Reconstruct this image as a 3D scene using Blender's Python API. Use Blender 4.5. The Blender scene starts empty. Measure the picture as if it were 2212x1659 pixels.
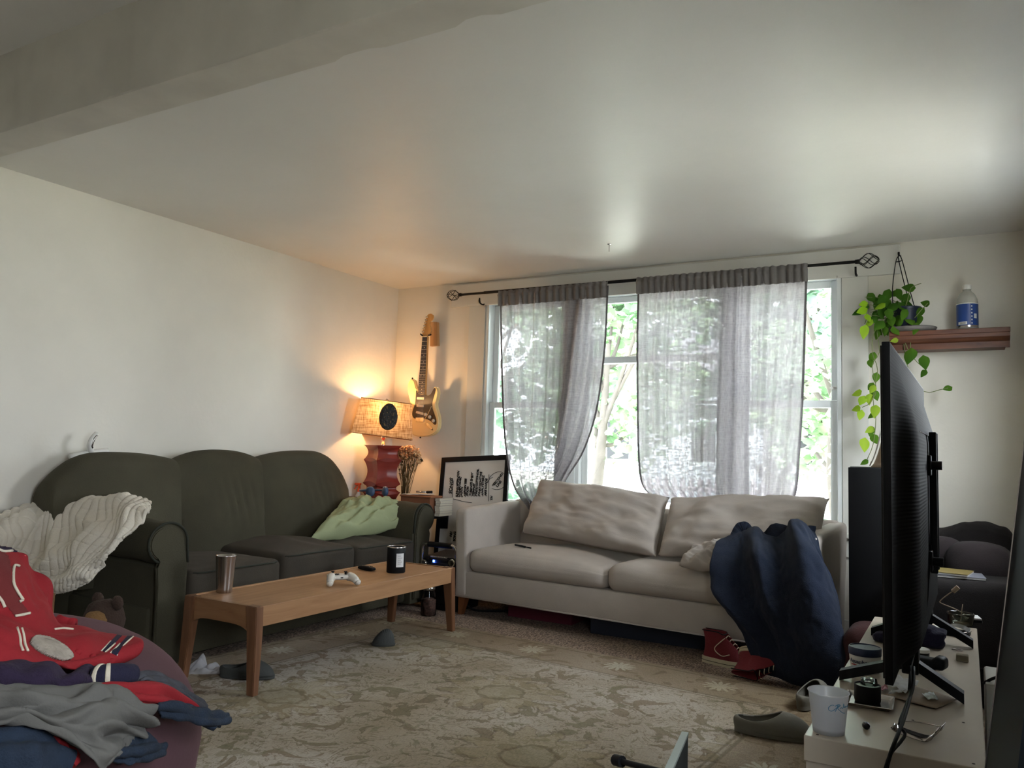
import bpy, bmesh, math, random
from mathutils import Vector, Matrix, noise, Euler
R = math.radians; PI = math.pi; V = Vector
C = bpy.context.scene.collection
scene = bpy.context.scene
rnd = random.Random(7)

# ------------------------------------------------------------------ camera
W, H, F = 2212, 1659, 1717.158
YAW, PITCH, ROLL = 5.19101828e-01, 8.35744315e-02, 2.92483788e-02
EYE = V((0, 0, 1.08))
cy, sy, cp, sp = math.cos(YAW), math.sin(YAW), math.cos(PITCH), math.sin(PITCH)
FWD = V((-sy*cp, cy*cp, sp)); RIG = V((cy, sy, 0)); UP = RIG.cross(FWD)
r2 = RIG*math.cos(ROLL) + UP*math.sin(ROLL); u2 = UP*math.cos(ROLL) - RIG*math.sin(ROLL)
cam_d = bpy.data.cameras.new('camera'); cam = bpy.data.objects.new('camera', cam_d); C.objects.link(cam)
cam_d.sensor_fit = 'HORIZONTAL'; cam_d.sensor_width = 36; cam_d.lens = F*36/W
cam_d.clip_start = 0.05; cam_d.clip_end = 300
cam.matrix_world = Matrix(((r2.x, u2.x, -FWD.x, EYE.x), (r2.y, u2.y, -FWD.y, EYE.y), (r2.z, u2.z, -FWD.z, EYE.z), (0, 0, 0, 1)))
scene.camera = cam

def at(px, py, x=None, y=None, z=None, r=None):
    """a point of the room measured from the photograph, on a given plane"""
    d = r2*((px-W/2)/F) + u2*(-(py-H/2)/F) + FWD
    if x is not None: t = (x-EYE.x)/d.x
    elif y is not None: t = (y-EYE.y)/d.y
    elif z is not None: t = (z-EYE.z)/d.z
    else: t = r/d.length
    return EYE + d*t

# ------------------------------------------------------------------ world, sun, exposure
scene.view_settings.view_transform = 'Standard'
try: scene.view_settings.look = 'None'
except Exception: pass
scene.view_settings.gamma = 1.0; scene.view_settings.use_curve_mapping = False
scene.view_settings.exposure = 2.15
wd = bpy.data.worlds.new('sky'); scene.world = wd; wd.use_nodes = True
bg = wd.node_tree.nodes['Background']; bg.inputs[0].default_value = (0.86, 0.93, 1.0, 1); bg.inputs[1].default_value = 5.2
def sun(name, rot, energy, col, angle):
    l = bpy.data.lights.new(name, 'SUN'); l.energy = energy; l.color = col; l.angle = angle
    o = bpy.data.objects.new(name, l); C.objects.link(o); o.rotation_euler = rot; return o
sun('sun', (R(38), 0, R(-150)), 14.0, (1, .96, .90), R(1))
def area(name, loc, rot, sx, sy_, energy, col, portal=False):
    l = bpy.data.lights.new(name, 'AREA'); l.shape = 'RECTANGLE'; l.size = sx; l.size_y = sy_; l.energy = energy; l.color = col
    if portal: l.cycles.is_portal = True
    o = bpy.data.objects.new(name, l); C.objects.link(o); o.location = loc; o.rotation_euler = rot; return o
XL, XR, YW, YB, ZC, ZC2 = -4.11, 0.305, 5.23, -2.2, 2.40, 2.57
area('portal_front', (-1.94, YW+.2, 1.44), (R(-90), 0, 0), 2.7, 1.7, 1, (1, 1, 1), True)
area('portal_side', (XR+.13, 3.975, 1.535), (0, R(90), 0), 1.2, .9, 1, (1, 1, 1), True)

# ------------------------------------------------------------------ materials
def lin(c):
    return tuple(((v/255)/12.92 if v/255 <= .04045 else (((v/255)+.055)/1.055)**2.4) for v in c) + (1,)
def newmat(name):
    m = bpy.data.materials.new(name); m.use_nodes = True; return m, m.node_tree.nodes, m.node_tree.links, m.node_tree.nodes['Principled BSDF']
def M(name, col, rough=.6, metal=0, var=0, vs=8, bump=0, bs=60, sheen=0, emit=0, trans=0, alpha=1, wave=None, coat=0, col2=None, spec=None, stretch=None, detail=4):
    """plain procedural material: sRGB colour, slow colour variation, fine bump"""
    m, N, L, b = newmat(name)
    c = lin(col); b.inputs['Base Color'].default_value = c; b.inputs['Roughness'].default_value = rough; b.inputs['Metallic'].default_value = metal
    if spec is not None: b.inputs['Specular IOR Level'].default_value = spec
    if sheen: b.inputs['Sheen Weight'].default_value = sheen; b.inputs['Sheen Roughness'].default_value = .5; b.inputs['Sheen Tint'].default_value = c
    if coat: b.inputs['Coat Weight'].default_value = coat; b.inputs['Coat Roughness'].default_value = .1
    if trans: b.inputs['Transmission Weight'].default_value = trans
    if alpha < 1: b.inputs['Alpha'].default_value = alpha
    if emit: b.inputs['Emission Color'].default_value = c; b.inputs['Emission Strength'].default_value = emit
    tc = N.new('ShaderNodeTexCoord'); mp = N.new('ShaderNodeMapping'); L.new(tc.outputs['Object'], mp.inputs[0])
    if stretch: mp.inputs['Scale'].default_value = stretch
    if var or col2:
        n = N.new('ShaderNodeTexNoise'); n.inputs['Scale'].default_value = vs; n.inputs['Detail'].default_value = detail; L.new(mp.outputs[0], n.inputs['Vector'])
        rp = N.new('ShaderNodeValToRGB'); c2 = lin(col2) if col2 else tuple(x*(1-var) for x in c[:3])+(1,)
        c1 = c if col2 else tuple(min(1, x*(1+var*.6)) for x in c[:3])+(1,)
        rp.color_ramp.elements[0].position = .35; rp.color_ramp.elements[1].position = .65
        rp.color_ramp.elements[0].color = c2; rp.color_ramp.elements[1].color = c1
        L.new(n.outputs[0], rp.inputs[0]); L.new(rp.outputs[0], b.inputs['Base Color'])
    if bump:
        n2 = N.new('ShaderNodeTexNoise'); n2.inputs['Scale'].default_value = bs; n2.inputs['Detail'].default_value = 3; L.new(mp.outputs[0], n2.inputs['Vector'])
        bp = N.new('ShaderNodeBump'); bp.inputs['Strength'].default_value = bump; bp.inputs['Distance'].default_value = .01; L.new(n2.outputs[0], bp.inputs['Height'])
        if wave:
            w = N.new('ShaderNodeTexWave'); w.inputs['Scale'].default_value = wave; w.bands_direction = 'X'; w.inputs['Distortion'].default_value = 1.5; L.new(mp.outputs[0], w.inputs['Vector'])
            a = N.new('ShaderNodeMath'); a.operation = 'ADD'; L.new(w.outputs['Fac'], a.inputs[0]); L.new(n2.outputs[0], a.inputs[1]); L.new(a.outputs[0], bp.inputs['Height'])
        L.new(bp.outputs[0], b.inputs['Normal'])
    return m
def wood(name, c1, c2, scale=1.0, axis=(6, 1, 6), rough=.45):
    m, N, L, b = newmat(name); b.inputs['Roughness'].default_value = rough
    tc = N.new('ShaderNodeTexCoord'); mp = N.new('ShaderNodeMapping'); mp.inputs['Scale'].default_value = tuple(a*scale for a in axis); L.new(tc.outputs['Object'], mp.inputs[0])
    n = N.new('ShaderNodeTexNoise'); n.inputs['Scale'].default_value = 4; n.inputs['Detail'].default_value = 8; n.inputs['Distortion'].default_value = .8; L.new(mp.outputs[0], n.inputs['Vector'])
    r = N.new('ShaderNodeValToRGB'); r.color_ramp.elements[0].position = .3; r.color_ramp.elements[1].position = .7
    r.color_ramp.elements[0].color = lin(c1); r.color_ramp.elements[1].color = lin(c2); L.new(n.outputs[0], r.inputs[0]); L.new(r.outputs[0], b.inputs['Base Color'])
    bp = N.new('ShaderNodeBump'); bp.inputs['Strength'].default_value = .12; bp.inputs['Distance'].default_value = .004; L.new(n.outputs[0], bp.inputs['Height']); L.new(bp.outputs[0], b.inputs['Normal'])
    return m
def sheer(name, col, transp=.15, weave=True, tl=.6, wscale=900):
    """thin cloth: light passes through it and is scattered"""
    m, N, L, b = newmat(name); N.remove(b); out = N['Material Output']; c = lin(col)
    d = N.new('ShaderNodeBsdfDiffuse'); d.inputs[0].default_value = c
    t = N.new('ShaderNodeBsdfTranslucent'); t.inputs[0].default_value = c
    tr = N.new('ShaderNodeBsdfTransparent')
    m1 = N.new('ShaderNodeMixShader'); m1.inputs[0].default_value = tl; L.new(d.outputs[0], m1.inputs[1]); L.new(t.outputs[0], m1.inputs[2])
    m2 = N.new('ShaderNodeMixShader'); m2.inputs[0].default_value = transp; L.new(m1.outputs[0], m2.inputs[1]); L.new(tr.outputs[0], m2.inputs[2]); L.new(m2.outputs[0], out.inputs[0])
    if weave:
        tc = N.new('ShaderNodeTexCoord'); mp = N.new('ShaderNodeMapping'); mp.inputs['Scale'].default_value = (140, 140, 30); L.new(tc.outputs['Object'], mp.inputs[0])
        n = N.new('ShaderNodeTexNoise'); n.inputs['Scale'].default_value = 1; n.inputs['Detail'].default_value = 3; L.new(mp.outputs[0], n.inputs['Vector'])
        mp2 = N.new('ShaderNodeMapping'); mp2.inputs['Scale'].default_value = (20, 20, 170); L.new(tc.outputs['Object'], mp2.inputs[0])
        n3 = N.new('ShaderNodeTexNoise'); n3.inputs['Scale'].default_value = 1; n3.inputs['Detail'].default_value = 3; L.new(mp2.outputs[0], n3.inputs['Vector'])
        a = N.new('ShaderNodeMath'); a.operation = 'MULTIPLY'; L.new(n.outputs[0], a.inputs[0]); L.new(n3.outputs[0], a.inputs[1])
        mr = N.new('ShaderNodeMapRange'); mr.inputs[1].default_value = .12; mr.inputs[2].default_value = .42; mr.inputs[3].default_value = transp*.25; mr.inputs[4].default_value = transp*1.9
        L.new(a.outputs[0], mr.inputs[0]); L.new(mr.outputs[0], m2.inputs[0])
    return m
def glass(name, col=(255, 255, 255), rough=.02, clear=.85):
    m, N, L, b = newmat(name); N.remove(b); out = N['Material Output']
    g = N.new('ShaderNodeBsdfGlossy'); g.inputs['Roughness'].default_value = rough
    t = N.new('ShaderNodeBsdfTransparent'); t.inputs[0].default_value = lin(col)
    fr = N.new('ShaderNodeFresnel'); fr.inputs[0].default_value = 1.45
    mx = N.new('ShaderNodeMixShader'); L.new(fr.outputs[0], mx.inputs[0]); L.new(t.outputs[0], mx.inputs[1]); L.new(g.outputs[0], mx.inputs[2]); L.new(mx.outputs[0], out.inputs[0])
    return m

# ------------------------------------------------------------------ objects
MAT = {}
def pm(parent):
    p = parent; m = Matrix.Identity(4)
    while p is not None:
        m = (Matrix.Translation(p.location) @ p.rotation_euler.to_matrix().to_4x4()) @ m; p = p.parent
    return m
def obj(name, bm, mat, parent=None, smooth=False, label=None, world=False, solid=0, sub=0, recalc=True):
    """link a bmesh as ONE object; with world=True its points are room coordinates"""
    if recalc and len(bm.faces): bmesh.ops.recalc_face_normals(bm, faces=bm.faces[:])
    me = bpy.data.meshes.new(name); bm.to_mesh(me); bm.free()
    if world and parent is not None: me.transform(pm(parent).inverted())
    if mat is not None: me.materials.append(mat)
    o = bpy.data.objects.new(name, me); C.objects.link(o)
    if parent is not None: o.parent = parent
    if smooth == True: me.polygons.foreach_set('use_smooth', [True]*len(me.polygons))
    elif smooth: 
        me.polygons.foreach_set('use_smooth', [True]*len(me.polygons)); me.set_sharp_from_angle(angle=R(smooth))
    if solid: md = o.modifiers.new('thickness', 'SOLIDIFY'); md.thickness = solid; md.offset = -1
    if sub: md = o.modifiers.new('smooth', 'SUBSURF'); md.levels = sub; md.render_levels = sub
    if label: o['label'] = label
    return o
def tag(o, label, cat, group=None):
    o['label'] = label; o['category'] = cat
    if group: o['group'] = group
    return o
def thing(name, label, cat, loc=(0, 0, 0), rz=0, group=None):
    o = bpy.data.objects.new(name, None); o.empty_display_size = .05; C.objects.link(o); o.location = loc; o.rotation_euler = (0, 0, rz)
    return tag(o, label, cat, group)
def struct(name, bm, mat, parent=None, smooth=False, **k):
    o = obj(name, bm, mat, parent, smooth, **k)
    if parent is None: o['kind'] = 'structure'
    return o
BM = bmesh.new
def box(bm, c, s, bev=0, seg=2, rot=None):
    r = bmesh.ops.create_cube(bm, size=1); vs = r['verts']
    bmesh.ops.scale(bm, vec=V(s), verts=vs)
    if bev:
        es = list({e for v in vs for e in v.link_edges})
        g = bmesh.ops.bevel(bm, geom=es, offset=bev, segments=seg, profile=.5, affect='EDGES'); vs = list({v for v in g['verts']} | {v for v in vs if v.is_valid})
        vs = [v for v in vs if v.is_valid]
    if rot is not None: bmesh.ops.rotate(bm, cent=(0, 0, 0), matrix=rot, verts=vs)
    bmesh.ops.translate(bm, vec=V(c), verts=vs)
    return bm
def bb(lo, hi, bev=0, bm=None, seg=2):
    bm = bm or BM(); lo = V(lo); hi = V(hi); return box(bm, (lo+hi)/2, hi-lo, bev, seg)
def lathe(prof, n=32, bm=None, c=(0, 0, 0), rot=None, cap=True):
    """prof: list of (r, z)"""
    bm = bm or BM(); rings = []; c = V(c)
    for r, z in prof:
        ring = []
        for i in range(n):
            a = 2*PI*i/n; p = V((r*math.cos(a), r*math.sin(a), z))
            if rot is not None: p = rot @ p
            ring.append(bm.verts.new(p+c))
        rings.append(ring)
    for a, b in zip(rings, rings[1:]):
        for i in range(n):
            bm.faces.new((a[i], a[(i+1) % n], b[(i+1) % n], b[i]))
    if cap:
        if prof[0][0] > 1e-4: bm.faces.new(rings[0])
        if prof[-1][0] > 1e-4: bm.faces.new(rings[-1])
    bmesh.ops.remove_doubles(bm, verts=bm.verts[:], dist=1e-6)
    return bm
def crom(P, n):
    """smooth curve through points P, n samples a span"""
    P = [V(p) for p in P]; out = []
    if len(P) == 2: return [P[0].lerp(P[1], i/n) for i in range(n+1)]
    Q = [P[0]*2-P[1]] + P + [P[-1]*2-P[-2]]
    for i in range(1, len(Q)-2):
        a, b, c, d = Q[i-1:i+3]
        for k in range(n):
            t = k/n; out.append(.5*((2*b)+(c-a)*t+(2*a-5*b+4*c-d)*t*t+(3*b-a-3*c+d)*t**3))
    out.append(P[-1]); return out
def tube(P, r, n=8, bm=None, smooth=4, closed=False):
    bm = bm or BM(); pts = crom(P, smooth) if smooth else [V(p) for p in P]
    rings = []; up = V((0, 0, 1)); prev = None; N_ = len(pts)
    for i, p in enumerate(pts):
        if closed: t = pts[(i+1) % N_]-pts[i-1]
        else: t = pts[min(i+1, N_-1)]-pts[max(i-1, 0)]
        if t.length < 1e-9: t = V((0, 0, 1))
        t.normalize()
        if prev is None: s = t.cross(up); s = s if s.length > .1 else t.cross(V((1, 0, 0)))
        else: s = prev - t*prev.dot(t)
        s.normalize(); prev = s; q = t.cross(s)
        rr = r(i/(max(1, N_-1))) if callable(r) else r
        rings.append([bm.verts.new(p+(s*math.cos(2*PI*k/n)+q*math.sin(2*PI*k/n))*rr) for k in range(n)])
    prs = list(zip(rings, rings[1:])) + ([(rings[-1], rings[0])] if closed else [])
    for a, b in prs:
        for k in range(n): bm.faces.new((a[k], a[(k+1) % n], b[(k+1) % n], b[k]))
    if not closed: bm.faces.new(rings[0]); bm.faces.new(rings[-1])
    return bm
def prism(poly, vec, bm=None):
    """polygon (3D points) extruded by vec"""
    bm = bm or BM(); a = [bm.verts.new(p) for p in poly]; b = [bm.verts.new(V(p)+V(vec)) for p in poly]
    bm.faces.new(a); bm.faces.new(b); n = len(a)
    for i in range(n): bm.faces.new((a[i], a[(i+1) % n], b[(i+1) % n], b[i]))
    return bm
def poly3(pts, f): return [f(*p) for p in pts]
def surf(fn, nu, nv, bm=None, closeu=False):
    bm = bm or BM(); g = [[bm.verts.new(fn(i/nu, j/nv)) for i in range(nu + (0 if closeu else 1))] for j in range(nv+1)]
    for j in range(nv):
        for i in range(nu):
            k = (i+1) % nu if closeu else i+1
            bm.faces.new((g[j][i], g[j][k], g[j+1][k], g[j+1][i]))
    return bm
def nz(x, y=0, z=0): return noise.noise(V((x, y, z)))
def fbm(p, o=3):
    return noise.fractal(p, 1.0, 2.0, o)
def ctrl(G):
    """bicubic surface through a grid of points"""
    G = [[V(p) for p in row] for row in G]
    def c1(P, t):
        n = len(P)-1; x = min(max(t*n, 0), n-1e-6); i = int(x); t = x-i
        b, c = P[i], P[i+1]; a = P[i-1] if i > 0 else b*2-c; d = P[i+2] if i+2 <= n else c*2-b
        return .5*((2*b)+(c-a)*t+(2*a-5*b+4*c-d)*t*t+(3*b-a-3*c+d)*t**3)
    def f(u, v): return c1([c1(row, u) for row in G], v)
    return f
def drape(name, G, mat, parent=None, label=None, nu=60, nv=60, fold=None, thick=.008, world=True, cat=None, both=False, grp=None):
    """cloth laid through a grid of points, with folds pushed along its normal"""
    f = ctrl(G); e = 1e-3
    def g(u, v):
        p = f(u, v)
        if fold is None: return p
        du = f(min(u+e, 1), v)-f(max(u-e, 0), v); dv = f(u, min(v+e, 1))-f(u, max(v-e, 0)); n = du.cross(dv)
        if n.length > 1e-12: n.normalize()
        if n.dot(EYE-p) < 0: n = -n
        return p + n*fold(u, v, p)
    bm = surf(g, nu, nv)
    o = obj(name, bm, mat, parent, True, label, world=(parent is not None), solid=0, recalc=False)
    md = o.modifiers.new('thickness', 'SOLIDIFY'); md.thickness = thick; md.offset = 0
    return o
def rbox(fn, hx, hy, hz, r, n=14, bm=None):
    """rounded block: unit directions on a cube grid, rounded by r, then fn(p, u) shapes it"""
    bm = bm or BM(); faces = []
    H_ = (hx, hy, hz); vm = {}
    def pt(a, b, c):
        u = V((a, b, c)); q = V([u[i]*H_[i] for i in range(3)])
        inn = V([max(-(H_[i]-r), min(H_[i]-r, q[i])) for i in range(3)]); d = q-inn
        if d.length > 1e-9: q = inn + d.normalized()*r*min(1, d.length/r) if d.length > r else q
        k = (round(a, 4), round(b, 4), round(c, 4))
        if k not in vm: vm[k] = bm.verts.new(fn(q, u) if fn else q)
        return vm[k]
    def sp(t):  # denser sampling to the edges
        return math.sin(t*PI/2)*.5 + t*.5 if True else t
    ts = [sp(-1+2*i/n) for i in range(n+1)]
    for ax in range(3):
        for s in (-1, 1):
            for i in range(n):
                for j in range(n):
                    q = []
                    for (x, y) in ((ts[i], ts[j]), (ts[i+1], ts[j]), (ts[i+1], ts[j+1]), (ts[i], ts[j+1])):
                        c = [0, 0, 0]; c[ax] = s; c[(ax+1) % 3] = x; c[(ax+2) % 3] = y; q.append(pt(*c))
                    if len(set(q)) >= 3:
                        try: bm.faces.new(q)
                        except ValueError: pass
    return bm
def pillow(name, cs, thick, mat, parent=None, label=None, n=40, wr=.006, ws=6, seed=0, edge=.35, push=None, dirw=(1, 1), m=None):
    """stuffed cushion between four corners (tl, tr, br, bl); bulges along its normal"""
    tl, tr, br, bl = [V(c) for c in cs]; m = m or n
    nrm = (tr-tl).cross(bl-tl).normalized()
    if nrm.dot(EYE-tl) < 0: nrm = -nrm
    bm = BM()
    def base(u, v): return (tl*(1-u)+tr*u)*(1-v)+(bl*(1-u)+br*u)*v
    def T(u, v):
        a = max(0, 1-abs(2*u-1)**2.6); b = max(0, 1-abs(2*v-1)**2.6); return (a*b)**edge
    gf = []; gb = []
    for j in range(m+1):
        rf = []; rb = []
        for i in range(n+1):
            u, v = i/n, j/m; p = base(u, v); t = T(u, v)*thick/2
            w = wr*(fbm(V((u*ws*dirw[0]+seed, v*ws*dirw[1], seed*1.7)), 3))*2
            if push: w += push(u, v)
            # edges draw in slightly between corners
            cen = (tl+tr+br+bl)/4; k = .025*(1-abs(2*u-1)**6*abs(2*v-1)**6)
            p = p.lerp(cen, k if (i in (0, n) or j in (0, m)) else k)
            if i in (0, n) or j in (0, m):
                q = bm.verts.new(p); rf.append(q); rb.append(q)
            else:
                s = min(1, T(u, v)*1.6)
                rf.append(bm.verts.new(p+nrm*(t+w*s))); rb.append(bm.verts.new(p-nrm*(t+w*.3*s)))
        gf.append(rf); gb.append(rb)
    for g in (gf, gb):
        for j in range(m):
            for i in range(n):
                q = [g[j][i], g[j][i+1], g[j+1][i+1], g[j+1][i]]
                try: bm.faces.new(q)
                except ValueError: pass
    return obj(name, bm, mat, parent, True, label, world=parent is not None)
def text(name, body, size, loc, ax, ay, mat, parent, ext=.0008, shear=0, align='LEFT', label=None, spacing=1, rough=0, bold=0):
    cu = bpy.data.curves.new(name, 'FONT'); cu.body = body; cu.size = size; cu.extrude = ext; cu.shear = shear; cu.align_x = align; cu.space_character = spacing; cu.offset = bold; cu.resolution_u = 3
    o = bpy.data.objects.new(name, cu); C.objects.link(o); dg = bpy.context.evaluated_depsgraph_get(); dg.update()
    me = bpy.data.meshes.new_from_object(o.evaluated_get(dg)); bpy.data.objects.remove(o); bpy.data.curves.remove(cu)
    ax = V(ax).normalized(); ay = V(ay); ay = (ay-ax*ay.dot(ax)).normalized(); az = ax.cross(ay)
    mt = Matrix(((ax.x, ay.x, az.x, loc[0]), (ax.y, ay.y, az.y, loc[1]), (ax.z, ay.z, az.z, loc[2]), (0, 0, 0, 1)))
    if rough:
        for v in me.vertices: v.co.x += rough*nz(v.co.x*30+size*50, v.co.y*30, len(body)); v.co.y += rough*nz(v.co.x*30, v.co.y*30+7, len(body)*2.)
    me.transform(mt)
    if parent is not None: me.transform(pm(parent).inverted())
    me.materials.clear(); me.materials.append(mat)
    t = bpy.data.objects.new(name, me); C.objects.link(t); t.parent = parent
    if label: t['label'] = label
    return t

MAT.update(
 wall=M('wall_paint', (223, 218, 207), .75, var=.03, vs=3, bump=.10, bs=35),
 ceil=M('ceiling_paint', (217, 215, 210), .45, var=.03, vs=2, bump=.09, bs=22),
 trim=M('trim_paint', (212, 210, 203), .5, bump=.03),
 white=M('window_white_paint', (226, 230, 230), .4, bump=.02),
 green=M('green_velour', (62, 58, 42), .9, sheen=.35, var=.12, vs=5, bump=.25, bs=220),
 greens=M('green_seat_velour', (54, 47, 37), .9, sheen=.3, var=.15, vs=6, bump=.25, bs=220),
 piping=M('dark_green_piping', (38, 40, 30), .9),
 cream=M('cream_canvas', (178, 169, 160), .9, sheen=.2, var=.05, vs=7, bump=.2, bs=260),
 birch=wood('birch', (146, 106, 72), (166, 126, 90), 1, (9, .9, 9)),
 oak=wood('leg_wood', (104, 62, 34), (130, 80, 46), 1, (8, 8, 1)),
 legd=wood('dark_leg_wood', (84, 56, 38), (104, 72, 50), 1, (8, 8, 1)),
 cherry=wood('reddish_shelf_wood', (78, 42, 26), (112, 66, 42), 1, (1, 8, 8)),
 pale=wood('pale_block_wood', (176, 128, 80), (200, 154, 102), 1, (8, 8, 1)),
 black=M('black_plastic', (9, 10, 13), .55, spec=.25),
 blackg=M('black_gloss', (8, 9, 12), .25, spec=.35),
 blackm=M('black_iron', (22, 20, 20), .5, metal=.5),
 steel=M('brushed_steel', (176, 170, 168), .24, metal=1),
 chrome=M('chrome', (220, 215, 205), .15, metal=1),
 whitep=M('white_plastic', (214, 212, 206), .35),
 stand=M('white_laminate', (188, 176, 160), .30, var=.05, vs=6, bump=.01),
 paper=M('white_paper', (215, 215, 215), .8, var=.03),
 kraft=M('tan_paper', (150, 132, 112), .8, var=.05),
 clear=glass('clear_glass'),
)

# ================================================================== the room
def wall_with_hole(name, lo, hi, hole, axis, mat):
    """axis 0: wall runs along x; axis 1: wall runs along y. hole = (a0, a1, z0, z1)"""
    bm = BM(); a0, a1, z0, z1 = hole; i = axis
    def seg(A0, A1, Z0, Z1):
        l = list(lo); h = list(hi); l[i] = A0; h[i] = A1; l[2] = Z0; h[2] = Z1; bb(l, h, bm=bm)
    seg(lo[i], a0, lo[2], hi[2]); seg(a1, hi[i], lo[2], hi[2]); seg(a0, a1, lo[2], z0); seg(a0, a1, z1, hi[2])
    return struct(name, bm, mat)
FH = (-3.236, -0.650, .645, 2.243)
wall_with_hole('wall_front', (XL-.12, YW, -.05), (XR+.12, YW+.14, ZC2+.1), FH, 0, MAT['wall'])
struct('wall_left', bb((XL-.12, YB, -.05), (XL, YW, ZC2+.1)), MAT['wall'])
SH = (3.55, 4.40, .95, 2.12)
SH2 = (.15, 1.05, .85, 2.1)  # out-of-view opening, added to let fill light onto the foreground
bm = BM()
for (l, h) in (((YB, -.05), (SH2[0], ZC2+.1)), ((SH2[0], -.05), (SH2[1], SH2[2])), ((SH2[0], SH2[3]), (SH2[1], ZC2+.1)), ((SH2[1], -.05), (SH[0], ZC2+.1)), ((SH[0], -.05), (SH[1], SH[2])), ((SH[0], SH[3]), (SH[1], ZC2+.1)), ((SH[1], -.05), (YW, ZC2+.1))):
    bb((XR, l[0], l[1]), (XR+.12, h[0], h[1]), 0, bm)
struct('wall_right', bm, MAT['wall'])
BH = (-2.9, -1.5, .9, 2.1)
struct('wall_back', bb((XL-.12, YB-.12, -.05), (XR+.12, YB, ZC2+.1)), MAT['wall'])
bm = bb((XL-.12, 1.7, ZC), (XR+.12, YW+.14, ZC2+.2)); struct('ceiling', bm, MAT['ceil'])
o = struct('ceiling.001', bb((XL-.12, YB-.12, ZC2), (XR+.12, 1.7, ZC2+.2)), MAT['ceil'])
# beam between the two rooms, its plaster edge a little broken
bm = BM(); n = 90; x0, x1 = XL, XR
def beamedge(x, k):
    w = .004*nz(x*3, k)+.003*nz(x*11, k+5)
    if k == 1 and -1.62 < x < -1.50: w -= .016
    if k == 1 and -1.2 < x < -1.08: w -= .02
    return w
rows = []
for i in range(n+1):
    x = x0+(x1-x0)*i/n; e1 = beamedge(x, 1); e0 = beamedge(x, 0)
    rows.append([bm.verts.new(p) for p in ((x, 1.60+e0, ZC2+.05), (x, 1.60+e0, 2.255), (x, 1.604, 2.25), (x, 1.69, 2.249+.004*nz(x*4, 9)), (x, 1.752+e1, 2.25), (x, 1.757+e1, 2.256), (x, 1.757+e1, ZC+.05))])
for a, b in zip(rows, rows[1:]):
    for k in range(6): bm.faces.new((a[k], a[k+1], b[k+1], b[k]))
bm.faces.new(rows[0]); bm.faces.new(rows[-1])
MAT['beam'] = M('beam_paint', (204, 200, 190), .6, var=.08, vs=4, bump=.35, bs=9)
struct('trim_1', bm, MAT['beam'], smooth=40)

# carpet floor: looped pile in short rows
m, N, L, b = newmat('brown_loop_carpet'); b.inputs['Roughness'].default_value = .95
tc = N.new('ShaderNodeTexCoord'); mp = N.new('ShaderNodeMapping'); mp.inputs['Scale'].default_value = (95, 60, 1); mp.inputs['Rotation'].default_value = (0, 0, R(4)); L.new(tc.outputs['Object'], mp.inputs[0])
vo = N.new('ShaderNodeTexVoronoi'); vo.inputs['Scale'].default_value = 1; vo.inputs['Randomness'].default_value = .55; L.new(mp.outputs[0], vo.inputs['Vector'])
rp = N.new('ShaderNodeValToRGB'); rp.color_ramp.elements[0].color = lin((180, 158, 138)); rp.color_ramp.elements[1].color = lin((80, 66, 57)); rp.color_ramp.elements[0].position = .1; rp.color_ramp.elements[1].position = .75
L.new(vo.outputs['Distance'], rp.inputs[0])
ns = N.new('ShaderNodeTexNoise'); ns.inputs['Scale'].default_value = 7; ns.inputs['Detail'].default_value = 6; L.new(tc.outputs['Object'], ns.inputs['Vector'])
mx = N.new('ShaderNodeMix'); mx.data_type = 'RGBA'; mx.blend_type = 'MULTIPLY'; mx.inputs[0].default_value = .5; L.new(rp.outputs[0], mx.inputs[6]); L.new(ns.outputs['Color'], mx.inputs[7]); L.new(rp.outputs[0], b.inputs['Base Color'])
bp = N.new('ShaderNodeBump'); bp.invert = True; bp.inputs['Strength'].default_value = .8; bp.inputs['Distance'].default_value = .006; L.new(vo.outputs['Distance'], bp.inputs['Height']); L.new(bp.outputs[0], b.inputs['Normal'])
MAT['carpet'] = m
struct('floor', bb((XL-.12, YB-.12, -.08), (XR+.12, YW+.14, 0)), MAT['carpet'])
struct('baseboard_left', bb((XL, YB, 0), (XL+.018, YW, .13), .003), MAT['trim'])
struct('baseboard_front', bb((XL+.018, YW-.018, 0), (XR, YW, .13), .003), MAT['trim'])

# boards round the window group
struct('trim_2', bb((-3.556, YW-.022, 2.205), (-.321, YW, 2.385), .003), MAT['trim'])           # head board
struct('trim_3', bb((-3.385, YW-.020, .645), (FH[0], YW, 2.205), .003), MAT['trim'])
struct('trim_4', bb((FH[1], YW-.020, .645), (-.500, YW, 2.205), .003), MAT['trim'])
bm = bb((-3.42, YW-.07, .618), (-.47, YW+.02, .645), .006); struct('trim_5', bm, MAT['trim'])    # stool
struct('trim_6', bb((-3.36, YW-.018, .50), (-.51, YW, .618), .003), MAT['trim'])                 # apron

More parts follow.
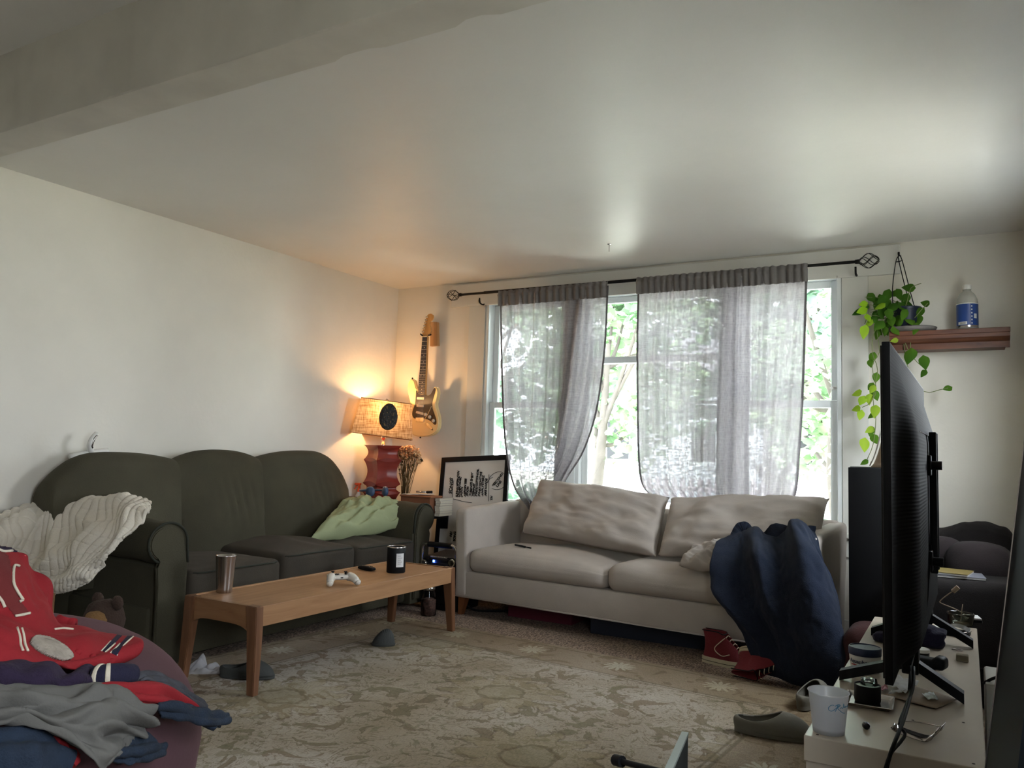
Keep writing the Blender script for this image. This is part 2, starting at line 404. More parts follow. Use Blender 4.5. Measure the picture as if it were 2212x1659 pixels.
# windows
MAT['pane'] = glass('window_glass', (250, 252, 252))
def sash(bm, x0, x1, z0, z1, y, w=.045, d=.035, rail=None):
    bb((x0, y, z0), (x0+w, y+d, z1), .004, bm, 1); bb((x1-w, y, z0), (x1, y+d, z1), .004, bm, 1)
    bb((x0+w, y, z1-(rail or w)), (x1-w, y+d, z1), .004, bm, 1); bb((x0+w, y, z0), (x1-w, y+d, z0+(rail or w)), .004, bm, 1)
def win(name, x0, x1, zm, double=True):
    z0, z1 = FH[2], FH[3]; t = bpy.data.objects.new(name, None); C.objects.link(t); t.location = ((x0+x1)/2, YW+.05, z0); t['kind'] = 'structure'; t.empty_display_size = .05
    f = BM(); e = .03
    bb((x0, YW-.012, z0), (x0+e, YW+.14, z1), .003, f, 1); bb((x1-e, YW-.012, z0), (x1, YW+.14, z1), .003, f, 1)
    bb((x0+e, YW-.012, z1-e), (x1-e, YW+.14, z1), .003, f, 1); bb((x0+e, YW+.0, z0), (x1-e, YW+.14, z0+.02), .003, f, 1)
    obj('window_frame', f, MAT['white'], t, 30, world=True)
    for (za, zb, y) in ((zm-.02, z1-e, YW+.075), (z0+.02, zm+.025, YW+.035)):
        s = BM(); sash(s, x0+e, x1-e, za, zb, y); so = obj('sash', s, MAT['white'], t, 30, world=True)
        obj('pane', bb((x0+e+.04, y+.015, za+.04), (x1-e-.04, y+.019, zb-.04)), MAT['pane'], t, world=True)
    l = BM(); box(l, (x1-e-.02, YW+.03, zm+.10), (.03, .02, .02), .004); box(l, (x1-e-.035, YW+.02, zm+.10), (.02, .02, .008), .003)
    if name == 'window_3': obj('sash_latch', l, MAT['whitep'], t, world=True)
    else: l.free()
    return t
win('window_1', FH[0], -2.53, 1.425)
win('window_2', -2.44, -1.36, 1.745)
win('window_3', -1.30, FH[1], 1.425)
struct('trim_7', bb((-2.53, YW-.02, FH[2]), (-2.44, YW+.14, FH[3]), .003), MAT['white'])
struct('trim_8', bb((-1.36, YW-.02, FH[2]), (-1.30, YW+.14, FH[3]), .003), MAT['white'])
def plainwin(name, lo, hi, axis):
    t = bpy.data.objects.new(name, None); C.objects.link(t); t.location = lo; t['kind'] = 'structure'
    f = BM(); l = V(lo); h = V(hi); a = axis; w = .06
    for (A0, A1, Z0, Z1) in ((l[a], l[a]+w, l.z, h.z), (h[a]-w, h[a], l.z, h.z), (l[a]+w, h[a]-w, l.z, l.z+w), (l[a]+w, h[a]-w, h.z-w, h.z), (l[a]+w, h[a]-w, (l.z+h.z)/2-.02, (l.z+h.z)/2+.02)):
        p = l.copy(); q = h.copy(); p[a] = A0; q[a] = A1; p.z = Z0; q.z = Z1; bb(p, q, 0, f)
    obj('window_frame', f, MAT['white'], t, world=True)
plainwin('window_4', (XR+.01, SH[0], SH[2]), (XR+.11, SH[1], SH[3]), 1)
plainwin('fill_window', (XR+.01, SH2[0], SH2[2]), (XR+.11, SH2[1], SH2[3]), 1)  # unseen window, added as fill for the clothes heap and bench front
area('portal_near', (XR+.13, (SH2[0]+SH2[1])/2, (SH2[2]+SH2[3])/2), (0, R(90), 0), 1.25, .95, 1, (1, 1, 1), True)

# ================================================================== outside
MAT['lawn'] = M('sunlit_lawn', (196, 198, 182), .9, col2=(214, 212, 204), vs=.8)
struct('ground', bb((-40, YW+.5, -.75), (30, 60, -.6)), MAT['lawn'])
MAT['yard'] = M('shade_toned_side_yard', (96, 98, 88), .9, col2=(112, 108, 98), vs=.9)  # unseen ground added with shade in its colour, to dim the ceiling bounce
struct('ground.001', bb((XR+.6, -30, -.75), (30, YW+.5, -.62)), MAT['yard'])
def leafmat(name, c, c2):
    m, N, L, b = newmat(name); N.remove(b); out = N['Material Output']
    d = N.new('ShaderNodeBsdfDiffuse'); t = N.new('ShaderNodeBsdfTranslucent'); x = N.new('ShaderNodeMixShader'); x.inputs[0].default_value = .5
    tc = N.new('ShaderNodeTexCoord'); n = N.new('ShaderNodeTexNoise'); n.inputs['Scale'].default_value = 2.5; L.new(tc.outputs['Object'], n.inputs['Vector'])
    r = N.new('ShaderNodeValToRGB'); r.color_ramp.elements[0].position = .38; r.color_ramp.elements[1].position = .62; r.color_ramp.elements[0].color = lin(c); r.color_ramp.elements[1].color = lin(c2); L.new(n.outputs[0], r.inputs[0])
    L.new(r.outputs[0], d.inputs[0]); L.new(r.outputs[0], t.inputs[0]); L.new(d.outputs[0], x.inputs[1]); L.new(t.outputs[0], x.inputs[2]); L.new(x.outputs[0], out.inputs[0]); return m
MAT['leafy'] = leafmat('backlit_leaves', (104, 132, 100), (146, 168, 130))
MAT['leafy2'] = leafmat('cool_leaves', (92, 118, 100), (126, 148, 126))
MAT['bark'] = M('grey_bark', (74, 68, 62), .9, var=.2, vs=6, bump=.4, bs=20)
def leafpoly(bm, p, s, rng, bend=.3):
    q = Euler((rng.uniform(-1, 1), rng.uniform(-1, 1), rng.uniform(0, 6.3))).to_matrix()
    sh = ((0, -.5, 0), (.36, -.2, .05), (.42, .12, .07), (.2, .38, .03), (0, .6, -.05), (-.2, .38, .03), (-.42, .12, .07), (-.36, -.2, .05))
    vs = [bm.verts.new(V(p)+q @ (V(a)*s)) for a in sh]
    bm.faces.new(vs)
def tree(name, label, loc, crown, n, leaf, mat, trunk=.12, blobs=9, seed=1, droop=None):
    rg = random.Random(seed); t = thing(name, label, 'tree', loc, 0, None)
    cx, cy_, cz, rx, ry, rz_ = crown
    cl = [V((cx+rg.uniform(-1, 1)*rx*.8, cy_+rg.uniform(-1, 1)*ry*.8, cz+rg.uniform(-1, 1)*rz_*.8)) for _ in range(blobs)]
    bm = BM()
    for i in range(n):
        c = rg.choice(cl); d = V((rg.gauss(0, 1), rg.gauss(0, 1), rg.gauss(0, 1))); d = d/max(d.length, .01)*rg.uniform(.1, 1)**.5
        leafpoly(bm, c+V((d.x*rx*.38, d.y*ry*.38, d.z*rz_*.38)), leaf*rg.uniform(.7, 1.25), rg)
    obj('foliage', bm, mat, t, recalc=False)
    bm = BM(); top = V((cx, cy_, cz)); base = V((0, 0, 0))
    tube([base, (base+top)/2+V((rg.uniform(-.2, .2), 0, 0)), top], lambda s: trunk*(1-.7*s), 8, bm)
    for c in cl:
        st = base.lerp(top, rg.uniform(.5, .95)); tube([st, (st+c)/2+V((0, 0, rg.uniform(-.2, .2))), c], lambda s: trunk*.28*(1-.7*s)+.006, 6, bm)
    obj('trunk', bm, MAT['bark'], t, True)
    return t
G0 = -.6
tree('leafy_tree', 'bright green broad-leaved tree filling the gap between the two curtains', (-4.6, 10.2, G0), (.3, 0, 3.2, 1.6, 1.2, 1.7), 2200, .165, MAT['leafy'], seed=3, blobs=12)
tree('leafy_tree', 'green tree seen through the right-hand window above the fence', (-1.0, 9.2, G0), (-.1, 0, 3.1, 1.1, 1.0, 1.7), 1700, .14, MAT['leafy'], seed=8, blobs=12)
tree('leafy_tree', 'tall tree behind the left curtain', (-7.8, 12.5, G0), (0, 0, 3.6, 2.4, 1.5, 2.2), 1300, .26, MAT['leafy2'], seed=5, blobs=12)
tree('leafy_tree', 'pale tree far behind the middle of the window group', (-3.4, 17, G0), (0, 0, 4.6, 3.0, 1.8, 2.4), 1500, .34, MAT['leafy2'], .2, seed=11, blobs=14)
tree('leafy_tree', 'leaning tree behind the right curtain', (-2.6, 13.4, G0), (.2, 0, 3.8, 1.3, .9, 1.6), 1100, .2, MAT['leafy2'], seed=21, blobs=9)
def shrub(label, loc, r, h, n, seed, mat='leafy2'):
    rg = random.Random(seed); t = thing('garden_shrub', label, 'shrub', loc); bm = BM()
    for i in range(n):
        d = V((rg.gauss(0, 1), rg.gauss(0, 1), rg.gauss(0, 1))).normalized()*rg.uniform(.6, 1); leafpoly(bm, (d.x*r, d.y*r*.8, h*.55+d.z*h*.5), .12, rg)
    obj('foliage', bm, MAT[mat], t, recalc=False)
    bm = BM()
    for k in range(5): tube([(0, 0, 0), (rg.uniform(-.2, .2), rg.uniform(-.2, .2), h*.4), (rg.uniform(-.5, .5)*r, rg.uniform(-.5, .5)*r, h*.8)], .014, 5, bm)
    obj('stems', bm, MAT['bark'], t)
shrub('low leafy shrub at the foot of the window, left of the curtain gap', (-4.75, 8.6, G0), .72, 1.25, 800, 31)
shrub('low leafy shrub at the foot of the window, right of the curtain gap', (-3.2, 8.3, G0), .66, 1.05, 700, 32)
shrub('shrub beside the fence beyond the right-hand window', (-1.9, 11.2, G0), .7, 1.0, 500, 33)
# leaning limb seen low in the right window
t = thing('fallen_limb', 'thick grey tree limb slanting across the lower right window', 'branch', (-1.6, 8.0, G0))
bm = BM(); tube([(0, 0, 0), (.35, .1, .5), (.15, .3, 1.0), (-.25, .4, 1.6)], lambda s: .1*(1-.5*s), 9, bm); obj('bark', bm, MAT['bark'], t, True)
# picket fence
t = thing('picket_fence', 'pale picket fence at the end of the garden behind the right window', 'fence', (-2.0, 15.3, G0)); MAT['fence'] = M('lilac_grey_fence', (176, 160, 172), .8, var=.05)
bm = BM()
for z in (.35, 1.0): bb((-4.5, 0, z), (6, .04, z+.08), 0, bm)
obj('fence_rail', bm, MAT['fence'], t)
for k in range(60):
    p = prism([(-4.4+k*.17, -.02, 0), (-4.3+k*.17, -.02, 0), (-4.3+k*.17, -.02, 1.2), (-4.35+k*.17, -.02, 1.27), (-4.4+k*.17, -.02, 1.2)], (0, .02, 0)); obj('picket', p, MAT['fence'], t)
t = thing('neighbour_house', 'pale neighbouring house behind the garden trees', 'house', (-4, 26, G0)); MAT['siding'] = M('pale_siding', (205, 208, 214), .8, var=.03)
obj('wall', bb((-9, 0, 0), (9, 6, 4.2)), MAT['siding'], t)
obj('roof', prism([(-9.5, -.5, 4.2), (9.5, -.5, 4.2), (9.5, 3, 6.4), (-9.5, 3, 6.4)], (0, 0, .2)), M('grey_roof', (120, 118, 124), .9), t)
for k in range(5):
    w = obj('window', bb((-7+k*3, -.06, 1.4), (-6+k*3, 0, 2.9), .01), MAT['white'], t); obj('pane', bb((-6.9+k*3, -.08, 1.5), (-6.1+k*3, -.06, 2.8)), MAT['blackg'], w)

# ================================================================== rug
m, N, L, b = newmat('faded_floral_rug'); b.inputs['Roughness'].default_value = .95
tc = N.new('ShaderNodeTexCoord')
def math_(op, a, b_=None, c=None):
    n = N.new('ShaderNodeMath'); n.operation = op
    for i, v in enumerate((a, b_, c)):
        if v is None: continue
        if isinstance(v, (int, float)): n.inputs[i].default_value = v
        else: L.new(v, n.inputs[i])
    return n.outputs[0]
def noi(scale, det=3, dist=0, vec=None):
    n = N.new('ShaderNodeTexNoise'); n.inputs['Scale'].default_value = scale; n.inputs['Detail'].default_value = det; n.inputs['Distortion'].default_value = dist; L.new(vec or tc.outputs['Object'], n.inputs['Vector']); return n
def ramp(f, stops, interp='LINEAR'):
    r = N.new('ShaderNodeValToRGB'); r.color_ramp.interpolation = interp; e = r.color_ramp.elements
    while len(e) > 2: e.remove(e[-1])
    for i, (p, c) in enumerate(stops):
        if i >= 2: e.new(p)
        e[i].position = p; e[i].color = c if len(c) == 4 else lin(c)
    L.new(f, r.inputs[0]); return r.outputs[0]
def mix(f, a, b_, bt='MIX'):
    n = N.new('ShaderNodeMix'); n.data_type = 'RGBA'; n.blend_type = bt
    if isinstance(f, (int, float)): n.inputs[0].default_value = f
    else: L.new(f, n.inputs[0])
    for i, v in ((6, a), (7, b_)):
        if isinstance(v, tuple): n.inputs[i].default_value = lin(v)
        else: L.new(v, n.inputs[i])
    return n.outputs[2]
def petals(scale, rnd_, lobes, rad, amp, warp=.02, off=0.0):
    """flower shapes round scattered centres: 1 inside a petal outline"""
    w = noi(14, 2); wm = N.new('ShaderNodeVectorMath'); wm.operation = 'SCALE'; wm.inputs['Scale'].default_value = warp; L.new(w.outputs['Color'], wm.inputs[0])
    ad = N.new('ShaderNodeVectorMath'); L.new(tc.outputs['Object'], ad.inputs[0]); L.new(wm.outputs[0], ad.inputs[1])
    mp = N.new('ShaderNodeMapping'); mp.inputs['Location'].default_value = (off, off*.7, 0); mp.inputs['Scale'].default_value = (scale, scale, 0); L.new(ad.outputs[0], mp.inputs[0])
    v = N.new('ShaderNodeTexVoronoi'); v.voronoi_dimensions = '2D'; v.inputs['Scale'].default_value = 1; v.inputs['Randomness'].default_value = rnd_; L.new(mp.outputs[0], v.inputs['Vector'])
    sb = N.new('ShaderNodeVectorMath'); sb.operation = 'SUBTRACT'; L.new(mp.outputs[0], sb.inputs[0]); L.new(v.outputs['Position'], sb.inputs[1])
    sx = N.new('ShaderNodeSeparateXYZ'); L.new(sb.outputs[0], sx.inputs[0])
    an = math_('ARCTAN2', sx.outputs[1], sx.outputs[0]); rr = v.outputs['Distance']
    lob = math_('ABSOLUTE', math_('SINE', math_('MULTIPLY', an, lobes/2)))
    edge = math_('MULTIPLY_ADD', lob, amp, rad)
    return math_('SUBTRACT', edge, rr), rr, v
fine = noi(240, 2); med = noi(30, 4)
base = ramp(noi(1.8, 4).outputs[0], [(.35, (172, 160, 146)), (.65, (188, 178, 166))])
# acanthus leaves: ridges of warped noise
n1 = noi(6.2, 6, 1.8); leafm = ramp(n1.outputs[0], [(.562, (0, 0, 0, 1)), (.574, (1, 1, 1, 1))])
n2 = noi(7.5, 5, 2.6); vine = ramp(math_('ABSOLUTE', math_('SUBTRACT', n2.outputs[0], .5)), [(.008, (1, 1, 1, 1)), (.02, (0, 0, 0, 1))])
n3 = noi(12, 6, 1.6); leaf2 = ramp(n3.outputs[0], [(.60, (0, 0, 0, 1)), (.612, (1, 1, 1, 1))])
hue = ramp(noi(2.3, 2).outputs[0], [(.4, (124, 114, 86)), (.6, (130, 110, 88))])
out1 = ramp(math_('ABSOLUTE', math_('SUBTRACT', n1.outputs[0], .568)), [(.004, (1, 1, 1, 1)), (.013, (0, 0, 0, 1))]); col = mix(math_('MULTIPLY', vine, .6), base, (112, 98, 70)); col = mix(math_('MULTIPLY', out1, .55), col, (98, 82, 60)); col = mix(math_('MULTIPLY', leafm, .75), col, hue); col = mix(math_('MULTIPLY', leaf2, .5), col, (122, 117, 88))
f1, rr1, v1 = petals(1.15, .8, 13, .20, .13, .11)
ins = ramp(f1, [(.0, (0, 0, 0, 1)), (.012, (1, 1, 1, 1))]); rim = ramp(math_('ABSOLUTE', f1), [(.006, (1, 1, 1, 1)), (.016, (0, 0, 0, 1))])
col = mix(math_('MULTIPLY', ins, .45), col, (160, 146, 114)); col = mix(math_('MULTIPLY', rim, .45), col, (104, 82, 60))
core = ramp(rr1, [(.10, (1, 1, 1, 1)), (.115, (0, 0, 0, 1))]); col = mix(math_('MULTIPLY', core, .5), col, (154, 144, 120))
core2 = ramp(math_('ABSOLUTE', math_('SUBTRACT', rr1, .115)), [(.008, (1, 1, 1, 1)), (.016, (0, 0, 0, 1))]); col = mix(math_('MULTIPLY', core2, .6), col, (110, 92, 62))
# borders: distance to the edges of the rug (rug is built around its own origin)
RX, RY = 1.45, 1.86
so = N.new('ShaderNodeSeparateXYZ'); L.new(tc.outputs['Object'], so.inputs[0])
dx = math_('SUBTRACT', RX, math_('ABSOLUTE', so.outputs[0])); dy = math_('SUBTRACT', RY, math_('ABSOLUTE', so.outputs[1])); dd = math_('MINIMUM', dx, dy)
bord = ramp(dd, [(.36, (1, 1, 1, 1)), (.365, (0, 0, 0, 1))])
bcol = mix(math_('MULTIPLY', leafm, .6), (154, 138, 118), (124, 102, 76)); bcol = mix(math_('MULTIPLY', leaf2, .5), bcol, (170, 158, 132))
def stars(along, inward):
    p = math_('MULTIPLY', math_('SUBTRACT', math_('FRACT', math_('DIVIDE', along, .52)), .5), .52); q = math_('SUBTRACT', inward, .20)
    wq = math_('MULTIPLY', math_('SUBTRACT', med.outputs[0], .5), .03); q = math_('ADD', q, wq)
    rr = math_('SQRT', math_('ADD', math_('MULTIPLY', p, p), math_('MULTIPLY', q, q))); an = math_('ARCTAN2', q, p)
    return math_('SUBTRACT', math_('MULTIPLY_ADD', math_('ABSOLUTE', math_('SINE', math_('MULTIPLY', an, 6))), .055, .030), rr)
f2 = math_('MAXIMUM', stars(so.outputs[0], dy), stars(so.outputs[1], dx))
star = ramp(f2, [(.0, (0, 0, 0, 1)), (.006, (1, 1, 1, 1))]); bcol = mix(math_('MULTIPLY', star, .75), bcol, (204, 198, 180))
col = mix(math_('MULTIPLY', bord, .85), col, bcol)
for d_, w_ in ((.365, .006), (.39, .003), (.08, .004)):
    ln = ramp(math_('ABSOLUTE', math_('SUBTRACT', dd, d_)), [(w_, (1, 1, 1, 1)), (w_+.004, (0, 0, 0, 1))]); col = mix(math_('MULTIPLY', ln, .55), col, (98, 84, 60))
edge = ramp(dd, [(.03, (1, 1, 1, 1)), (.045, (0, 0, 0, 1))]); col = mix(math_('MULTIPLY', edge, .8), col, (146, 130, 116))
wash = ramp(noi(.9, 4).outputs[0], [(.4, (215, 208, 190)), (.62, (255, 255, 255))]); col = mix(1.0, col, wash, 'MULTIPLY')
sp_ = N.new('ShaderNodeMapping'); sp_.inputs['Scale'].default_value = (260, 60, 1); L.new(tc.outputs['Object'], sp_.inputs[0])
yarn = noi(1, 2, 0, sp_.outputs[0]); yc = ramp(yarn.outputs[0], [(.3, (205, 205, 205)), (.7, (255, 255, 255))]); col = mix(.8, col, yc, 'MULTIPLY')
L.new(col, b.inputs['Base Color'])
bp = N.new('ShaderNodeBump'); bp.inputs['Strength'].default_value = .5; bp.inputs['Distance'].default_value = .003; L.new(math_('ADD', yarn.outputs[0], math_('MULTIPLY', leafm, .5)), bp.inputs['Height']); L.new(bp.outputs[0], b.inputs['Normal'])
MAT['rug'] = m
bm = BM(); nx, ny = 90, 110; g = []
for j in range(ny+1):
    row = []
    for i in range(nx+1):
        x = -RX+2*RX*i/nx; y = -RY+2*RY*j/ny; k = 0 if 0 < i < nx and 0 < j < ny else 1
        z = .014+.003*nz(x*2, y*2) if not k else .001
        cx = x+(.012*nz(y*3, 2) if abs(abs(x)-RX) < .02 else 0); cyy = y+(.014*nz(x*3, 5) if abs(abs(y)-RY) < .02 else 0)
        # rounded far-left corner, as worn
        if x < -RX+.16 and y > RY-.16: 
            q = V((x-(-RX+.16), y-(RY-.16))); 
            if q.length > .16: q = q.normalized()*.16; cx, cyy = -RX+.16+q.x, RY-.16+q.y
        row.append(bm.verts.new((cx, cyy, z)))
    g.append(row)
for j in range(ny):
    for i in range(nx): bm.faces.new((g[j][i], g[j][i+1], g[j+1][i+1], g[j+1][i]))
o = obj('area_rug', bm, MAT['rug'], None, True, recalc=False); ra = R(-4.6)
o.rotation_euler = (0, 0, ra); o.location = V((-3.22, 4.19, 0)) - Euler((0, 0, ra)).to_matrix() @ V((-RX, RY, 0))
tag(o, 'faded beige rug with olive floral pattern under the wooden bench table', 'rug')

# ================================================================== green sofa
SX = -3.29   # front of the arms
gs = thing('three_seat_sofa', 'dark green velour three-seat sofa with rolled arms along the left wall', 'sofa', (-3.7, 3.5, 0))
bm = bb((-4.03, 2.45, .035), (SX-.03, 4.6, .30), .02); obj('base', bm, MAT['green'], gs, 40, world=True)
def armprof(y0, s, rr=.105):
    """scroll arm seen from the front; y0 inner face, s outward sign"""
    P = [(y0, .03), (y0, .50)]
    cyc = y0+s*.115; czc = .60
    for k in range(0, 15):
        a = PI-k*PI*1.42/14; P.append((cyc+s*math.cos(a)*rr*1.05, czc+math.sin(a)*rr*.95))
    P += [(y0+s*.165, .49), (y0+s*.15, .40), (y0+s*.15, .03)]
    return P
for (y0, s) in ((2.62, -1), (4.42, 1)):
    a = BM(); P = armprof(y0, s); nseg = 10; rings = []
    for k in range(nseg+1):
        x = SX+.02-(.78)*k/nseg; sc = 1.0
        rings.append([a.verts.new((x, y+.003*nz(x*9, z*9), z+.012*(k/nseg)-.004*math.sin(k*2.1))) for (y, z) in P])
    for r0, r1 in zip(rings, rings[1:]):
        for i in range(len(P)): j = (i+1) % len(P); a.faces.new((r0[i], r0[j], r1[j], r1[i]))
    a.faces.new(rings[0]); a.faces.new(rings[-1])
    ao = obj('arm', a, MAT['green'], gs, 50, world=True)
    P2 = armprof(y0+s*.018, s, .086); f = prism([(SX+.018, y, max(z, .06)) for y, z in P2], (.022, 0, 0)); bmesh.ops.bevel(f, geom=f.edges[:], offset=.006, segments=2, affect='EDGES')
    obj('arm_panel', f, MAT['green'], ao, 50, world=True)
    obj('piping', tube([(SX+.03, y, max(z, .05)) for y, z in armprof(y0+s*.006, s, .1)[1:-1]], .006, 6, smooth=2), MAT['piping'], ao, True, world=True)
# seat cushions
for k, (ya, yb) in enumerate(((2.625, 3.215), (3.225, 3.825), (3.835, 4.43))):
    hy = (yb-ya)/2; top = (.455, .475, .462)[k]; pf = (.022, .05, .03)[k]; zb = .285
    def f(q, u, k=k, hy=hy, pf=pf):
        q = q.copy(); dome = max(0, 1-(q.x/.34)**2)*max(0, 1-(q.y/hy)**2)
        if u.z > -.3: q.z += dome*pf + (.012*math.sin(q.y*30+k*2+3*nz(q.x*4, k))*math.exp(-((q.y-(.1 if k == 1 else 0))/.16)**2)*dome if k else .003*nz(q.x*12, q.y*12))
        if u.x > .6: q.x += .012*max(0, 1-(q.y/hy)**2)*(1-abs(u.z))
        return q
    bm = rbox(f, .335, hy, (top-zb)/2, .035, 26); bmesh.ops.translate(bm, vec=(SX-.335+.045, (ya+yb)/2, (top+zb)/2), verts=bm.verts[:])
    co = obj('seat_cushion', bm, MAT['greens'], gs, True, world=True)
    xf = SX+.045; pp = []
    for i in range(13):
        t = i/12; y = ya+.022+(yb-ya-.044)*t; pp.append((xf+.004+.010*(1-(2*t-1)**2)-.02*(abs(2*t-1) > .97), y, top-.012+pf*.12*(1-(2*t-1)**4)))
    obj('piping', tube(pp, .005, 6, smooth=2), MAT['piping'], co, True, world=True)
# three domed back sections
for k, (ya, yb, zt, zl, zr) in enumerate(((2.30, 3.02, 1.012, .86, .975), (3.02, 3.63, 1.035, .975, .99), (3.63, 4.45, 1.04, .99, .83))):
    bm = BM(); nu, nv = 40, 44
    def bf(u, v, k=k, ya=ya, yb=yb, zt=zt, zl=zl, zr=zr):
        # v: 0 bottom front .. ~.78 top .. 1 bottom back
        y = ya+(yb-ya)*u; s = 2*u-1
        ztop = zt-(zt-(zl if s < 0 else zr))*abs(s)**(2.4 if k == 1 else (3.2 if (k == 0 and s < 0) or (k == 2 and s > 0) else 2.2))
        bul = max(0, 1-abs(s)**2.6)
        z0 = .34
        if v < .68:
            t = v/.68; z = z0+(ztop-.10-z0)*t; x = -3.80-.07*t+.075*bul*math.sin(PI*min(1, .2+.8*t))
        elif v < .86:
            a = (v-.68)/.18*PI*.9; xr = .085; x = (-3.90-.055)+math.cos(a)*xr; z = ztop-.10+math.sin(a)*.10
        else:
            t = (v-.86)/.14; x = -4.045; z = (ztop-.07)*(1-t)+z0*t
        wr = 0
        if k and .25 < v < .66 and 0 < u < 1:
            wr = .012*max(0, math.sin((y+z*.10)*88+2*nz(y*6, k)))**2*math.exp(-(((v-.45)/.13)**2))*math.exp(-((s-.25)/.42)**2)
        x -= wr; x += .006*nz(y*5, z*5, k)*bul
        if k == 0 and u == 0 or k == 2 and u == 1: x -= .0
        return V((x, y, z))
    surf(bf, nu, nv, bm); 
    for uu in (0, 1):
        loop = [bm.verts.new(bf(uu, j/nv)) for j in range(nv+1)]; bm.faces.new(loop)
    bmesh.ops.remove_doubles(bm, verts=bm.verts[:], dist=1e-5)
    obj('back_cushion', bm, MAT['green'], gs, 60, world=True)
obj('back_frame', bb((-4.075, 2.31, .05), (-3.93, 4.47, .80), .03), MAT['green'], gs, 40, world=True)
for k, (x, y) in enumerate(((-3.36, 2.52), (-3.36, 4.54), (-3.98, 2.52), (-3.98, 4.54))): obj('foot', bb((x-.025, y-.025, 0), (x+.025, y+.025, .05), .004), MAT['legd'], gs, world=True)

# ================================================================== white sofa
wa = R(-4.4); ws = thing('two_seat_sofa', 'cream canvas sofa with loose cushions below the curtained windows', 'sofa', (-2.935, 4.455, -.018), wa)
# local: x along the front, y backwards
WL = 2.27
bm = bb((.0, .0, .135), (WL, .73, .305), .014, seg=3); obj('base', bm, MAT['cream'], ws, 40)
obj('welt', tube([(.01, -.003, .14), (WL-.01, -.003, .14)], .005, 6, smooth=0), MAT['cream'], ws, True)
def sarm(x0, x1, out):
    bm = rbox(lambda q, u: V((q.x+out*.02*(q.z+.2)*2+.004*nz(q.y*6, q.z*6), q.y, q.z+(q.y+.37)*.05*(u.z > .5))), (x1-x0)/2, .372, .285, .03, 14)
    bmesh.ops.translate(bm, vec=((x0+x1)/2, .367, .42), verts=bm.verts[:]); return obj('arm', bm, MAT['cream'], ws, True)
sarm(.0, .105, -1); sarm(WL-.105, WL, 1)
obj('back_frame', bb((.02, .63, .14), (WL-.02, .745, .75), .03, seg=3), MAT['cream'], ws, 40)
for k, (xa, xb) in enumerate(((.10, 1.105), (1.11, WL-.10))):
    hx = (xb-xa)/2
    def f(q, u, k=k, hx=hx):
        q = q.copy(); dome = max(0, 1-(q.x/hx)**2)*max(0, 1-(q.y/.34)**2)
        if u.z > -.2:
            q.z += .035*dome*max(0, min(1, u.z+.2))
            sx = (q.x/hx); 
            if k == 0: q.z += .010*dome*math.sin(q.y*26+q.x*9+2*nz(q.x*3, q.y*3))*max(0, sx+.1) - .028*max(0, sx)**2*max(0, min(1, u.z*1.5))
            else: q.z += .016*math.exp(-((q.x+hx*.75-.0)/.09)**2)*(1-u.z*0)*max(0, .7-q.y*1.5)*(u.z > 0) + .006*dome*nz(q.x*7, q.y*7)
        if u.y < -.6: q.y -= .014*max(0, 1-(q.x/hx)**2)*(1-abs(u.z)) 
        return q
    bm = rbox(f, hx, .34, .075, .055, 28); bmesh.ops.translate(bm, vec=((xa+xb)/2, .33, .375), verts=bm.verts[:])
    so_ = obj('seat_cushion', bm, MAT['cream'], ws, True)
for (x, y) in ((.045, .05), (WL-.045, .05), (.045, .68), (WL-.045, .68)):
    a = prism([(x-.028, y-.028, .14), (x+.028, y-.028, .14), (x+.028, y+.028, .14), (x-.028, y+.028, .14)], (0, 0, -.122))
    for v in a.verts:
        if v.co.z < .03: v.co.x = x+(v.co.x-x)*.55-.015*(1 if x < 1 else -1); v.co.y = y+(v.co.y-y)*.55-.01*(1 if y < .4 else -1)
    obj('leg', a, MAT['oak'] if x < 1 and y < .4 else MAT['legd'], ws)
def bc(pts, thick, seed, push, label=None, n=50, m=34):
    return pillow('back_cushion', pts, thick, MAT['cream'], ws, label, n=n, m=m, wr=.012, ws=5, seed=seed, edge=.33, push=push, dirw=(1, 1))
def p1(u, v): 
    d = u*1.0-(1-v)*1.2
    return .018*(.5-abs(math.sin((v*1.0-u*.55)*15+2.4*nz(u*3, v*3))))*math.exp(-((v-.35-.25*(1-u))/.22)**2)*(.35+.65*u) + .008*math.exp(-((v-.93)/.06)**2)
bc([at(1168, 1036, y=5.02), at(1447, 1074, y=4.90), at(1418, 1203, y=4.60), at(1127, 1151, y=4.78)], .20, 1, p1)
bc([at(1449, 1077, y=4.88), at(1792, 1077, y=4.80), at(1770, 1195, y=4.52), at(1420, 1202, y=4.60)], .19, 4, lambda u, v: .006*math.sin(u*14+v*6+4*nz(u*2, v*2))+.008*(.4-abs(nz(u*3, v*5, 7))*2))

# ================================================================== bench table
bt = thing('coffee_table', 'long narrow birch coffee table with tapered legs in front of the green sofa', 'table', (-2.87, 3.24, 0))
TX0, TX1, TY0, TY1, TZ = -3.095, -2.635, 2.475, 4.0, .381
obj('tabletop', bb((TX0+.022, TY0+.03, TZ-.022), (TX1-.022, TY1-.03, TZ-.003), .002), MAT['birch'], bt, world=True)
for x in (TX0, TX1-.02): obj('side_rail', bb((x, TY0+.02, TZ-.085), (x+.02, TY1-.02, TZ+.001), .002), MAT['birch'], bt, world=True)
er_ = []
for y in (TY0+.008, TY1-.028):
    n = 16; top = []; bot = []
    for i in range(n+1):
        t = i/n; x = TX0+.06+(TX1-TX0-.12)*t; top.append((x, y, TZ)); bot.append((x, y, TZ-.085+.02*(1-abs(2*t-1)**5)-.02))
    er_.append(prism(top+bot[::-1], (0, .02, 0)))
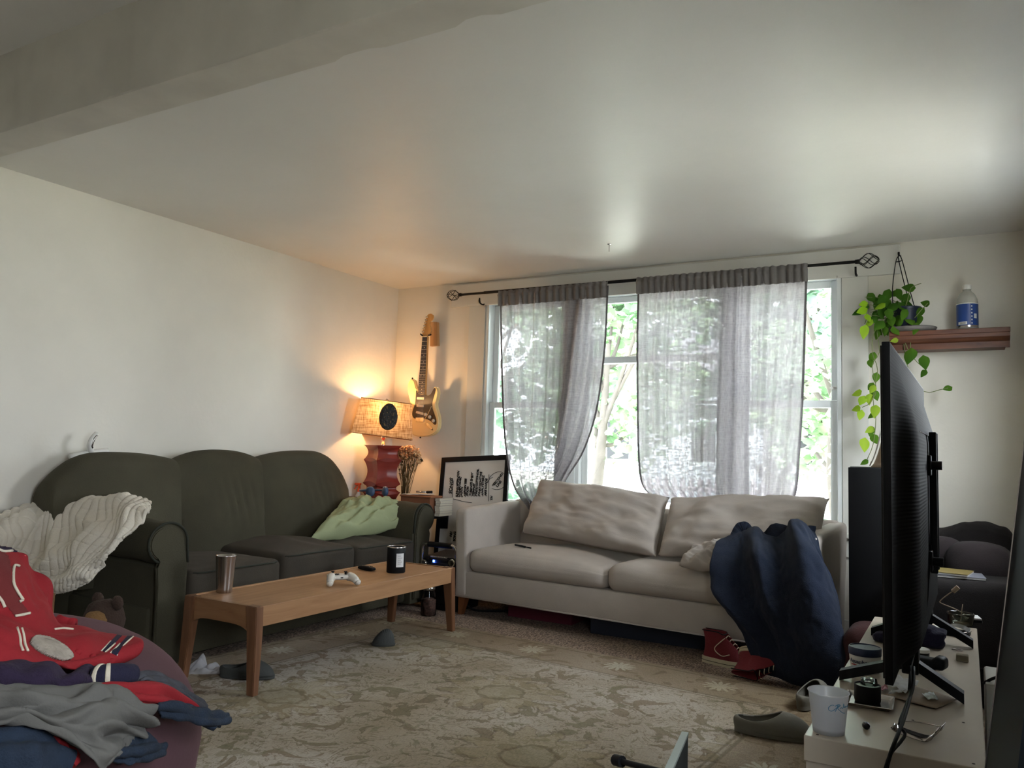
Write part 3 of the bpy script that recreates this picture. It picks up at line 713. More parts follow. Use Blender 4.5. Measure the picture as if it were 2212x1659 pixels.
MAT['birch_x'] = wood('birch_end_rail', (122, 84, 54), (144, 104, 70), 1, (.9, 9, 9)); MAT['birch_z'] = wood('birch_leg', (98, 64, 42), (120, 82, 56), 1, (9, 9, .9))
for q in er_: obj('end_rail', q, MAT['birch_x'], bt, world=True)
for x, sx_ in ((TX0, 1), (TX1, -1)):
    for y, sy__ in ((TY0, 1), (TY1, -1)):
        a = BM(); w, d = .066, .042
        vs = [a.verts.new(p) for p in ((x, y, TZ+.002), (x+sx_*w, y, TZ+.002), (x+sx_*w, y+sy__*d, TZ+.002), (x, y+sy__*d, TZ+.002))]
        vm = [a.verts.new(p) for p in ((x-sx_*.004, y, TZ-.10), (x+sx_*(w-.012), y, TZ-.10), (x+sx_*(w-.012), y+sy__*d, TZ-.10), (x-sx_*.004, y+sy__*d, TZ-.10))]
        vb = [a.verts.new(p) for p in ((x-sx_*.012, y-sy__*.006, .0 if y > 3.9 or True else 0), (x+sx_*.028, y-sy__*.006, 0), (x+sx_*.028, y+sy__*.026, 0), (x-sx_*.012, y+sy__*.026, 0))]
        for A, B_ in ((vs, vm), (vm, vb)):
            for i in range(4): a.faces.new((A[i], A[(i+1) % 4], B_[(i+1) % 4], B_[i]))
        a.faces.new(vs); a.faces.new(vb); bmesh.ops.recalc_face_normals(a, faces=a.faces[:]); bmesh.ops.bevel(a, geom=a.edges[:], offset=.003, segments=2, affect='EDGES')
        bmesh.ops.translate(a, vec=(0, 0, .015 if (x > -3 or y < 3) else .004), verts=[v for v in a.verts if v.co.z < .02])
        obj('leg', a, MAT['birch_z'], bt, 40, world=True)

# ================================================================== television stand, television
SZ = .47; X0, X1, Y0, Y1 = -.322, .027, 1.915, 3.50
st = thing('low_media_bench', 'white laminate media bench under the television at the right', 'cabinet', ((X0+X1)/2, (Y0+Y1)/2, 0))
obj('top', bb((X0, Y0, SZ-.055), (X1, Y1, SZ), .0025), MAT['stand'], st, world=True)
for y in (Y0+.004, Y1-.024): obj('end_panel', bb((X0+.004, y, .03), (X1-.004, y+.02, SZ-.055)), MAT['stand'], st, world=True)
obj('divider', bb((X0+.01, 2.70, .03), (X1-.02, 2.72, SZ-.055)), MAT['stand'], st, world=True)
obj('shelf', bb((X0+.01, Y0+.024, .03), (X1-.01, Y1-.024, .05)), MAT['stand'], st, world=True)
obj('back_panel', bb((X1-.014, Y0+.024, .05), (X1-.008, Y1-.024, SZ-.055)), MAT['stand'], st, world=True)
MAT['nick'] = M('dark_chip', (60, 54, 50), .8)
for (px, py) in ((1764, 1575), (1766, 1587), (2103, 1650), (2081, 1561), (1972, 1556)):
    p = at(px, py, z=SZ); obj('chip', lathe([(.0035, 0), (.003, .0006)], 8, c=(p.x, p.y, SZ)), MAT['nick'], st, world=True)
TA = R(-.6); ty = 2.05; tp = at(1904, 738, y=ty); ZT = tp.z; ZB = at(1898, 1477, y=ty).z; TL = 1.40
tv = thing('television', 'large flat television on the white bench with its black back to the camera', 'television', (tp.x, ty, ZB), TA)
HT = ZT-ZB
obj('screen', bb((-.004, .008, .012), (.0, TL-.008, HT-.008)), MAT['blackg'], tv)
obj('bezel', bb((0, 0, 0), (.018, TL, HT), .002), MAT['black'], tv, 40)
m, N, L, b = newmat('ribbed_black_back'); b.inputs['Base Color'].default_value = lin((10, 11, 14)); b.inputs['Roughness'].default_value = .7; b.inputs['Specular IOR Level'].default_value = .08
tc = N.new('ShaderNodeTexCoord'); w = N.new('ShaderNodeTexWave'); w.bands_direction = 'Z'; w.inputs['Scale'].default_value = 34; L.new(tc.outputs['Object'], w.inputs['Vector'])
bp = N.new('ShaderNodeBump'); bp.inputs['Strength'].default_value = .25; bp.inputs['Distance'].default_value = .0015; L.new(w.outputs['Fac'], bp.inputs['Height']); L.new(bp.outputs[0], b.inputs['Normal']); MAT['ribs'] = m
def tb(u, v):
    y = .004+(TL-.008)*u; z = .004+(HT-.008)*v
    eu = min(1, min(u, 1-u)/.16); ev = min(1, (1-v)/.30)*min(1, v/.06)
    s = lambda t: t*t*(3-2*t)
    return V((.018+.046*s(max(0, eu))*s(max(0, min(1, ev))), y, z))
bm = surf(tb, 50, 50); obj('back_cover', bm, MAT['ribs'], tv, True)
obj('cover_seam', tube([(.060, .30, HT-.20), (.0615, TL*.5, HT-.20), (.060, TL-.26, HT-.20)], .0018, 5, smooth=1), MAT['blackg'], tv)
for yy in (.66, .76):
    r = BM(); bb((.066, yy, .18), (.086, yy+.02, .60), .003, r); obj('mount_rail', r, MAT['black'], tv)
for (yy, zz) in ((.60, .50), (.60, .22)):
    r = BM(); bb((.060, yy, zz-.03), (.074, yy+.20, zz+.03), .003, r); lathe([(.013, 0), (.013, .03)], 14, r, (.072, yy+.02, zz), Euler((0, R(90), 0)).to_matrix()); obj('mount_bracket', r, MAT['steel'] if zz > .5 else MAT['black'], tv)
def tvfoot(yc, tips):
    f = BM()
    for (dx, dy) in tips:
        a = V((.03, yc, -.046)); e = V((dx, dy, SZ-ZB+.006)); n = V((0, .018, 0))
        q = [a-n+V((0, 0, .02)), a+n+V((0, 0, .02)), e+n, e-n]
        top = [f.verts.new(p+V((0, 0, .022))) for p in q]; bot = [f.verts.new(p-V((0, 0, .004))) for p in q]
        f.faces.new(top); f.faces.new(bot)
        for i in range(4): f.faces.new((top[i], top[(i+1) % 4], bot[(i+1) % 4], bot[i]))
    bb((.01, yc-.03, -.046), (.05, yc+.03, .06), .004, f)
    bmesh.ops.recalc_face_normals(f, faces=f.faces[:]); obj('foot', f, MAT['black'], tv)
mi = pm(tv).inverted(); t1 = mi @ at(2083, 1520, z=SZ); t2 = mi @ at(1815, 1468, z=SZ)
tvfoot(.36, ((t1.x, t1.y), (t2.x, t2.y))); tvfoot(TL-.28, ((.17, TL-.33), (-.14, TL-.33)))

# loudspeaker behind the television
sp0 = at(1832, 1009, y=4.30)
sk = thing('floor_speaker', 'tall black floor-standing loudspeaker between the cream sofa and the television', 'speaker', (sp0.x+.14, 4.46, 0))
obj('cabinet', bb((-.14, -.16, .03), (.14, .16, sp0.z), .003), MAT['black'], sk, 40)
obj('top_panel', bb((-.132, -.15, sp0.z), (.132, .15, sp0.z+.003)), MAT['blackg'], sk)
obj('plinth', bb((-.15, -.17, 0), (.15, .17, .03), .004), MAT['blackg'], sk)
for (z, r) in ((.88, .05), (.68, .085), (.42, .085)):
    d = lathe([(r, 0), (r, .006), (r*.9, .008), (r*.35, -.012), (.001, -.004)], 28, None, (-.14, 0, z), Euler((0, R(-90), 0)).to_matrix()); obj('driver', d, MAT['blackg'], sk, True)

# ================================================================== curtains
from mathutils.bvhtree import BVHTree
MAT['curtain'] = sheer('sheer_linen', (186, 182, 185), .20, True, .52)
MAT['header'] = sheer('curtain_header_linen', (150, 146, 146), .02, True, .35)
MAT['hem'] = sheer('curtain_side_hem', (110, 106, 108), .02, False, .25)
rod = thing('curtain_rod', 'long dark metal curtain rod with twisted wire ball finials over the windows', 'curtain rod', at(1430, 603, y=5.14))
ra_, rb_ = at(992, 637, y=5.14), at(1855, 565, y=5.14)
obj('pole', tube([ra_, rb_], .0095, 12, smooth=0), MAT['blackm'], rod, True, world=True)
obj('inner_pole', tube([ra_.lerp(rb_, .08)+V((0, 0, .001)), ra_.lerp(rb_, .72)], .0115, 12, smooth=0), MAT['blackm'], rod, True, world=True)
dr = (rb_-ra_).normalized()
for e, s in ((ra_, -1), (rb_, 1)):
    fi = obj('finial', lathe([(.013, -.02), (.014, .0), (.008, .006)], 14, c=e, rot=V((0, 0, 1)).rotation_difference(dr*s).to_matrix()), MAT['blackm'], rod, True, world=True)
    c = e+dr*s*.058; q = V((0, 0, 1)).rotation_difference(dr*s).to_matrix()
    w = BM()
    for k in range(8):
        P = []
        for i in range(13):
            t = i/12; rr = .044*math.sin(PI*min(1, .06+.9*t))**.8; a = 2*PI*k/8+t*2.6*(1 if k % 2 else -1); P.append(c+q @ V((rr*math.cos(a), rr*math.sin(a), -.055+.11*t)))
        tube(P, .0022, 5, w, smooth=2)
    obj('wire_ball', w, MAT['blackm'], fi, True, world=True)
for px in (1036, 1848):
    p = at(px, 640 if px < 1100 else 572, y=5.14); b_ = BM(); tube([p+V((0, 0, -.012)), p+V((0, .01, -.05)), p+V((0, .06, -.055)), p+V((0, .088, -.03))], .006, 8, b_)
    tube([p+V((0, 0, -.014)), p+V((.0, -.008, -.035)), p+V((0, .0, -.05)), p+V((0, .012, -.038))], .004, 6, b_); obj('bracket', b_, MAT['blackm'], rod, True, world=True)
def curtain(label, rows, nf, big, seed, loc):
    cu = thing('window_curtain', label, 'curtain', loc)
    G = []
    for (l, r, Y) in rows:
        a = at(*l, y=Y); b = at(*r, y=Y); G.append([a.lerp(b, k/5) for k in range(6)])
    def fold(u, v, p):
        ph = u*nf*2*PI+1.6*nz(u*5, v*1.2, seed)+v*1.0*nz(u*3, 1, seed)
        w = (.010+.014*nz(u*7, seed)**2*4)*(math.sin(ph)+.45*math.sin(ph*2.3+v*2+seed))*(.75+.5*v)
        for (c, wd_, am) in big:
            cc = c-.10*(v-.3)*(1 if seed == 1 else .2); w += am*math.exp(-((u-cc)/wd_)**2)*min(1, v*4)
        w += .010*nz(u*22, v*3, seed)*(1-.5*v) + .003*nz(u*40, v*30)
        return w
    drape('panel', G, MAT['curtain'], cu, nu=260, nv=90, fold=fold, thick=.0012)
    for uu in (0, 1):
        f = ctrl(G); pts = []
        for k in range(25): 
            p = f(uu, k/24); n = V((-p.x, -p.y, 0)).normalized(); pts.append(p+n*fold(uu, k/24, p))
        bm = BM(); s = 1 if uu == 0 else -1
        g = [(bm.verts.new(p+V((0, -.003, 0))), bm.verts.new(p+V((s*.014, -.003, 0)))) for p in pts]
        for a, b in zip(g, g[1:]): bm.faces.new((a[0], a[1], b[1], b[0]))
        obj('side_hem', bm, MAT['hem'], cu, True, world=True, recalc=False)
    # header sleeve over the rod
    a = at(*rows[0][0], y=5.12); b = at(*rows[0][1], y=5.12); L_ = (b-a).length
    def hf(u, v):
        p = a.lerp(b, u); w = .008*math.sin(u*nf*2.6*2*PI+2*nz(u*6, seed))+.007*nz(u*50, seed)
        z = .028-.115*v+(.007*nz(u*45, seed, 3) if v < .05 else 0); d = -.016-.004*math.sin(v*PI)*1.5
        if .15 < v < .4: d -= .009*math.sin((v-.15)/.25*PI)
        return p+V((0, d-w-.004, z))
    bm = surf(hf, 200, 14); o = obj('header', bm, MAT['header'], cu, True, world=True, recalc=False); md = o.modifiers.new('t', 'SOLIDIFY'); md.thickness = .003
    return cu
cn = curtain('narrow sheer grey curtain left of the gap, pulled in at the bottom', [((1080, 638), (1315, 617), 5.11), ((1082, 760), (1309, 745), 5.10), ((1086, 890), (1292, 880), 5.09), ((1094, 985), (1262, 975), 5.08), ((1112, 1055), (1222, 1040), 5.07), ((1150, 1110), (1200, 1100), 5.06)], 6.5, ((.74, .055, .05), (.86, .03, .03)), 1, at(1200, 620, y=5.12))
G = [[at(x0+(x1-x0)*k/2, yy, y=5.135) for k in range(3)] for (x0, x1, yy) in ((1236, 1266, 640), (1226, 1258, 740), (1212, 1244, 880), (1200, 1228, 980), (1196, 1218, 1045))]
drape('overlapping_fold', G, MAT['header'], cn, nu=24, nv=50, fold=lambda u, v, p: .008*math.sin(u*9+v*3), thick=.0012)
curtain('wide sheer grey curtain right of the gap, bunched on the cream sofa back', [((1378, 610), (1745, 580), 5.11), ((1375, 740), (1741, 720), 5.10), ((1376, 870), (1736, 860), 5.09), ((1378, 985), (1728, 985), 5.08), ((1388, 1050), (1720, 1065), 5.065), ((1425, 1085), (1700, 1100), 5.05)], 9.5, ((.12, .02, .02), (.48, .05, .035)), 2, at(1560, 600, y=5.12))

# ================================================================== soft heap tools
def bvh(o):
    me = o.data; mt = pm(o.parent) if o.parent else Matrix.Identity(4)
    return BVHTree.FromPolygons([mt @ v.co for v in me.vertices], [tuple(p.vertices) for p in me.polygons])
def hit(tree_, px, py, off=.004):
    d = (r2*((px-W/2)/F) + u2*(-(py-H/2)/F) + FWD).normalized(); h = tree_.ray_cast(EYE, d)
    if h[0] is None: return None
    n = h[1] if h[1].dot(d) < 0 else -h[1]
    return h[0]+n*off
def inside(p, poly):
    c = False; n = len(poly); j = n-1
    for i in range(n):
        (x1, y1), (x2, y2) = poly[i], poly[j]
        if (y1 > p[1]) != (y2 > p[1]) and p[0] < (x2-x1)*(p[1]-y1)/(y2-y1)+x1: c = not c
        j = i
    return c
def patch(name, poly, target, mat, parent, off=.004, step=2.0, thick=.004, label=None):
    """a piece of cloth sewn on another one"""
    t = bvh(target); xs = [p[0] for p in poly]; ys = [p[1] for p in poly]; bm = BM(); g = {}
    nx = max(2, int((max(xs)-min(xs))/step)); ny = max(2, int((max(ys)-min(ys))/step))
    for i in range(nx+1):
        for j in range(ny+1):
            x = min(xs)+(max(xs)-min(xs))*i/nx; y = min(ys)+(max(ys)-min(ys))*j/ny; g[i, j] = (x, y)
    vs = {}
    def gv(k):
        if k not in vs: h = hit(t, *g[k], off); vs[k] = bm.verts.new(h) if h is not None else None
        return vs[k]
    for i in range(nx):
        for j in range(ny):
            c = ((g[i, j][0]+g[i+1, j+1][0])/2, (g[i, j][1]+g[i+1, j+1][1])/2)
            if inside(c, poly):
                q = [gv(k) for k in ((i, j), (i+1, j), (i+1, j+1), (i, j+1))]
                if all(v is not None for v in q) and max((a.co-b.co).length for a in q for b in q) < .06: bm.faces.new(q)
    for v in [v for v in bm.verts if not v.link_faces]: bm.verts.remove(v)
    o = obj(name, bm, mat, parent, True, label, world=True, recalc=False); md = o.modifiers.new('t', 'SOLIDIFY'); md.thickness = thick; md.offset = 0; return o
def cord(pts, target, r, off=.004, bm=None, n=6):
    t = bvh(target); P = [hit(t, *p, off) for p in pts]; P = [p for p in P if p is not None]; return tube(P, r, n, bm)

# ================================================================== cream blanket on the left arm
MAT['fleece'] = M('cream_chunky_fleece', (206, 198, 184), .95, sheen=.5, bump=.35, bs=160)
bk = thing('ribbed_blanket', 'cream ribbed fleece blanket thrown over the left arm of the green sofa', 'blanket', (-3.6, 2.45, .7))
G = [[(-60, 1148, 2.62), (40, 1102, 2.62), (120, 1080, 2.62), (200, 1073, 2.62), (265, 1073, 2.60), (320, 1086, 2.58)],
     [(-70, 1155, 2.46), (30, 1118, 2.46), (110, 1094, 2.46), (190, 1086, 2.46), (262, 1084, 2.45), (324, 1104, 2.46)],
     [(-60, 1178, 2.32), (20, 1160, 2.30), (90, 1148, 2.30), (170, 1138, 2.30), (245, 1122, 2.31), (300, 1136, 2.34)],
     [(-60, 1212, 2.22), (0, 1208, 2.20), (70, 1203, 2.19), (140, 1193, 2.19), (205, 1178, 2.20), (262, 1170, 2.25)],
     [(-50, 1245, 2.17), (0, 1245, 2.15), (60, 1243, 2.14), (120, 1235, 2.14), (175, 1225, 2.15), (230, 1212, 2.20)],
     [(-20, 1275, 2.15), (30, 1284, 2.13), (80, 1287, 2.12), (120, 1284, 2.12), (158, 1274, 2.13), (196, 1248, 2.17)]]
def wl(a, b, c):
    p = at(a, b, y=c[0]); lim = -4.05+.07*c[1]; return p if p.x > lim else at(a, b, x=lim)
G = [[wl(a, b, (c, k)) for a, b, c in r] for k, r in enumerate(G)]
def bf_(u, v, p):
    sw = .55*nz(u*2.2, v*2.2, 3)+.25*nz(u*5, v*5, 8)
    big = .055*(abs(nz(u*4.2+sw, v*4.2, 5))*-1.6+.35) + .030*math.sin(v*17+u*7+5*sw)*(.3+.7*(1-u))
    edge = .012*math.exp(-((v-.96)/.035)**2)+.016*math.exp(-((v-.90)/.03)**2)
    s = u*46+sw*12+v*5; q = v*13+sw*5
    rib = .0125*abs(math.sin(s*PI*.5))-.004*math.exp(-((q % 1)-.5)**2/.006)
    return big*min(1, (1-v)*6+.2)*min(1, v*5+.1)*.8+rib+edge
drape('fleece', G, MAT['fleece'], bk, nu=400, nv=180, fold=bf_, thick=.016)

# plush toy and board beside the sofa
pt = thing('plush_bear', 'dark brown plush bear slumped in the shadow under the cream blanket', 'plush toy', at(225, 1400, y=2.10)*1.0)
pt.location.z = 0
MAT['plush'] = M('dark_brown_plush', (56, 40, 32), 1, sheen=.4, bump=.5, bs=120); MAT['plush2'] = M('tan_plush', (120, 88, 52), 1, sheen=.4, bump=.5, bs=120)
def ell(c, r, mat, name, parent, n=24, ns=.012):
    def f(u, v):
        a = u*2*PI; b = (v-.5)*PI; d = V((math.cos(a)*math.cos(b), math.sin(a)*math.cos(b), math.sin(b))); k = 1+ns*8*nz(d.x*3+c[0], d.y*3, d.z*3)
        return V(c)+V((d.x*r[0]*k, d.y*r[1]*k, d.z*r[2]*k))
    bm = surf(f, n, n//2, closeu=True); bmesh.ops.remove_doubles(bm, verts=bm.verts[:], dist=1e-5); return obj(name, bm, mat, parent, True)
ell((0, 0, .15), (.11, .10, .15), MAT['plush'], 'body', pt)
hd = ell((0, -.01, .335), (.085, .08, .085), MAT['plush'], 'head', pt)
ell((.03, -.065, .345), (.05, .045, .04), MAT['plush2'], 'muzzle', hd); ell((-.065, 0, .41), (.03, .02, .03), MAT['plush'], 'ear', hd, 14); ell((.065, 0, .41), (.03, .02, .03), MAT['plush'], 'ear', hd, 14)
for s in (-1, 1):
    ell((s*.10, -.05, .17), (.035, .05, .07), MAT['plush'], 'arm', pt, 16); ell((s*.07, -.11, .05), (.045, .08, .045), MAT['plush'], 'leg', pt, 16)
bd = at(103, 1340, y=2.02); o = obj('wooden_board', bb((bd.x-.30, 2.02, .0), (bd.x, 2.045, .42), .002), wood('board_edge', (96, 64, 34), (130, 92, 52), 1)); tag(o, 'wooden board standing on edge between the red jacket and the sofa arm', 'board')

# ================================================================== mauve beanbag with its heap of clothes
PC = V((-2.26, 1.15, .26)); PR = (.585, .585, .35)
MAT['mauve'] = M('mauve_velvet', (80, 52, 58), .9, sheen=.45, var=.1, vs=4, bump=.1, bs=90)
def pf_(u, v):
    a = u*2*PI; b = (v-.5)*PI; d = V((math.cos(a)*math.cos(b), math.sin(a)*math.cos(b), math.sin(b)))
    k = 1+.03*nz(d.x*2, d.y*2, d.z*2+3)+.012*nz(d.x*6, d.y*6, d.z*6); c = PC.copy()
    p = V((d.x*PR[0]*k, d.y*PR[1]*k, d.z*PR[2]*k))+c; p.z = max(p.z, .004); return p
bm = surf(pf_, 72, 40, closeu=True); bmesh.ops.remove_doubles(bm, verts=bm.verts[:], dist=1e-5)
pouf = obj('bean_bag', bm, MAT['mauve'], None, True); tag(pouf, 'large mauve beanbag heaped with clothes in the lower left corner', 'beanbag')
MAT['redj'] = M('red_wool', (136, 15, 26), .85, sheen=.25, var=.12, vs=6, bump=.15, bs=180)
MAT['maroon'] = M('maroon_felt', (104, 34, 34), .95, sheen=.2, bump=.2, bs=200)
MAT['felt'] = M('cream_felt', (206, 196, 176), .95, bump=.3, bs=150)
MAT['chen'] = M('grey_chenille', (158, 148, 136), 1, bump=.9, bs=70, var=.15, vs=40)
MAT['navy'] = M('navy_knit', (26, 24, 48), .95, bump=.4, bs=150)
MAT['purple'] = M('purple_knit', (34, 20, 46), .95, sheen=.3, bump=.4, bs=140)
MAT['grey'] = M('grey_jersey', (92, 90, 86), .9, sheen=.15, var=.06, vs=8, bump=.12, bs=200)
MAT['denim'] = M('faded_denim', (24, 38, 56), .9, var=.3, vs=9, bump=.3, bs=240)
MAT['plaid'] = M('grey_flannel', (62, 62, 68), .9, var=.3, vs=20, bump=.2, bs=200)
jk = thing('varsity_jacket', 'red varsity jacket with maroon letter and striped cuff on top of the beanbag', 'jacket', (-2.3, 1.3, .6))
G = [[(-120, 1150, 2.52), (-40, 1165, 2.52), (20, 1180, 2.52), (60, 1200, 2.53), (78, 1230, 2.55), (100, 1272, 2.56)],
     [(-120, 1210, 2.40), (-40, 1225, 2.40), (20, 1250, 2.40), (60, 1285, 2.43), (90, 1312, 2.48), (122, 1338, 2.52)],
     [(-120, 1270, 2.30), (-40, 1290, 2.30), (20, 1312, 2.31), (80, 1340, 2.34), (140, 1358, 2.40), (190, 1352, 2.48)],
     [(-120, 1330, 2.24), (-40, 1345, 2.24), (30, 1365, 2.25), (100, 1385, 2.28), (180, 1383, 2.34), (245, 1370, 2.43)],
     [(-120, 1390, 2.18), (-40, 1400, 2.18), (40, 1412, 2.19), (120, 1425, 2.22), (205, 1416, 2.28), (303, 1393, 2.36)],
     [(-120, 1440, 2.14), (-40, 1440, 2.14), (40, 1440, 2.15), (110, 1449, 2.18), (170, 1449, 2.22), (262, 1432, 2.31)]]
G = [[at(a, b, r=c) for a, b, c in r] for r in G]
jf = lambda u, v, p: .020*nz(u*3.5, v*3.5, 2)+.012*math.sin(u*9+v*14+4*nz(u*2, v*2))*(1-.5*u)+.005*nz(u*11, v*11, 4)
jo = drape('body', G, MAT['redj'], jk, nu=110, nv=110, fold=jf, thick=.012)
patch('letter_patch', [(-30, 1190), (6, 1196), (16, 1208), (20, 1235), (22, 1262), (36, 1296), (58, 1328), (30, 1335), (10, 1308), (-30, 1270)], jo, MAT['maroon'], jk, .006)
tr_ = BM()
for P in ([(-10, 1192), (5, 1198), (22, 1196), (50, 1197)], [(34, 1228), (24, 1229), (23, 1262), (33, 1284), (44, 1300)], [(44, 1300), (38, 1304)], [(58, 1328), (44, 1331), (28, 1336)], [(-10, 1290), (2, 1302), (8, 1316)]): cord(P, jo, .0035, .010, tr_)
obj('letter_outline', tr_, MAT['felt'], jk, True, world=True)
patch('collar_stripe', [(-20, 1170), (20, 1180), (46, 1190), (44, 1196), (8, 1195), (-20, 1184)], jo, MAT['purple'], jk, .006)
patch('oval_patch', [(105+50*math.cos(a)*math.cos(.40)-17*math.sin(a)*math.sin(.40), 1407+50*math.cos(a)*math.sin(.40)+17*math.sin(a)*math.cos(.40)) for a in [k*PI/10 for k in range(20)]], jo, MAT['chen'], jk, .010, thick=.010, step=1.5)
for P in ([(34, 1361), (38, 1382), (40, 1396), (46, 1411)], [(42, 1362), (46, 1378), (50, 1396), (57, 1412)], [(114, 1363), (135, 1362), (155, 1365)]): obj('pocket_trim', cord(P, jo, .003, .007), MAT['felt'], jk, True, world=True)
for dx in (0, 20):
    patch('cuff_stripe', [(259+dx, 1370+dx*.3), (267+dx, 1374+dx*.3), (228+dx, 1414+dx*.2), (218+dx, 1411+dx*.2)], jo, MAT['navy'], jk, .005, step=1)
    q_ = BM()
    for P in ([(258+dx, 1370+dx*.3), (238+dx, 1390+dx*.25), (217+dx, 1411+dx*.2)], [(268+dx, 1374+dx*.3), (248+dx, 1394+dx*.25), (229+dx, 1414+dx*.2)]): cord(P, jo, .0022, .006, q_)
    obj('stripe_edging', q_, MAT['felt'], jk, True, world=True)
sn = BM()
for (x, y) in ((200, 1424), (237, 1428), (165, 1412)):
    p = hit(bvh(jo), x, y, .006)
    if p: lathe([(.008, -.002), (.008, .002), (.004, .004)], 12, sn, p, V((0, 0, 1)).rotation_difference((EYE-p).normalized()).to_matrix())
obj('snap_buttons', sn, MAT['redj'], jk, True, world=True)
# knit sleeve
kn = thing('knit_sweater', 'dark purple knit sweater with cream-striped cuff lying across the beanbag', 'sweater', (-2.2, 1.3, .5))
G = [[(-80, 1425, 2.16), (-10, 1428, 2.14), (60, 1433, 2.14), (120, 1446, 2.17), (170, 1450, 2.19), (212, 1446, 2.22)],
     [(-80, 1450, 2.06), (-10, 1450, 2.06), (60, 1452, 2.06), (120, 1462, 2.09), (170, 1466, 2.12), (214, 1460, 2.17)],
     [(-80, 1490, 2.06), (-10, 1490, 2.06), (60, 1492, 2.06), (120, 1494, 2.09), (170, 1490, 2.13), (216, 1476, 2.18)]]
ko = drape('sleeve', [[at(a, b, r=c) for a, b, c in r] for r in G], MAT['purple'], kn, nu=70, nv=40, fold=lambda u, v, p: .012*nz(u*5, v*3, 6)+.005*math.sin(u*24+v*4), thick=.012)
cu_ = [at(206, 1462, r=2.17), at(225, 1461, r=2.16), at(245, 1459, r=2.16), at(265, 1457, r=2.17), at(284, 1458, r=2.19)]
co_ = obj('cuff', tube(cu_, lambda t: .027-.004*abs(t-.4), 18, smooth=5), MAT['navy'], kn, True, world=True)
for t0 in (.10, .34):
    P = crom(cu_, 8); i = int(t0*(len(P)-1)); obj('cuff_stripe', tube(P[i:i+4], .0285, 18, smooth=0), MAT['felt'], kn, True, world=True)
# red flannel-lined shirt trailing off the beanbag
rs = thing('flannel_shirt', 'red and grey flannel shirt trailing over the right side of the beanbag', 'shirt', (-2.0, 1.5, .3))
G = [[(280, 1452, 2.20), (320, 1455, 2.24), (365, 1470, 2.28), (410, 1500, 2.34), (445, 1525, 2.40)],
     [(270, 1470, 2.16), (318, 1468, 2.19), (365, 1485, 2.23), (408, 1512, 2.29), (440, 1538, 2.36)]]
fo = lambda s: (lambda u, v, p: .010*nz(u*6, v*3, s)+.006*math.sin(v*14+u*6+s))
drape('plaid_lining', [[at(a, b, r=c) for a, b, c in r] for r in G], MAT['plaid'], rs, nu=50, nv=20, fold=fo(3), thick=.008)
G = [[(150, 1488, 2.10), (210, 1480, 2.10), (280, 1472, 2.12), (345, 1480, 2.17), (405, 1512, 2.26), (438, 1540, 2.33)],
     [(160, 1505, 2.08), (215, 1500, 2.08), (280, 1498, 2.10), (345, 1510, 2.15), (400, 1532, 2.24), (434, 1550, 2.32)],
     [(165, 1530, 2.10), (220, 1525, 2.10), (285, 1516, 2.12), (345, 1520, 2.17), (395, 1538, 2.25), (428, 1552, 2.33)]]
drape('red_body', [[at(a, b, r=c) for a, b, c in r] for r in G], MAT['redj'], rs, nu=60, nv=30, fold=fo(9), thick=.010)
# jeans: one leg to the right tip, a fold at the lower left
jn = thing('blue_jeans', 'faded blue jeans tangled under the grey shirt on the beanbag', 'jeans', (-2.1, 1.3, .4))
G = [[(345, 1500, 2.20), (385, 1515, 2.24), (425, 1525, 2.30), (460, 1540, 2.36), (490, 1545, 2.42)],
     [(340, 1525, 2.14), (385, 1532, 2.18), (425, 1548, 2.24), (460, 1555, 2.31), (492, 1553, 2.40)],
     [(345, 1540, 2.16), (385, 1548, 2.20), (425, 1563, 2.26), (458, 1572, 2.33), (470, 1566, 2.40)]]
drape('leg', [[at(a, b, r=c) for a, b, c in r] for r in G], MAT['denim'], jn, nu=60, nv=36, fold=fo(13), thick=.012)
G = [[(-60, 1560, 1.98), (0, 1572, 1.97), (60, 1578, 1.97), (110, 1592, 1.98), (150, 1620, 2.0)],
     [(-60, 1620, 1.92), (0, 1620, 1.91), (60, 1625, 1.91), (110, 1640, 1.93), (158, 1660, 1.96)],
     [(-60, 1720, 1.90), (0, 1720, 1.90), (60, 1720, 1.90), (110, 1720, 1.91), (160, 1720, 1.93)]]
drape('seat', [[at(a, b, r=c) for a, b, c in r] for r in G], MAT['denim'], jn, nu=60, nv=50, fold=fo(17), thick=.012)
G = [[(225, 1588, 2.08), (270, 1588, 2.10), (315, 1592, 2.14), (350, 1608, 2.20)],
     [(220, 1622, 2.02), (270, 1622, 2.04), (315, 1622, 2.09), (355, 1620, 2.18)],
     [(225, 1645, 2.04), (270, 1645, 2.06), (310, 1642, 2.11), (345, 1632, 2.19)]]
drape('leg', [[at(a, b, r=c) for a, b, c in r] for r in G], MAT['denim'], jn, nu=50, nv=36, fold=fo(23), thick=.012)
G = [[(40, 1560, 2.0), (90, 1562, 2.0), (130, 1590, 2.0), (165, 1630, 2.01)], [(60, 1590, 1.975), (110, 1600, 1.975), (140, 1625, 1.98), (165, 1655, 1.99)]]
o = drape('red_undershirt', [[at(a, b, r=c) for a, b, c in r] for r in G], MAT['redj'], None, nu=40, nv=20, fold=fo(29), thick=.010); tag(o, 'strip of red undershirt showing between the grey shirt and the jeans', 'shirt')
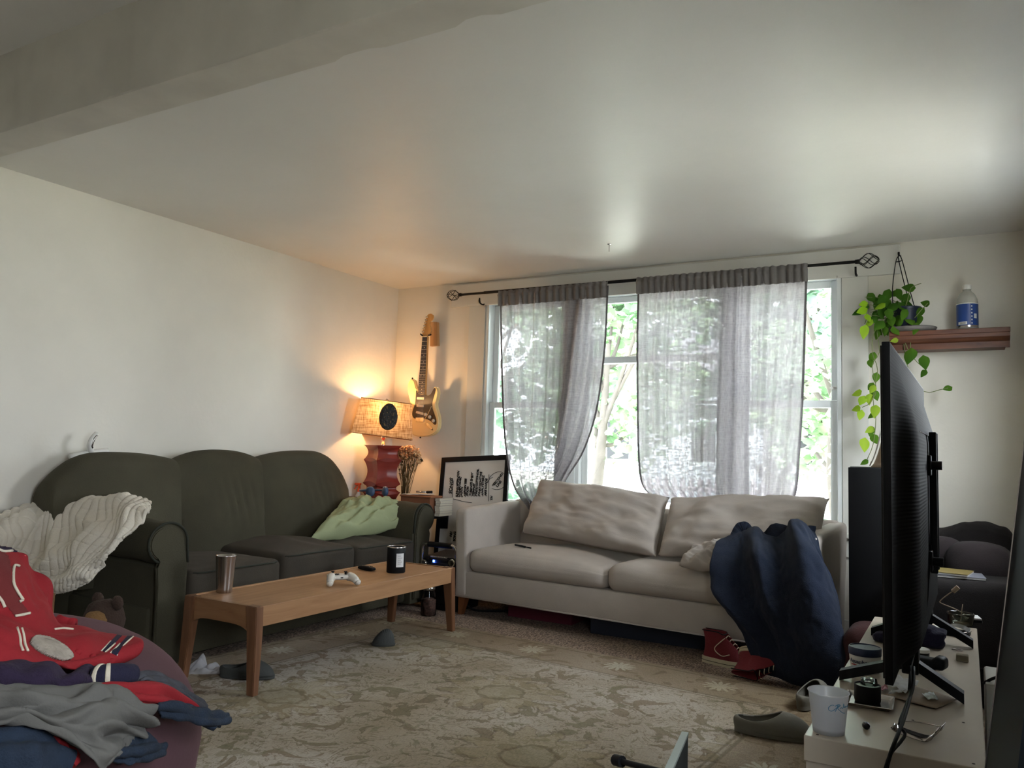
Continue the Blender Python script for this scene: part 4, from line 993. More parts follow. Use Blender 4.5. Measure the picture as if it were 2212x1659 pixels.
# grey shirt on top
gh = thing('grey_tshirt', 'crumpled grey t-shirt on top of the clothes heap, nearest the camera', 'shirt', (-2.1, 1.2, .5))
G = [[(-80, 1470, 2.08), (0, 1475, 2.06), (60, 1485, 2.05), (130, 1496, 2.06), (190, 1488, 2.08), (232, 1480, 2.10), (262, 1500, 2.12), (290, 1530, 2.14)],
     [(-80, 1500, 2.00), (0, 1500, 1.99), (60, 1508, 1.98), (130, 1515, 1.99), (190, 1508, 2.01), (240, 1500, 2.03), (280, 1525, 2.06), (338, 1530, 2.12)],
     [(-80, 1530, 1.97), (0, 1532, 1.96), (60, 1535, 1.96), (130, 1540, 1.96), (190, 1540, 1.98), (240, 1545, 2.0), (285, 1556, 2.05), (328, 1568, 2.10)],
     [(-80, 1550, 1.96), (0, 1555, 1.95), (60, 1553, 1.95), (120, 1575, 1.95), (180, 1590, 1.96), (230, 1595, 1.98), (270, 1590, 2.04), (300, 1592, 2.09)],
     [(-80, 1560, 1.96), (0, 1562, 1.95), (66, 1560, 1.94), (130, 1592, 1.94), (180, 1630, 1.95), (220, 1660, 1.97), (248, 1640, 2.0), (262, 1605, 2.06)]]
drape('body', [[at(a, b, r=c) for a, b, c in r] for r in G], MAT['grey'], gh, nu=150, nv=90, thick=.008,
      fold=lambda u, v, p: .030*(.5-abs(nz(u*3.2, v*4.5, 12))*2)*(1-abs(2*v-1)**3)+.010*math.sin(v*20+u*5+5*nz(u*2.5, v*2, 3))+.004*nz(u*14, v*14))

# ================================================================== navy fleece over the sofa arm
MAT['nfleece'] = M('navy_fleece', (9, 22, 42), 1, sheen=.05, var=.15, vs=7, bump=.4, bs=260)
nb = thing('fleece_blanket', 'dark navy fleece blanket slumped over the right arm of the cream sofa to the floor', 'blanket', (-1.0, 4.1, 0))
G = [[(1590, 1180, 4.62), (1620, 1160, 4.66), (1655, 1162, 4.66), (1690, 1158, 4.62), (1730, 1148, 4.56), (1758, 1150, 4.50)],
     [(1562, 1175, 4.36), (1602, 1141, 4.42), (1647, 1156, 4.40), (1686, 1146, 4.36), (1725, 1139, 4.34), (1764, 1150, 4.34)],
     [(1547, 1215, 4.20), (1592, 1200, 4.16), (1645, 1200, 4.12), (1697, 1200, 4.10), (1745, 1200, 4.12), (1786, 1212, 4.22)],
     [(1552, 1270, 4.14), (1600, 1272, 4.07), (1655, 1272, 4.02), (1710, 1272, 4.00), (1765, 1272, 4.03), (1814, 1285, 4.14)],
     [(1574, 1312, 4.11), (1622, 1335, 4.02), (1672, 1342, 3.98), (1728, 1342, 3.96), (1788, 1345, 3.99), (1836, 1352, 4.09)],
     [(1612, 1368, 4.08), (1650, 1395, 4.00), (1695, 1408, 3.97), (1745, 1412, 3.95), (1802, 1412, 3.97), (1849, 1412, 4.06)],
     [(1652, 1452, 4.06), (1688, 1466, 4.02), (1722, 1476, 3.995), (1768, 1481, 3.975), (1818, 1478, 3.99), (1856, 1458, 4.05)]]
G = [[at(a, b, y=c) for a, b, c in r] for r in G]
def nf_(u, v, p):
    w = .034*math.sin(u*9+2.6*nz(u*2, v*2.2, 3)+v*2.2)*min(1, v*3)*(.5+.6*v) + .055*(abs(nz(u*2.6, v*2.0, 9))*-2+.45)*min(1, .25+v*2)
    w += .030*math.exp(-((u-.30-.10*v)/.045)**2)*(v < .62)*(1-v*1.4) + .028*math.exp(-((u-.74+.06*v)/.05)**2)*max(0, 1-abs(v-.25)*3)
    w += .016*nz(u*7, v*9, 4)+.004*nz(u*25, v*25)
    return w*min(1, (1-v)*5+.25)
drape('fleece', G, MAT['nfleece'], nb, nu=150, nv=150, fold=nf_, thick=.016)

# pillows
MAT['mint'] = M('pale_green_cotton', (150, 158, 120), .8, sheen=.2, bump=.08, bs=120)
gp = thing('green_pillow', 'pale green pillow leaning into the corner of the green sofa', 'pillow', (-3.6, 4.1, .5))
def gpush(u, v): return .016*math.sin((u*.9+v*.5)*26+4*nz(u*2.5, v*2.5, 2))*(1-.6*abs(2*u-1)) + .014*(.4-abs(nz(u*5, v*5, 6))*2)
pillow('pillowcase', [at(745, 1080, x=-3.80), at(862, 1092, x=-3.50), at(886, 1128, x=-3.38), at(668, 1166, x=-3.52)], .17, MAT['mint'], gp, n=70, m=60, wr=.014, ws=5, seed=3, edge=.36, push=gpush)
pc_ = thing('small_pillow', 'small cream pillow half under the navy blanket', 'pillow', at(1520, 1215, y=4.35))
pillow('pillowcase', [at(1497, 1184, y=4.46), at(1590, 1168, y=4.44), at(1600, 1236, y=4.28), at(1466, 1222, y=4.33)], .11, MAT['cream'], pc_, n=40, wr=.012, ws=4, seed=8, edge=.4, push=lambda u, v: .010*math.sin(u*20+v*8))

# ================================================================== things on the coffee table
TT = TZ-.003
p = at(484, 1279, z=TT+.001)
cup = thing('steel_tumbler', 'tall brushed steel tumbler on the near end of the coffee table', 'tumbler', (p.x, p.y, TT))
hgt = .173
obj('body', lathe([(.001, .0), (.033, .0), (.036, .003), (.0365, .02), (.047, hgt-.004), (.0485, hgt), (.0455, hgt), (.044, hgt-.02), (.034, .02), (.001, .015)], 40, cap=False), MAT['steel'], cup, True)
# game controller: handles toward the camera-left, sticks up
p = at(735, 1262, z=TT)
gc = thing('game_controller', 'white wireless game controller with black thumbsticks on the coffee table', 'game controller', (p.x, p.y, TT), R(36)+R(20))
MAT['pad'] = M('controller_white', (206, 200, 190), .4)
def ctl(u, v):
    a = u*2*PI; b = (v-.5)*PI; d = V((math.cos(a)*math.cos(b), math.sin(a)*math.cos(b), math.sin(b)))
    e = lambda t, k: math.copysign(abs(t)**k, t)
    return V((e(d.x, .7)*.066, e(d.y, .75)*.036+.008, .037+e(d.z, .8)*.016))
bm = surf(ctl, 40, 20, closeu=True)
for s in (-1, 1):
    P = [(s*.045, .0, .037), (s*.058, -.03, .034), (s*.068, -.062, .020)]; tube(P, lambda t: .0235-.0065*t, 16, bm, smooth=6)
    lathe([(.0165, -.0), (.013, .006), (.006, .011), (.0005, .0125)], 16, bm, (s*.0715, -.071, .0165), V((0, 0, 1)).rotation_difference(V((s*.3, -.9, -.5)).normalized()).to_matrix())
bmesh.ops.remove_doubles(bm, verts=bm.verts[:], dist=1e-5)
obj('shell', bm, MAT['pad'], gc, True)
for (x, y) in ((-.038, .012), (.022, -.012)):
    obj('thumbstick', lathe([(.006, 0), (.005, .010), (.0095, .013), (.0095, .016), (.006, .0145)], 18, c=(x, y, .050)), MAT['black'], gc, True)
obj('direction_pad', box(box(BM(), (-.022, -.012, .053), (.022, .007, .004), .001), (-.022, -.012, .053), (.007, .022, .004), .001), MAT['black'], gc)
for (x, y) in ((.046, .012), (.038, .020), (.030, .012), (.038, .004)): obj('button', lathe([(.004, 0), (.004, .003), (.002, .004)], 12, c=(x, y, .051)), MAT['black'], gc, True)
for s in (-1, 1): obj('bumper', bb((s*.042-.02, .034, .034), (s*.042+.02, .046, .047), .005), MAT['pad'], gc, 40)
obj('port', bb((-.007, -.0285, .034), (.007, -.026, .039), .001), MAT['black'], gc)
p = at(792, 1232, z=TT)
rm = thing('remote_control', 'short black remote control lying behind the game controller', 'remote', (p.x, p.y, TT), R(80))
bm = rbox(lambda q, u: V((q.x, q.y, q.z+.010+(.006*(1-(q.y/.062)**2) if u.z > 0 else .004*(q.y/.062)**2))), .019, .062, .0095, .009, 12); obj('body', bm, MAT['black'], rm, True)
for k in range(10): obj('button', lathe([(.0032, 0), (.003, .0015), (.001, .002)], 10, c=(-.009+.009*(k % 3), -.035+.014*(k//3), .0235)), MAT['blackg'] if k % 4 else MAT['steel'], rm, True)
obj('ring_button', lathe([(.011, 0), (.011, .0012), (.008, .0016), (.0075, .0005)], 24, c=(0, .028, .0235)), MAT['steel'], rm, True)
p = at(855, 1236, z=TT)
mg = thing('black_candle_jar', 'black candle tumbler with white label on the far end of the coffee table', 'candle', (p.x, p.y, TT), R(25))
obj('jar', lathe([(.001, 0), (.050, 0), (.053, .004), (.053, .142), (.0515, .144), (.049, .142), (.0485, .09), (.001, .088)], 40, cap=False), MAT['black'], mg, True)
obj('rim', lathe([(.0534, .139), (.0536, .1435), (.0515, .1455), (.049, .1435), (.0492, .139)], 40, cap=False), MAT['steel'], mg, True)
obj('wax', lathe([(.001, .092), (.048, .092), (.048, .088)], 30), M('dark_wax', (70, 66, 60), .5), mg, True)
bm = surf(lambda u, v: V((.0538*math.cos(-1.35+u*.85), .0538*math.sin(-1.35+u*.85), .035+.075*v)), 12, 2); lb = obj('label', bm, MAT['paper'], mg, True)
for k in range(5):
    bm = surf(lambda u, v: V((.0541*math.cos(-1.2+u*(.5 if k % 2 else .35)), .0541*math.sin(-1.2+u*(.5 if k % 2 else .35)), .095-.011*k+.002*v)), 6, 1); obj('print_line', bm, MAT['nick'], lb)

# ================================================================== on the floor
MAT['foam'] = M('grey_foam', (58, 60, 58), .8, bump=.1, bs=90); MAT['foam2'] = M('taupe_foam', (106, 103, 92), .8, bump=.1, bs=90)
def clog(name, label, p, rz, mat, s=1.0, open_=True, z=.0, tilt=0, grp=None):
    """backless foam shoe; local +y is the toe"""
    t = thing(name, label, 'shoe', (p.x, p.y, z), rz, grp)
    Lh = .145*s
    def fn(u, v):
        a = u*2*PI; cx_, sx_ = math.cos(a), math.sin(a)
        w0 = s*(.046+.006*sx_); p0 = V((cx_*w0, sx_*Lh, .014*s))
        y1 = -.052*s+sx_*.082*s; p1 = V((cx_*.041*s, y1, s*(.058+.034*max(0, (sx_+1)/2)**1.6-.013*abs(cx_)**2)))
        w = v**(2.2 if sx_ < 0 else 1.35); bl = 1+.10*math.sin(v*PI)*(1 if sx_ > -.5 else .6)
        x = (p0.x*(1-w)+p1.x*w)*bl; y = p0.y*(1-w)+p1.y*w - (.006*s*math.sin(v*PI) if sx_ < -.5 else 0)
        return V((x, y, p0.z+(p1.z-p0.z)*math.sin(v*PI/2)**(.9 if sx_ < 0 else .85)))
    bm = surf(fn, 64, 22, closeu=True)
    o = obj('upper', bm, mat, t, True, recalc=False); md = o.modifiers.new('t', 'SOLIDIFY'); md.thickness = .005*s; md.offset = 0
    bm = surf(lambda u, v: V((math.cos(u*2*PI)*(s*.046)*(.97 if v < .5 else 1), math.sin(u*2*PI)*Lh*1.02, .018*s*v)), 56, 2, closeu=True)
    vs = [v for v in bm.verts if v.co.z > .017*s]; bm.faces.new(sorted(vs, key=lambda v: math.atan2(v.co.y, v.co.x)))
    vs = [v for v in bm.verts if v.co.z < .001]; bm.faces.new(sorted(vs, key=lambda v: math.atan2(v.co.y, v.co.x)))
    obj('sole', bm, mat, t, 50)
    return t
clog('foam_clog', 'taupe foam clog lying on the rug edge beside the media bench', at(1672, 1588, z=.02), R(-82), MAT['foam2'], 1.0, z=.018)
c2 = clog('foam_clog', 'taupe foam clog standing partly hidden behind the frosted cup', at(1757, 1518, z=.02), R(-12), MAT['foam2'], 1.0, z=.018)
c3 = clog('foam_slipper', 'dark grey foam slipper under the near legs of the coffee table', at(534, 1462, z=.02), R(-62), MAT['foam'], .85, z=.018)
# ribbed grey slipper, tipped up
p = at(828, 1392, z=.02)
t = thing('ribbed_slipper', 'small dark grey ribbed slipper on the rug under the coffee table', 'shoe', (p.x, p.y, .016), R(-60))
def rs_(u, v):
    a = u*2*PI; b = v*PI/2; d = V((math.cos(a)*math.cos(b), math.sin(a)*math.cos(b), math.sin(b))); rib = 1+.035*math.sin(d.y*40)*(d.z > .1)
    return V((d.x*.036*rib, d.y*.062, d.z*.082*rib*(1+.35*d.y)))
obj('upper', surf(rs_, 60, 18, closeu=True), MAT['foam'], t, True); obj('sole', lathe([(.036, 0), (.038, .010), (.034, .012)], 30), MAT['foam'], t, 40).scale = (1, 1.72, 1)
# plastic bag
p = at(445, 1446, z=.02)
pb = surf(lambda u, v: V(((u-.5)*.20, (v-.5)*.13, .012+.035*abs(nz(u*4, v*4, 3))*math.sin(u*PI)*math.sin(v*PI)*4)), 26, 20); o = obj('plastic_bag', pb, sheer('white_film', (225, 225, 230), .35, False, .5), None, True, recalc=False); o.location = (p.x, p.y, .004); o.rotation_euler = (0, 0, .6); tag(o, 'crumpled clear plastic bag on the floor behind the near table leg', 'bag')
# mason jar
p = at(925, 1329, z=0)
mj = thing('mason_jar', 'glass mason jar of brown scraps with a metal lid on the carpet', 'jar', (p.x, p.y, 0))
obj('glass', lathe([(.001, 0), (.045, 0), (.050, .006), (.051, .13), (.040, .155), (.040, .168)], 32, cap=False), MAT['clear'], mj, True)
MAT['scrap'] = M('brown_scraps', (92, 66, 56), .9, var=.5, vs=60, bump=.8, bs=60); obj('contents', lathe([(.001, .003), (.045, .004), (.048, .10), (.02, .112), (.001, .108)], 28), MAT['scrap'], mj, True)
obj('lid', lathe([(.044, .165), (.045, .168), (.045, .182), (.042, .185), (.001, .186)], 32, cap=False), MAT['chrome'], mj, True)

# red canvas high-tops by the sofa
MAT['canvas'] = M('red_canvas', (108, 30, 36), .9, bump=.3, bs=220); MAT['rubber'] = M('cream_rubber', (200, 190, 160), .6)
def hightop(label, loc, rz, lean):
    t = thing('canvas_high_top', label, 'shoe', loc, 0, None); t.rotation_euler = Euler((lean, 0, rz))
    # local: +x toe; outline of the foot and height profile
    def hw(x): return .036+.012*math.sin(max(0, min(1, (x+.02)/.2))*PI)
    def top(x): # collar height along x from heel (-.09) to toe (.17)
        if x < .02: return .150-.012*(x+.09)
        if x < .12: return .150-.085*((x-.02)/.10)
        return .065-.020*((x-.12)/.06)
    def fn(u, v):
        a = u*2*PI; cx_, sx_ = math.cos(a), math.sin(a); x = .045+.135*math.copysign(abs(cx_)**.85, cx_); w = hw(x); tz = top(x)
        z = .022+(tz-.022)*v; k = 1-(.28*v**1.5 if x < .05 else .55*v**2); pull = 0
        xx = x if x > -.02 else x+.012*math.sin(v*PI)
        if x > .12: xx = x-.05*v**2
        return V((xx, sx_*w*k, z))
    o = obj('upper', surf(fn, 56, 20, closeu=True), MAT['canvas'], t, True, recalc=False); md = o.modifiers.new('t', 'SOLIDIFY'); md.thickness = .003
    def band(z0, z1, g): return surf(lambda u, v: V((.045+(.138+g)*math.copysign(abs(math.cos(u*2*PI))**.85, math.cos(u*2*PI)), math.sin(u*2*PI)*(hw(.045+.135*math.copysign(abs(math.cos(u*2*PI))**.85, math.cos(u*2*PI)))+.003+g), z0+(z1-z0)*v)), 56, 2, closeu=True)
    b1 = band(0, .030, .001); 
    for zz in (0, .030):
        vs = [v for v in b1.verts if abs(v.co.z-zz) < 1e-4]; b1.faces.new(sorted(vs, key=lambda v: math.atan2(v.co.y, v.co.x-.045)))
    so2 = obj('sole', b1, MAT['rubber'], t, 50); obj('sole_stripe', band(.012, .0145, .0018), MAT['black'], so2)
    obj('ankle_trim', tube([(x, s*hw(x)*(.72 if x < .05 else .5), top(x)) for s, xs in ((1, (-.085, -.05, 0, .03)), (-1, (.03, 0, -.05, -.085))) for x in xs], .0025, 6, closed=False), MAT['black'], t, True)
    ls = BM()
    for k in range(5):
        x = .045+k*.018; z = top(x)+.003; tube([(x-.004, -.020, z-.006), (x, 0, z+.002), (x+.004, .020, z-.006)], .0024, 5, ls)
    o = obj('laces', ls, MAT['rubber'], t, True)
    obj('loose_lace', tube([(.05, -.025, .135), (.02, -.045, .11), (-.01, -.05, .075), (.03, -.055, .05), (.07, -.052, .06)], .0022, 5), MAT['rubber'], t, True)
    return t
p = at(1524, 1418, z=0)
hightop('red canvas high-top standing upright under the front edge of the cream sofa', (p.x+.105, 4.262, .0), R(-4), 0).scale = (1, 1, 1.12)
p = at(1588, 1470, z=.0)
h2 = hightop('red canvas high-top tipped on its side by the navy blanket, sole up', (p.x+.088, 4.10, .128), R(-8), R(126))

# boxes and cord under the cream sofa
o = obj('crimson_box', bb((-2.62, 4.62, 0), (-2.16, 4.95, .105), .004), M('crimson_card', (92, 20, 40), .7)); tag(o, 'flat crimson box in the shade under the left half of the cream sofa', 'box')
o = obj('navy_box', bb((-1.98, 4.50, 0), (-1.20, 4.86, .10), .004), M('navy_card', (22, 28, 44), .7)); tag(o, 'long dark navy box in the shade under the middle of the cream sofa', 'box')
o = obj('power_cord', tube([(-3.0, 4.60, .10), (-2.9, 4.62, .012), (-2.78, 4.66, .008), (-2.68, 4.75, .01), (-2.66, 4.98, .01)], .007, 8), MAT['black'], None, True); tag(o, 'black power cord on the carpet behind the front leg of the cream sofa', 'cord')

# ================================================================== corner: side table, lamp, flowers, books
CT = .585
ct = thing('corner_table', 'low table with a thin black top in the corner behind the green sofa', 'table', (-3.78, 4.86, 0))
obj('tabletop', bb((-4.09, 4.705, CT-.022), (-3.395, 5.015, CT), .003), MAT['black'], ct, world=True)
for x, y in ((-4.06, 4.735), (-4.06, 4.985), (-3.56, 4.735), (-3.56, 4.985)): obj('leg', bb((x-.014, y-.014, 0), (x+.014, y+.014, CT-.022), .002), MAT['black'], ct, world=True)
LC = at(826, 1000, y=4.84); LCX, LCY = LC.x, LC.y; dep = (LC-EYE).dot(FWD)
vd = V((LCX, LCY, 0)).normalized(); rt = V((vd.y, -vd.x, 0)); la = math.atan2(rt.y, rt.x)
lp = thing('table_lamp', 'glowing burlap lamp with a tiered terracotta base in the corner', 'lamp', (LCX, LCY, CT), la)
MAT['terra'] = M('terracotta_glaze', (136, 48, 38), .35, var=.15, vs=6)
hb = at(825, 962, y=LCY).z-CT
def lb_(u, v):
    # square column, tiers with concave sides; v up
    z = hb*v; tiers = (0, .30, .42, .78, 1.0)
    k = max(i for i in range(4) if v >= tiers[i] or i == 0); t = (v-tiers[k])/(tiers[k+1]-tiers[k]); t = min(1, max(0, t))
    hw = .108-.026*math.sin(t*PI)**.8-.0*v
    a = u*4; s = int(a) % 4; f = (a-int(a))*2-1
    q = [V((f, -1)), V((1, f)), V((-f, 1)), V((-1, -f))][s]
    dip = .018*(1-f*f)*(1 if k % 2 == 0 else -1)*(math.sin(t*PI) < .6)
    pinch = 1-.10*(1-abs(f))*math.sin(t*PI)
    return V((q.x*hw*pinch, q.y*hw*pinch, min(hb, max(0, z+dip*(0 < v < 1)))))
bm = surf(lb_, 64, 80, closeu=True)
for zz in (0, hb):
    vs = [v for v in bm.verts if abs(v.co.z-zz) < 1e-5]
    if len(vs) > 2:
        vs = sorted(vs, key=lambda v: math.atan2(v.co.y, v.co.x))
        try: bm.faces.new(vs)
        except ValueError: pass
lbo = obj('base', bm, MAT['terra'], lp, 35); bmz = pm(lp)
lbo.rotation_euler = (0, 0, R(28))
obj('neck', lathe([(.014, hb), (.014, hb+.02), (.010, hb+.022), (.010, hb+.045), (.018, hb+.05), (.018, hb+.09), (.001, hb+.09)], 16, cap=False), MAT['chrome'], lp, True)
shc = at(826, 905, y=LCY).z-CT; k = dep/F
hbz = shc-.5*76*k; htz = shc+.5*76*k; wb_, wt_ = 65*k, 54*k
MAT['burlap'] = sheer('burlap_shade', (206, 156, 92), .02, False, .24)
m = MAT['burlap']; N = m.node_tree.nodes; L = m.node_tree.links
tc = N.new('ShaderNodeTexCoord')
def wv(sc): 
    mp = N.new('ShaderNodeMapping'); mp.inputs['Scale'].default_value = sc; L.new(tc.outputs['Object'], mp.inputs[0]); n = N.new('ShaderNodeTexNoise'); n.inputs['Scale'].default_value = 1; n.inputs['Detail'].default_value = 4; L.new(mp.outputs[0], n.inputs['Vector']); return n.outputs[0]
a_ = N.new('ShaderNodeMath'); a_.operation = 'MULTIPLY'; L.new(wv((160, 160, 12)), a_.inputs[0]); L.new(wv((12, 12, 200)), a_.inputs[1])
rp = N.new('ShaderNodeValToRGB'); rp.color_ramp.elements[0].position = .14; rp.color_ramp.elements[1].position = .34; rp.color_ramp.elements[0].color = lin((140, 108, 74)); rp.color_ramp.elements[1].color = lin((204, 180, 144)); L.new(a_.outputs[0], rp.inputs[0])
for n in N:
    if n.type in ('BSDF_DIFFUSE', 'BSDF_TRANSLUCENT'): L.new(rp.outputs[0], n.inputs[0])
tl_ = Euler((0, R(5.5), 0)).to_matrix(); pc = V((0, 0, (hbz+htz)/2))
bm = BM(); dd_ = .62
def ring(w, z): return [pc + tl_ @ (V((sx*w, sy_*w*dd_, z))-pc) for sx, sy_ in ((-1, -1), (1, -1), (1, 1), (-1, 1))]
g = surf(lambda u, v: (lambda r: r[int(u*4) % 4].lerp(r[(int(u*4)+1) % 4], u*4-int(u*4)))(ring(wb_+(wt_-wb_)*v, hbz+(htz-hbz)*v)), 32, 8, bm, closeu=True)
sh = obj('shade', bm, MAT['burlap'], lp)
tr_ = BM()
for w, z in ((wb_, hbz), (wt_, htz)):
    r = ring(w, z); tube([r[0], r[1], r[2], r[3]], .0028, 6, tr_, smooth=0, closed=True)
obj('shade_rim', tr_, M('dark_rim', (96, 60, 34), .8), sh)
# the dark oval medallion on the front of the shade
f0 = ring(wb_, hbz); f1 = ring(wt_, htz)
def onf(s, t, o=0): 
    a = f0[0].lerp(f0[1], s); b = f1[0].lerp(f1[1], s); n = (f0[1]-f0[0]).cross(f1[0]-f0[0]).normalized(); return a.lerp(b, t)+n*o
MAT['moss'] = M('black_and_gold_medallion', (14, 14, 12), .5, col2=(120, 92, 44), vs=70, bump=1, bs=60, detail=6); rr_ = [n for n in MAT['moss'].node_tree.nodes if n.type == 'VALTORGB'][0]; rr_.color_ramp.elements[0].position = .33; rr_.color_ramp.elements[1].position = .42
bm = BM(); cs, ctt = .57, .56; n = 40; rings = []
for rr, h in ((1.0, .0), (1.0, .008), (.9, .013), (.5, .012), (.02, .012)):
    rings.append([bm.verts.new(onf(cs+rr*(1+.03*nz(i*.7))*.165*math.cos(2*PI*i/n), ctt+rr*(1+.03*nz(i*.7, 4))*.375*math.sin(2*PI*i/n), h)) for i in range(n)])
for a, b in zip(rings, rings[1:]):
    for i in range(n): bm.faces.new((a[i], a[(i+1) % n], b[(i+1) % n], b[i]))
obj('medallion', bm, MAT['moss'], sh, True)
hp = BM(); tube([(.0, 0, hb+.085), (.035, 0, hbz+.06), (.03, 0, htz-.02), (0, 0, htz+.004)], .002, 6, hp); tube([(.0, 0, hb+.085), (-.035, 0, hbz+.06), (-.03, 0, htz-.02), (0, 0, htz+.004)], .002, 6, hp)
r = ring(wt_, htz)
for i in range(4): tube([r[i], pc+tl_ @ (V((0, 0, htz))-pc)], .0018, 5, hp, smooth=0)
obj('harp', hp, MAT['chrome'], lp)
fq = pc+tl_ @ (V((0, 0, htz))-pc); obj('finial', lathe([(.006, 0), (.014, .008), (.013, .018), (.001, .024)], 14, c=fq), MAT['steel'], lp, True)
bc_ = (0, 0, (hb+.09+htz)/2-.02)
MAT['bulb'] = M('lit_bulb', (255, 190, 110), .5, emit=3); obj('bulb', lathe([(.012, -.045), (.014, -.03), (.03, .005), (.024, .03), (.001, .042)], 18, c=bc_), MAT['bulb'], lp, True)
pl = bpy.data.lights.new('lamp_light', 'POINT'); pl.energy = 3.4; pl.color = (1, .58, .25); pl.shadow_soft_size = .035
po = bpy.data.objects.new('lamp_light', pl); C.objects.link(po); po.parent = lp; po.location = (0, 0, bc_[2]+.085)

p = at(775, 1068, y=4.76)
sb_ = thing('spray_bottle', 'small white spray bottle with an orange trigger behind the green sofa', 'spray bottle', (max(p.x, -4.05), 4.76, CT), R(10))
hz = at(775, 1062, y=4.76).z-CT
obj('bottle', lathe([(.001, 0), (.024, 0), (.026, .004), (.026, hz-.03), (.012, hz-.006), (.012, hz)], 24, cap=False), MAT['whitep'], sb_, True)
MAT['orange'] = M('orange_plastic', (226, 84, 40), .4)
bm = BM(); lathe([(.013, hz), (.013, hz+.018), (.009, hz+.03)], 14, bm); bb((-.036, -.010, hz+.048), (.016, .010, hz+.066), .005, bm); bb((-.008, -.008, hz+.024), (.010, .008, hz+.052), .004, bm)
tube([(-.016, 0, hz+.05), (-.026, 0, hz+.034), (-.040, 0, hz+.018)], .0045, 8, bm); obj('trigger', bm, MAT['orange'], sb_, 40)

# over-ear headphones on the sofa arm
MAT['blue'] = M('steel_blue_plastic', (66, 88, 118), .35)
p = at(822, 1066, y=4.60)
hpz = .70; hh = thing('headphones', 'steel blue over-ear headphones on the right arm of the green sofa', 'headphones', (p.x, 4.565, p.z-.02), R(78))
def cupm(x): return lathe([(.001, -.016), (.026, -.014), (.036, -.006), (.037, .006), (.030, .016), (.016, .018), (.001, .016)], 26, None, (x, 0, .036), Euler((0, R(90), R(18 if x < 0 else -18))).to_matrix(), cap=False)
for s in (-1, 1): obj('ear_cup', cupm(s*.068), MAT['blue'], hh, True)
obj('headband', tube([(-.075, .01, .045), (-.088, .06, .040), (-.06, .125, .038), (0, .15, .038), (.06, .125, .038), (.088, .06, .040), (.075, .01, .045)], .008, 10, smooth=5), MAT['blue'], hh, True)

# dried flowers
p = at(874, 1072, y=4.93); fx, fy = p.x, 4.93
df = thing('dried_flower_vase', 'bunch of dried pale flowers in a slim glass vase beside the lamp', 'flowers', (fx, fy, CT))
obj('vase', lathe([(.001, 0), (.026, 0), (.028, .006), (.024, .10), (.030, .20)], 24, cap=False), MAT['clear'], df, True)
MAT['stem'] = M('dry_stem', (96, 78, 46), .9); MAT['petal'] = M('dry_petal', (226, 198, 154), .9, col2=(206, 150, 110), vs=30)
rg = random.Random(4); sm = BM(); fl = BM(); mi = pm(df).inverted()
for k in range(46):
    px = rg.uniform(858, 906); py = rg.uniform(966, 992)+max(0, (px-895))*1.0
    e = mi @ at(px, py, y=fy+rg.uniform(-.06, .05)); b0 = V((rg.uniform(-.012, .012), rg.uniform(-.012, .012), .01)); m0 = b0.lerp(e, .5)+V((rg.uniform(-.012, .012), rg.uniform(-.01, .01), 0))-V((e.x*.15, 0, 0)); tube([b0, m0, e], .0016, 5, sm)
    if k % 2:
        c = b0.lerp(e, rg.uniform(.45, .8)); tube([c, c+V((rg.uniform(-.03, .03), rg.uniform(-.02, .02), .05))], .0012, 4, sm, smooth=0); q = c+V((rg.uniform(-.03, .03), rg.uniform(-.02, .02), .05))
        leafpoly(sm, q, rg.uniform(.018, .03), rg)
    for j in range(26):
        d = V((rg.gauss(0, 1), rg.gauss(0, 1), rg.gauss(0, 1))).normalized(); leafpoly(fl, e+d*rg.uniform(.006, .022), .017, rg)
e = mi @ at(911, 994, y=fy); tube([(0, 0, .02), (.05, 0, .16), e+V((-.04, 0, -.02)), e+V((-.01, 0, .022)), e], .0014, 5, sm)
obj('stems', sm, MAT['stem'], df, recalc=False); obj('flower_heads', fl, MAT['petal'], df, recalc=False)
bm = BM()
for j in range(20): d = V((rg.gauss(0, 1), rg.gauss(0, 1), rg.gauss(0, 1))).normalized(); leafpoly(bm, e+d*rg.uniform(.004, .012), .013, rg)
obj('seed_head', bm, MAT['stem'], df, recalc=False)

# cardboard sleeve, papers and books beside the vase
p0 = at(866, 1068, y=4.80); p1_ = at(929, 1078, y=4.80)
kb = thing('cardboard_box', 'flat cardboard box on the corner table behind the right sofa arm', 'box', ((p0.x+p1_.x)/2, 4.87, CT)); hx = (p1_.x-p0.x)/2; bt_ = at(900, 1074, y=4.80).z-CT
obj('body', bb((-hx, -.07, 0), (hx, .07, bt_), .002), M('brown_card', (132, 84, 56), .8, var=.06), kb); obj('lid', bb((-hx-.006, -.076, bt_), (hx+.01, .076, bt_+.012), .002), M('brown_card_lid', (150, 98, 66), .8), kb)
cols = ((206, 200, 186), (170, 160, 150), (214, 210, 200), (190, 186, 170), (120, 110, 104), (216, 214, 206), (176, 170, 160))
zz = CT; zt = at(940, 1076, y=4.86).z; n = 7; hgt_ = (zt-CT)/n; nm = ('bottom', 'second from the bottom', 'third from the bottom', 'middle', 'third from the top', 'second from the top', 'top')
lo_x, hi_x = kb.location.x+hx+.014, at(953, 1080, y=4.86).x
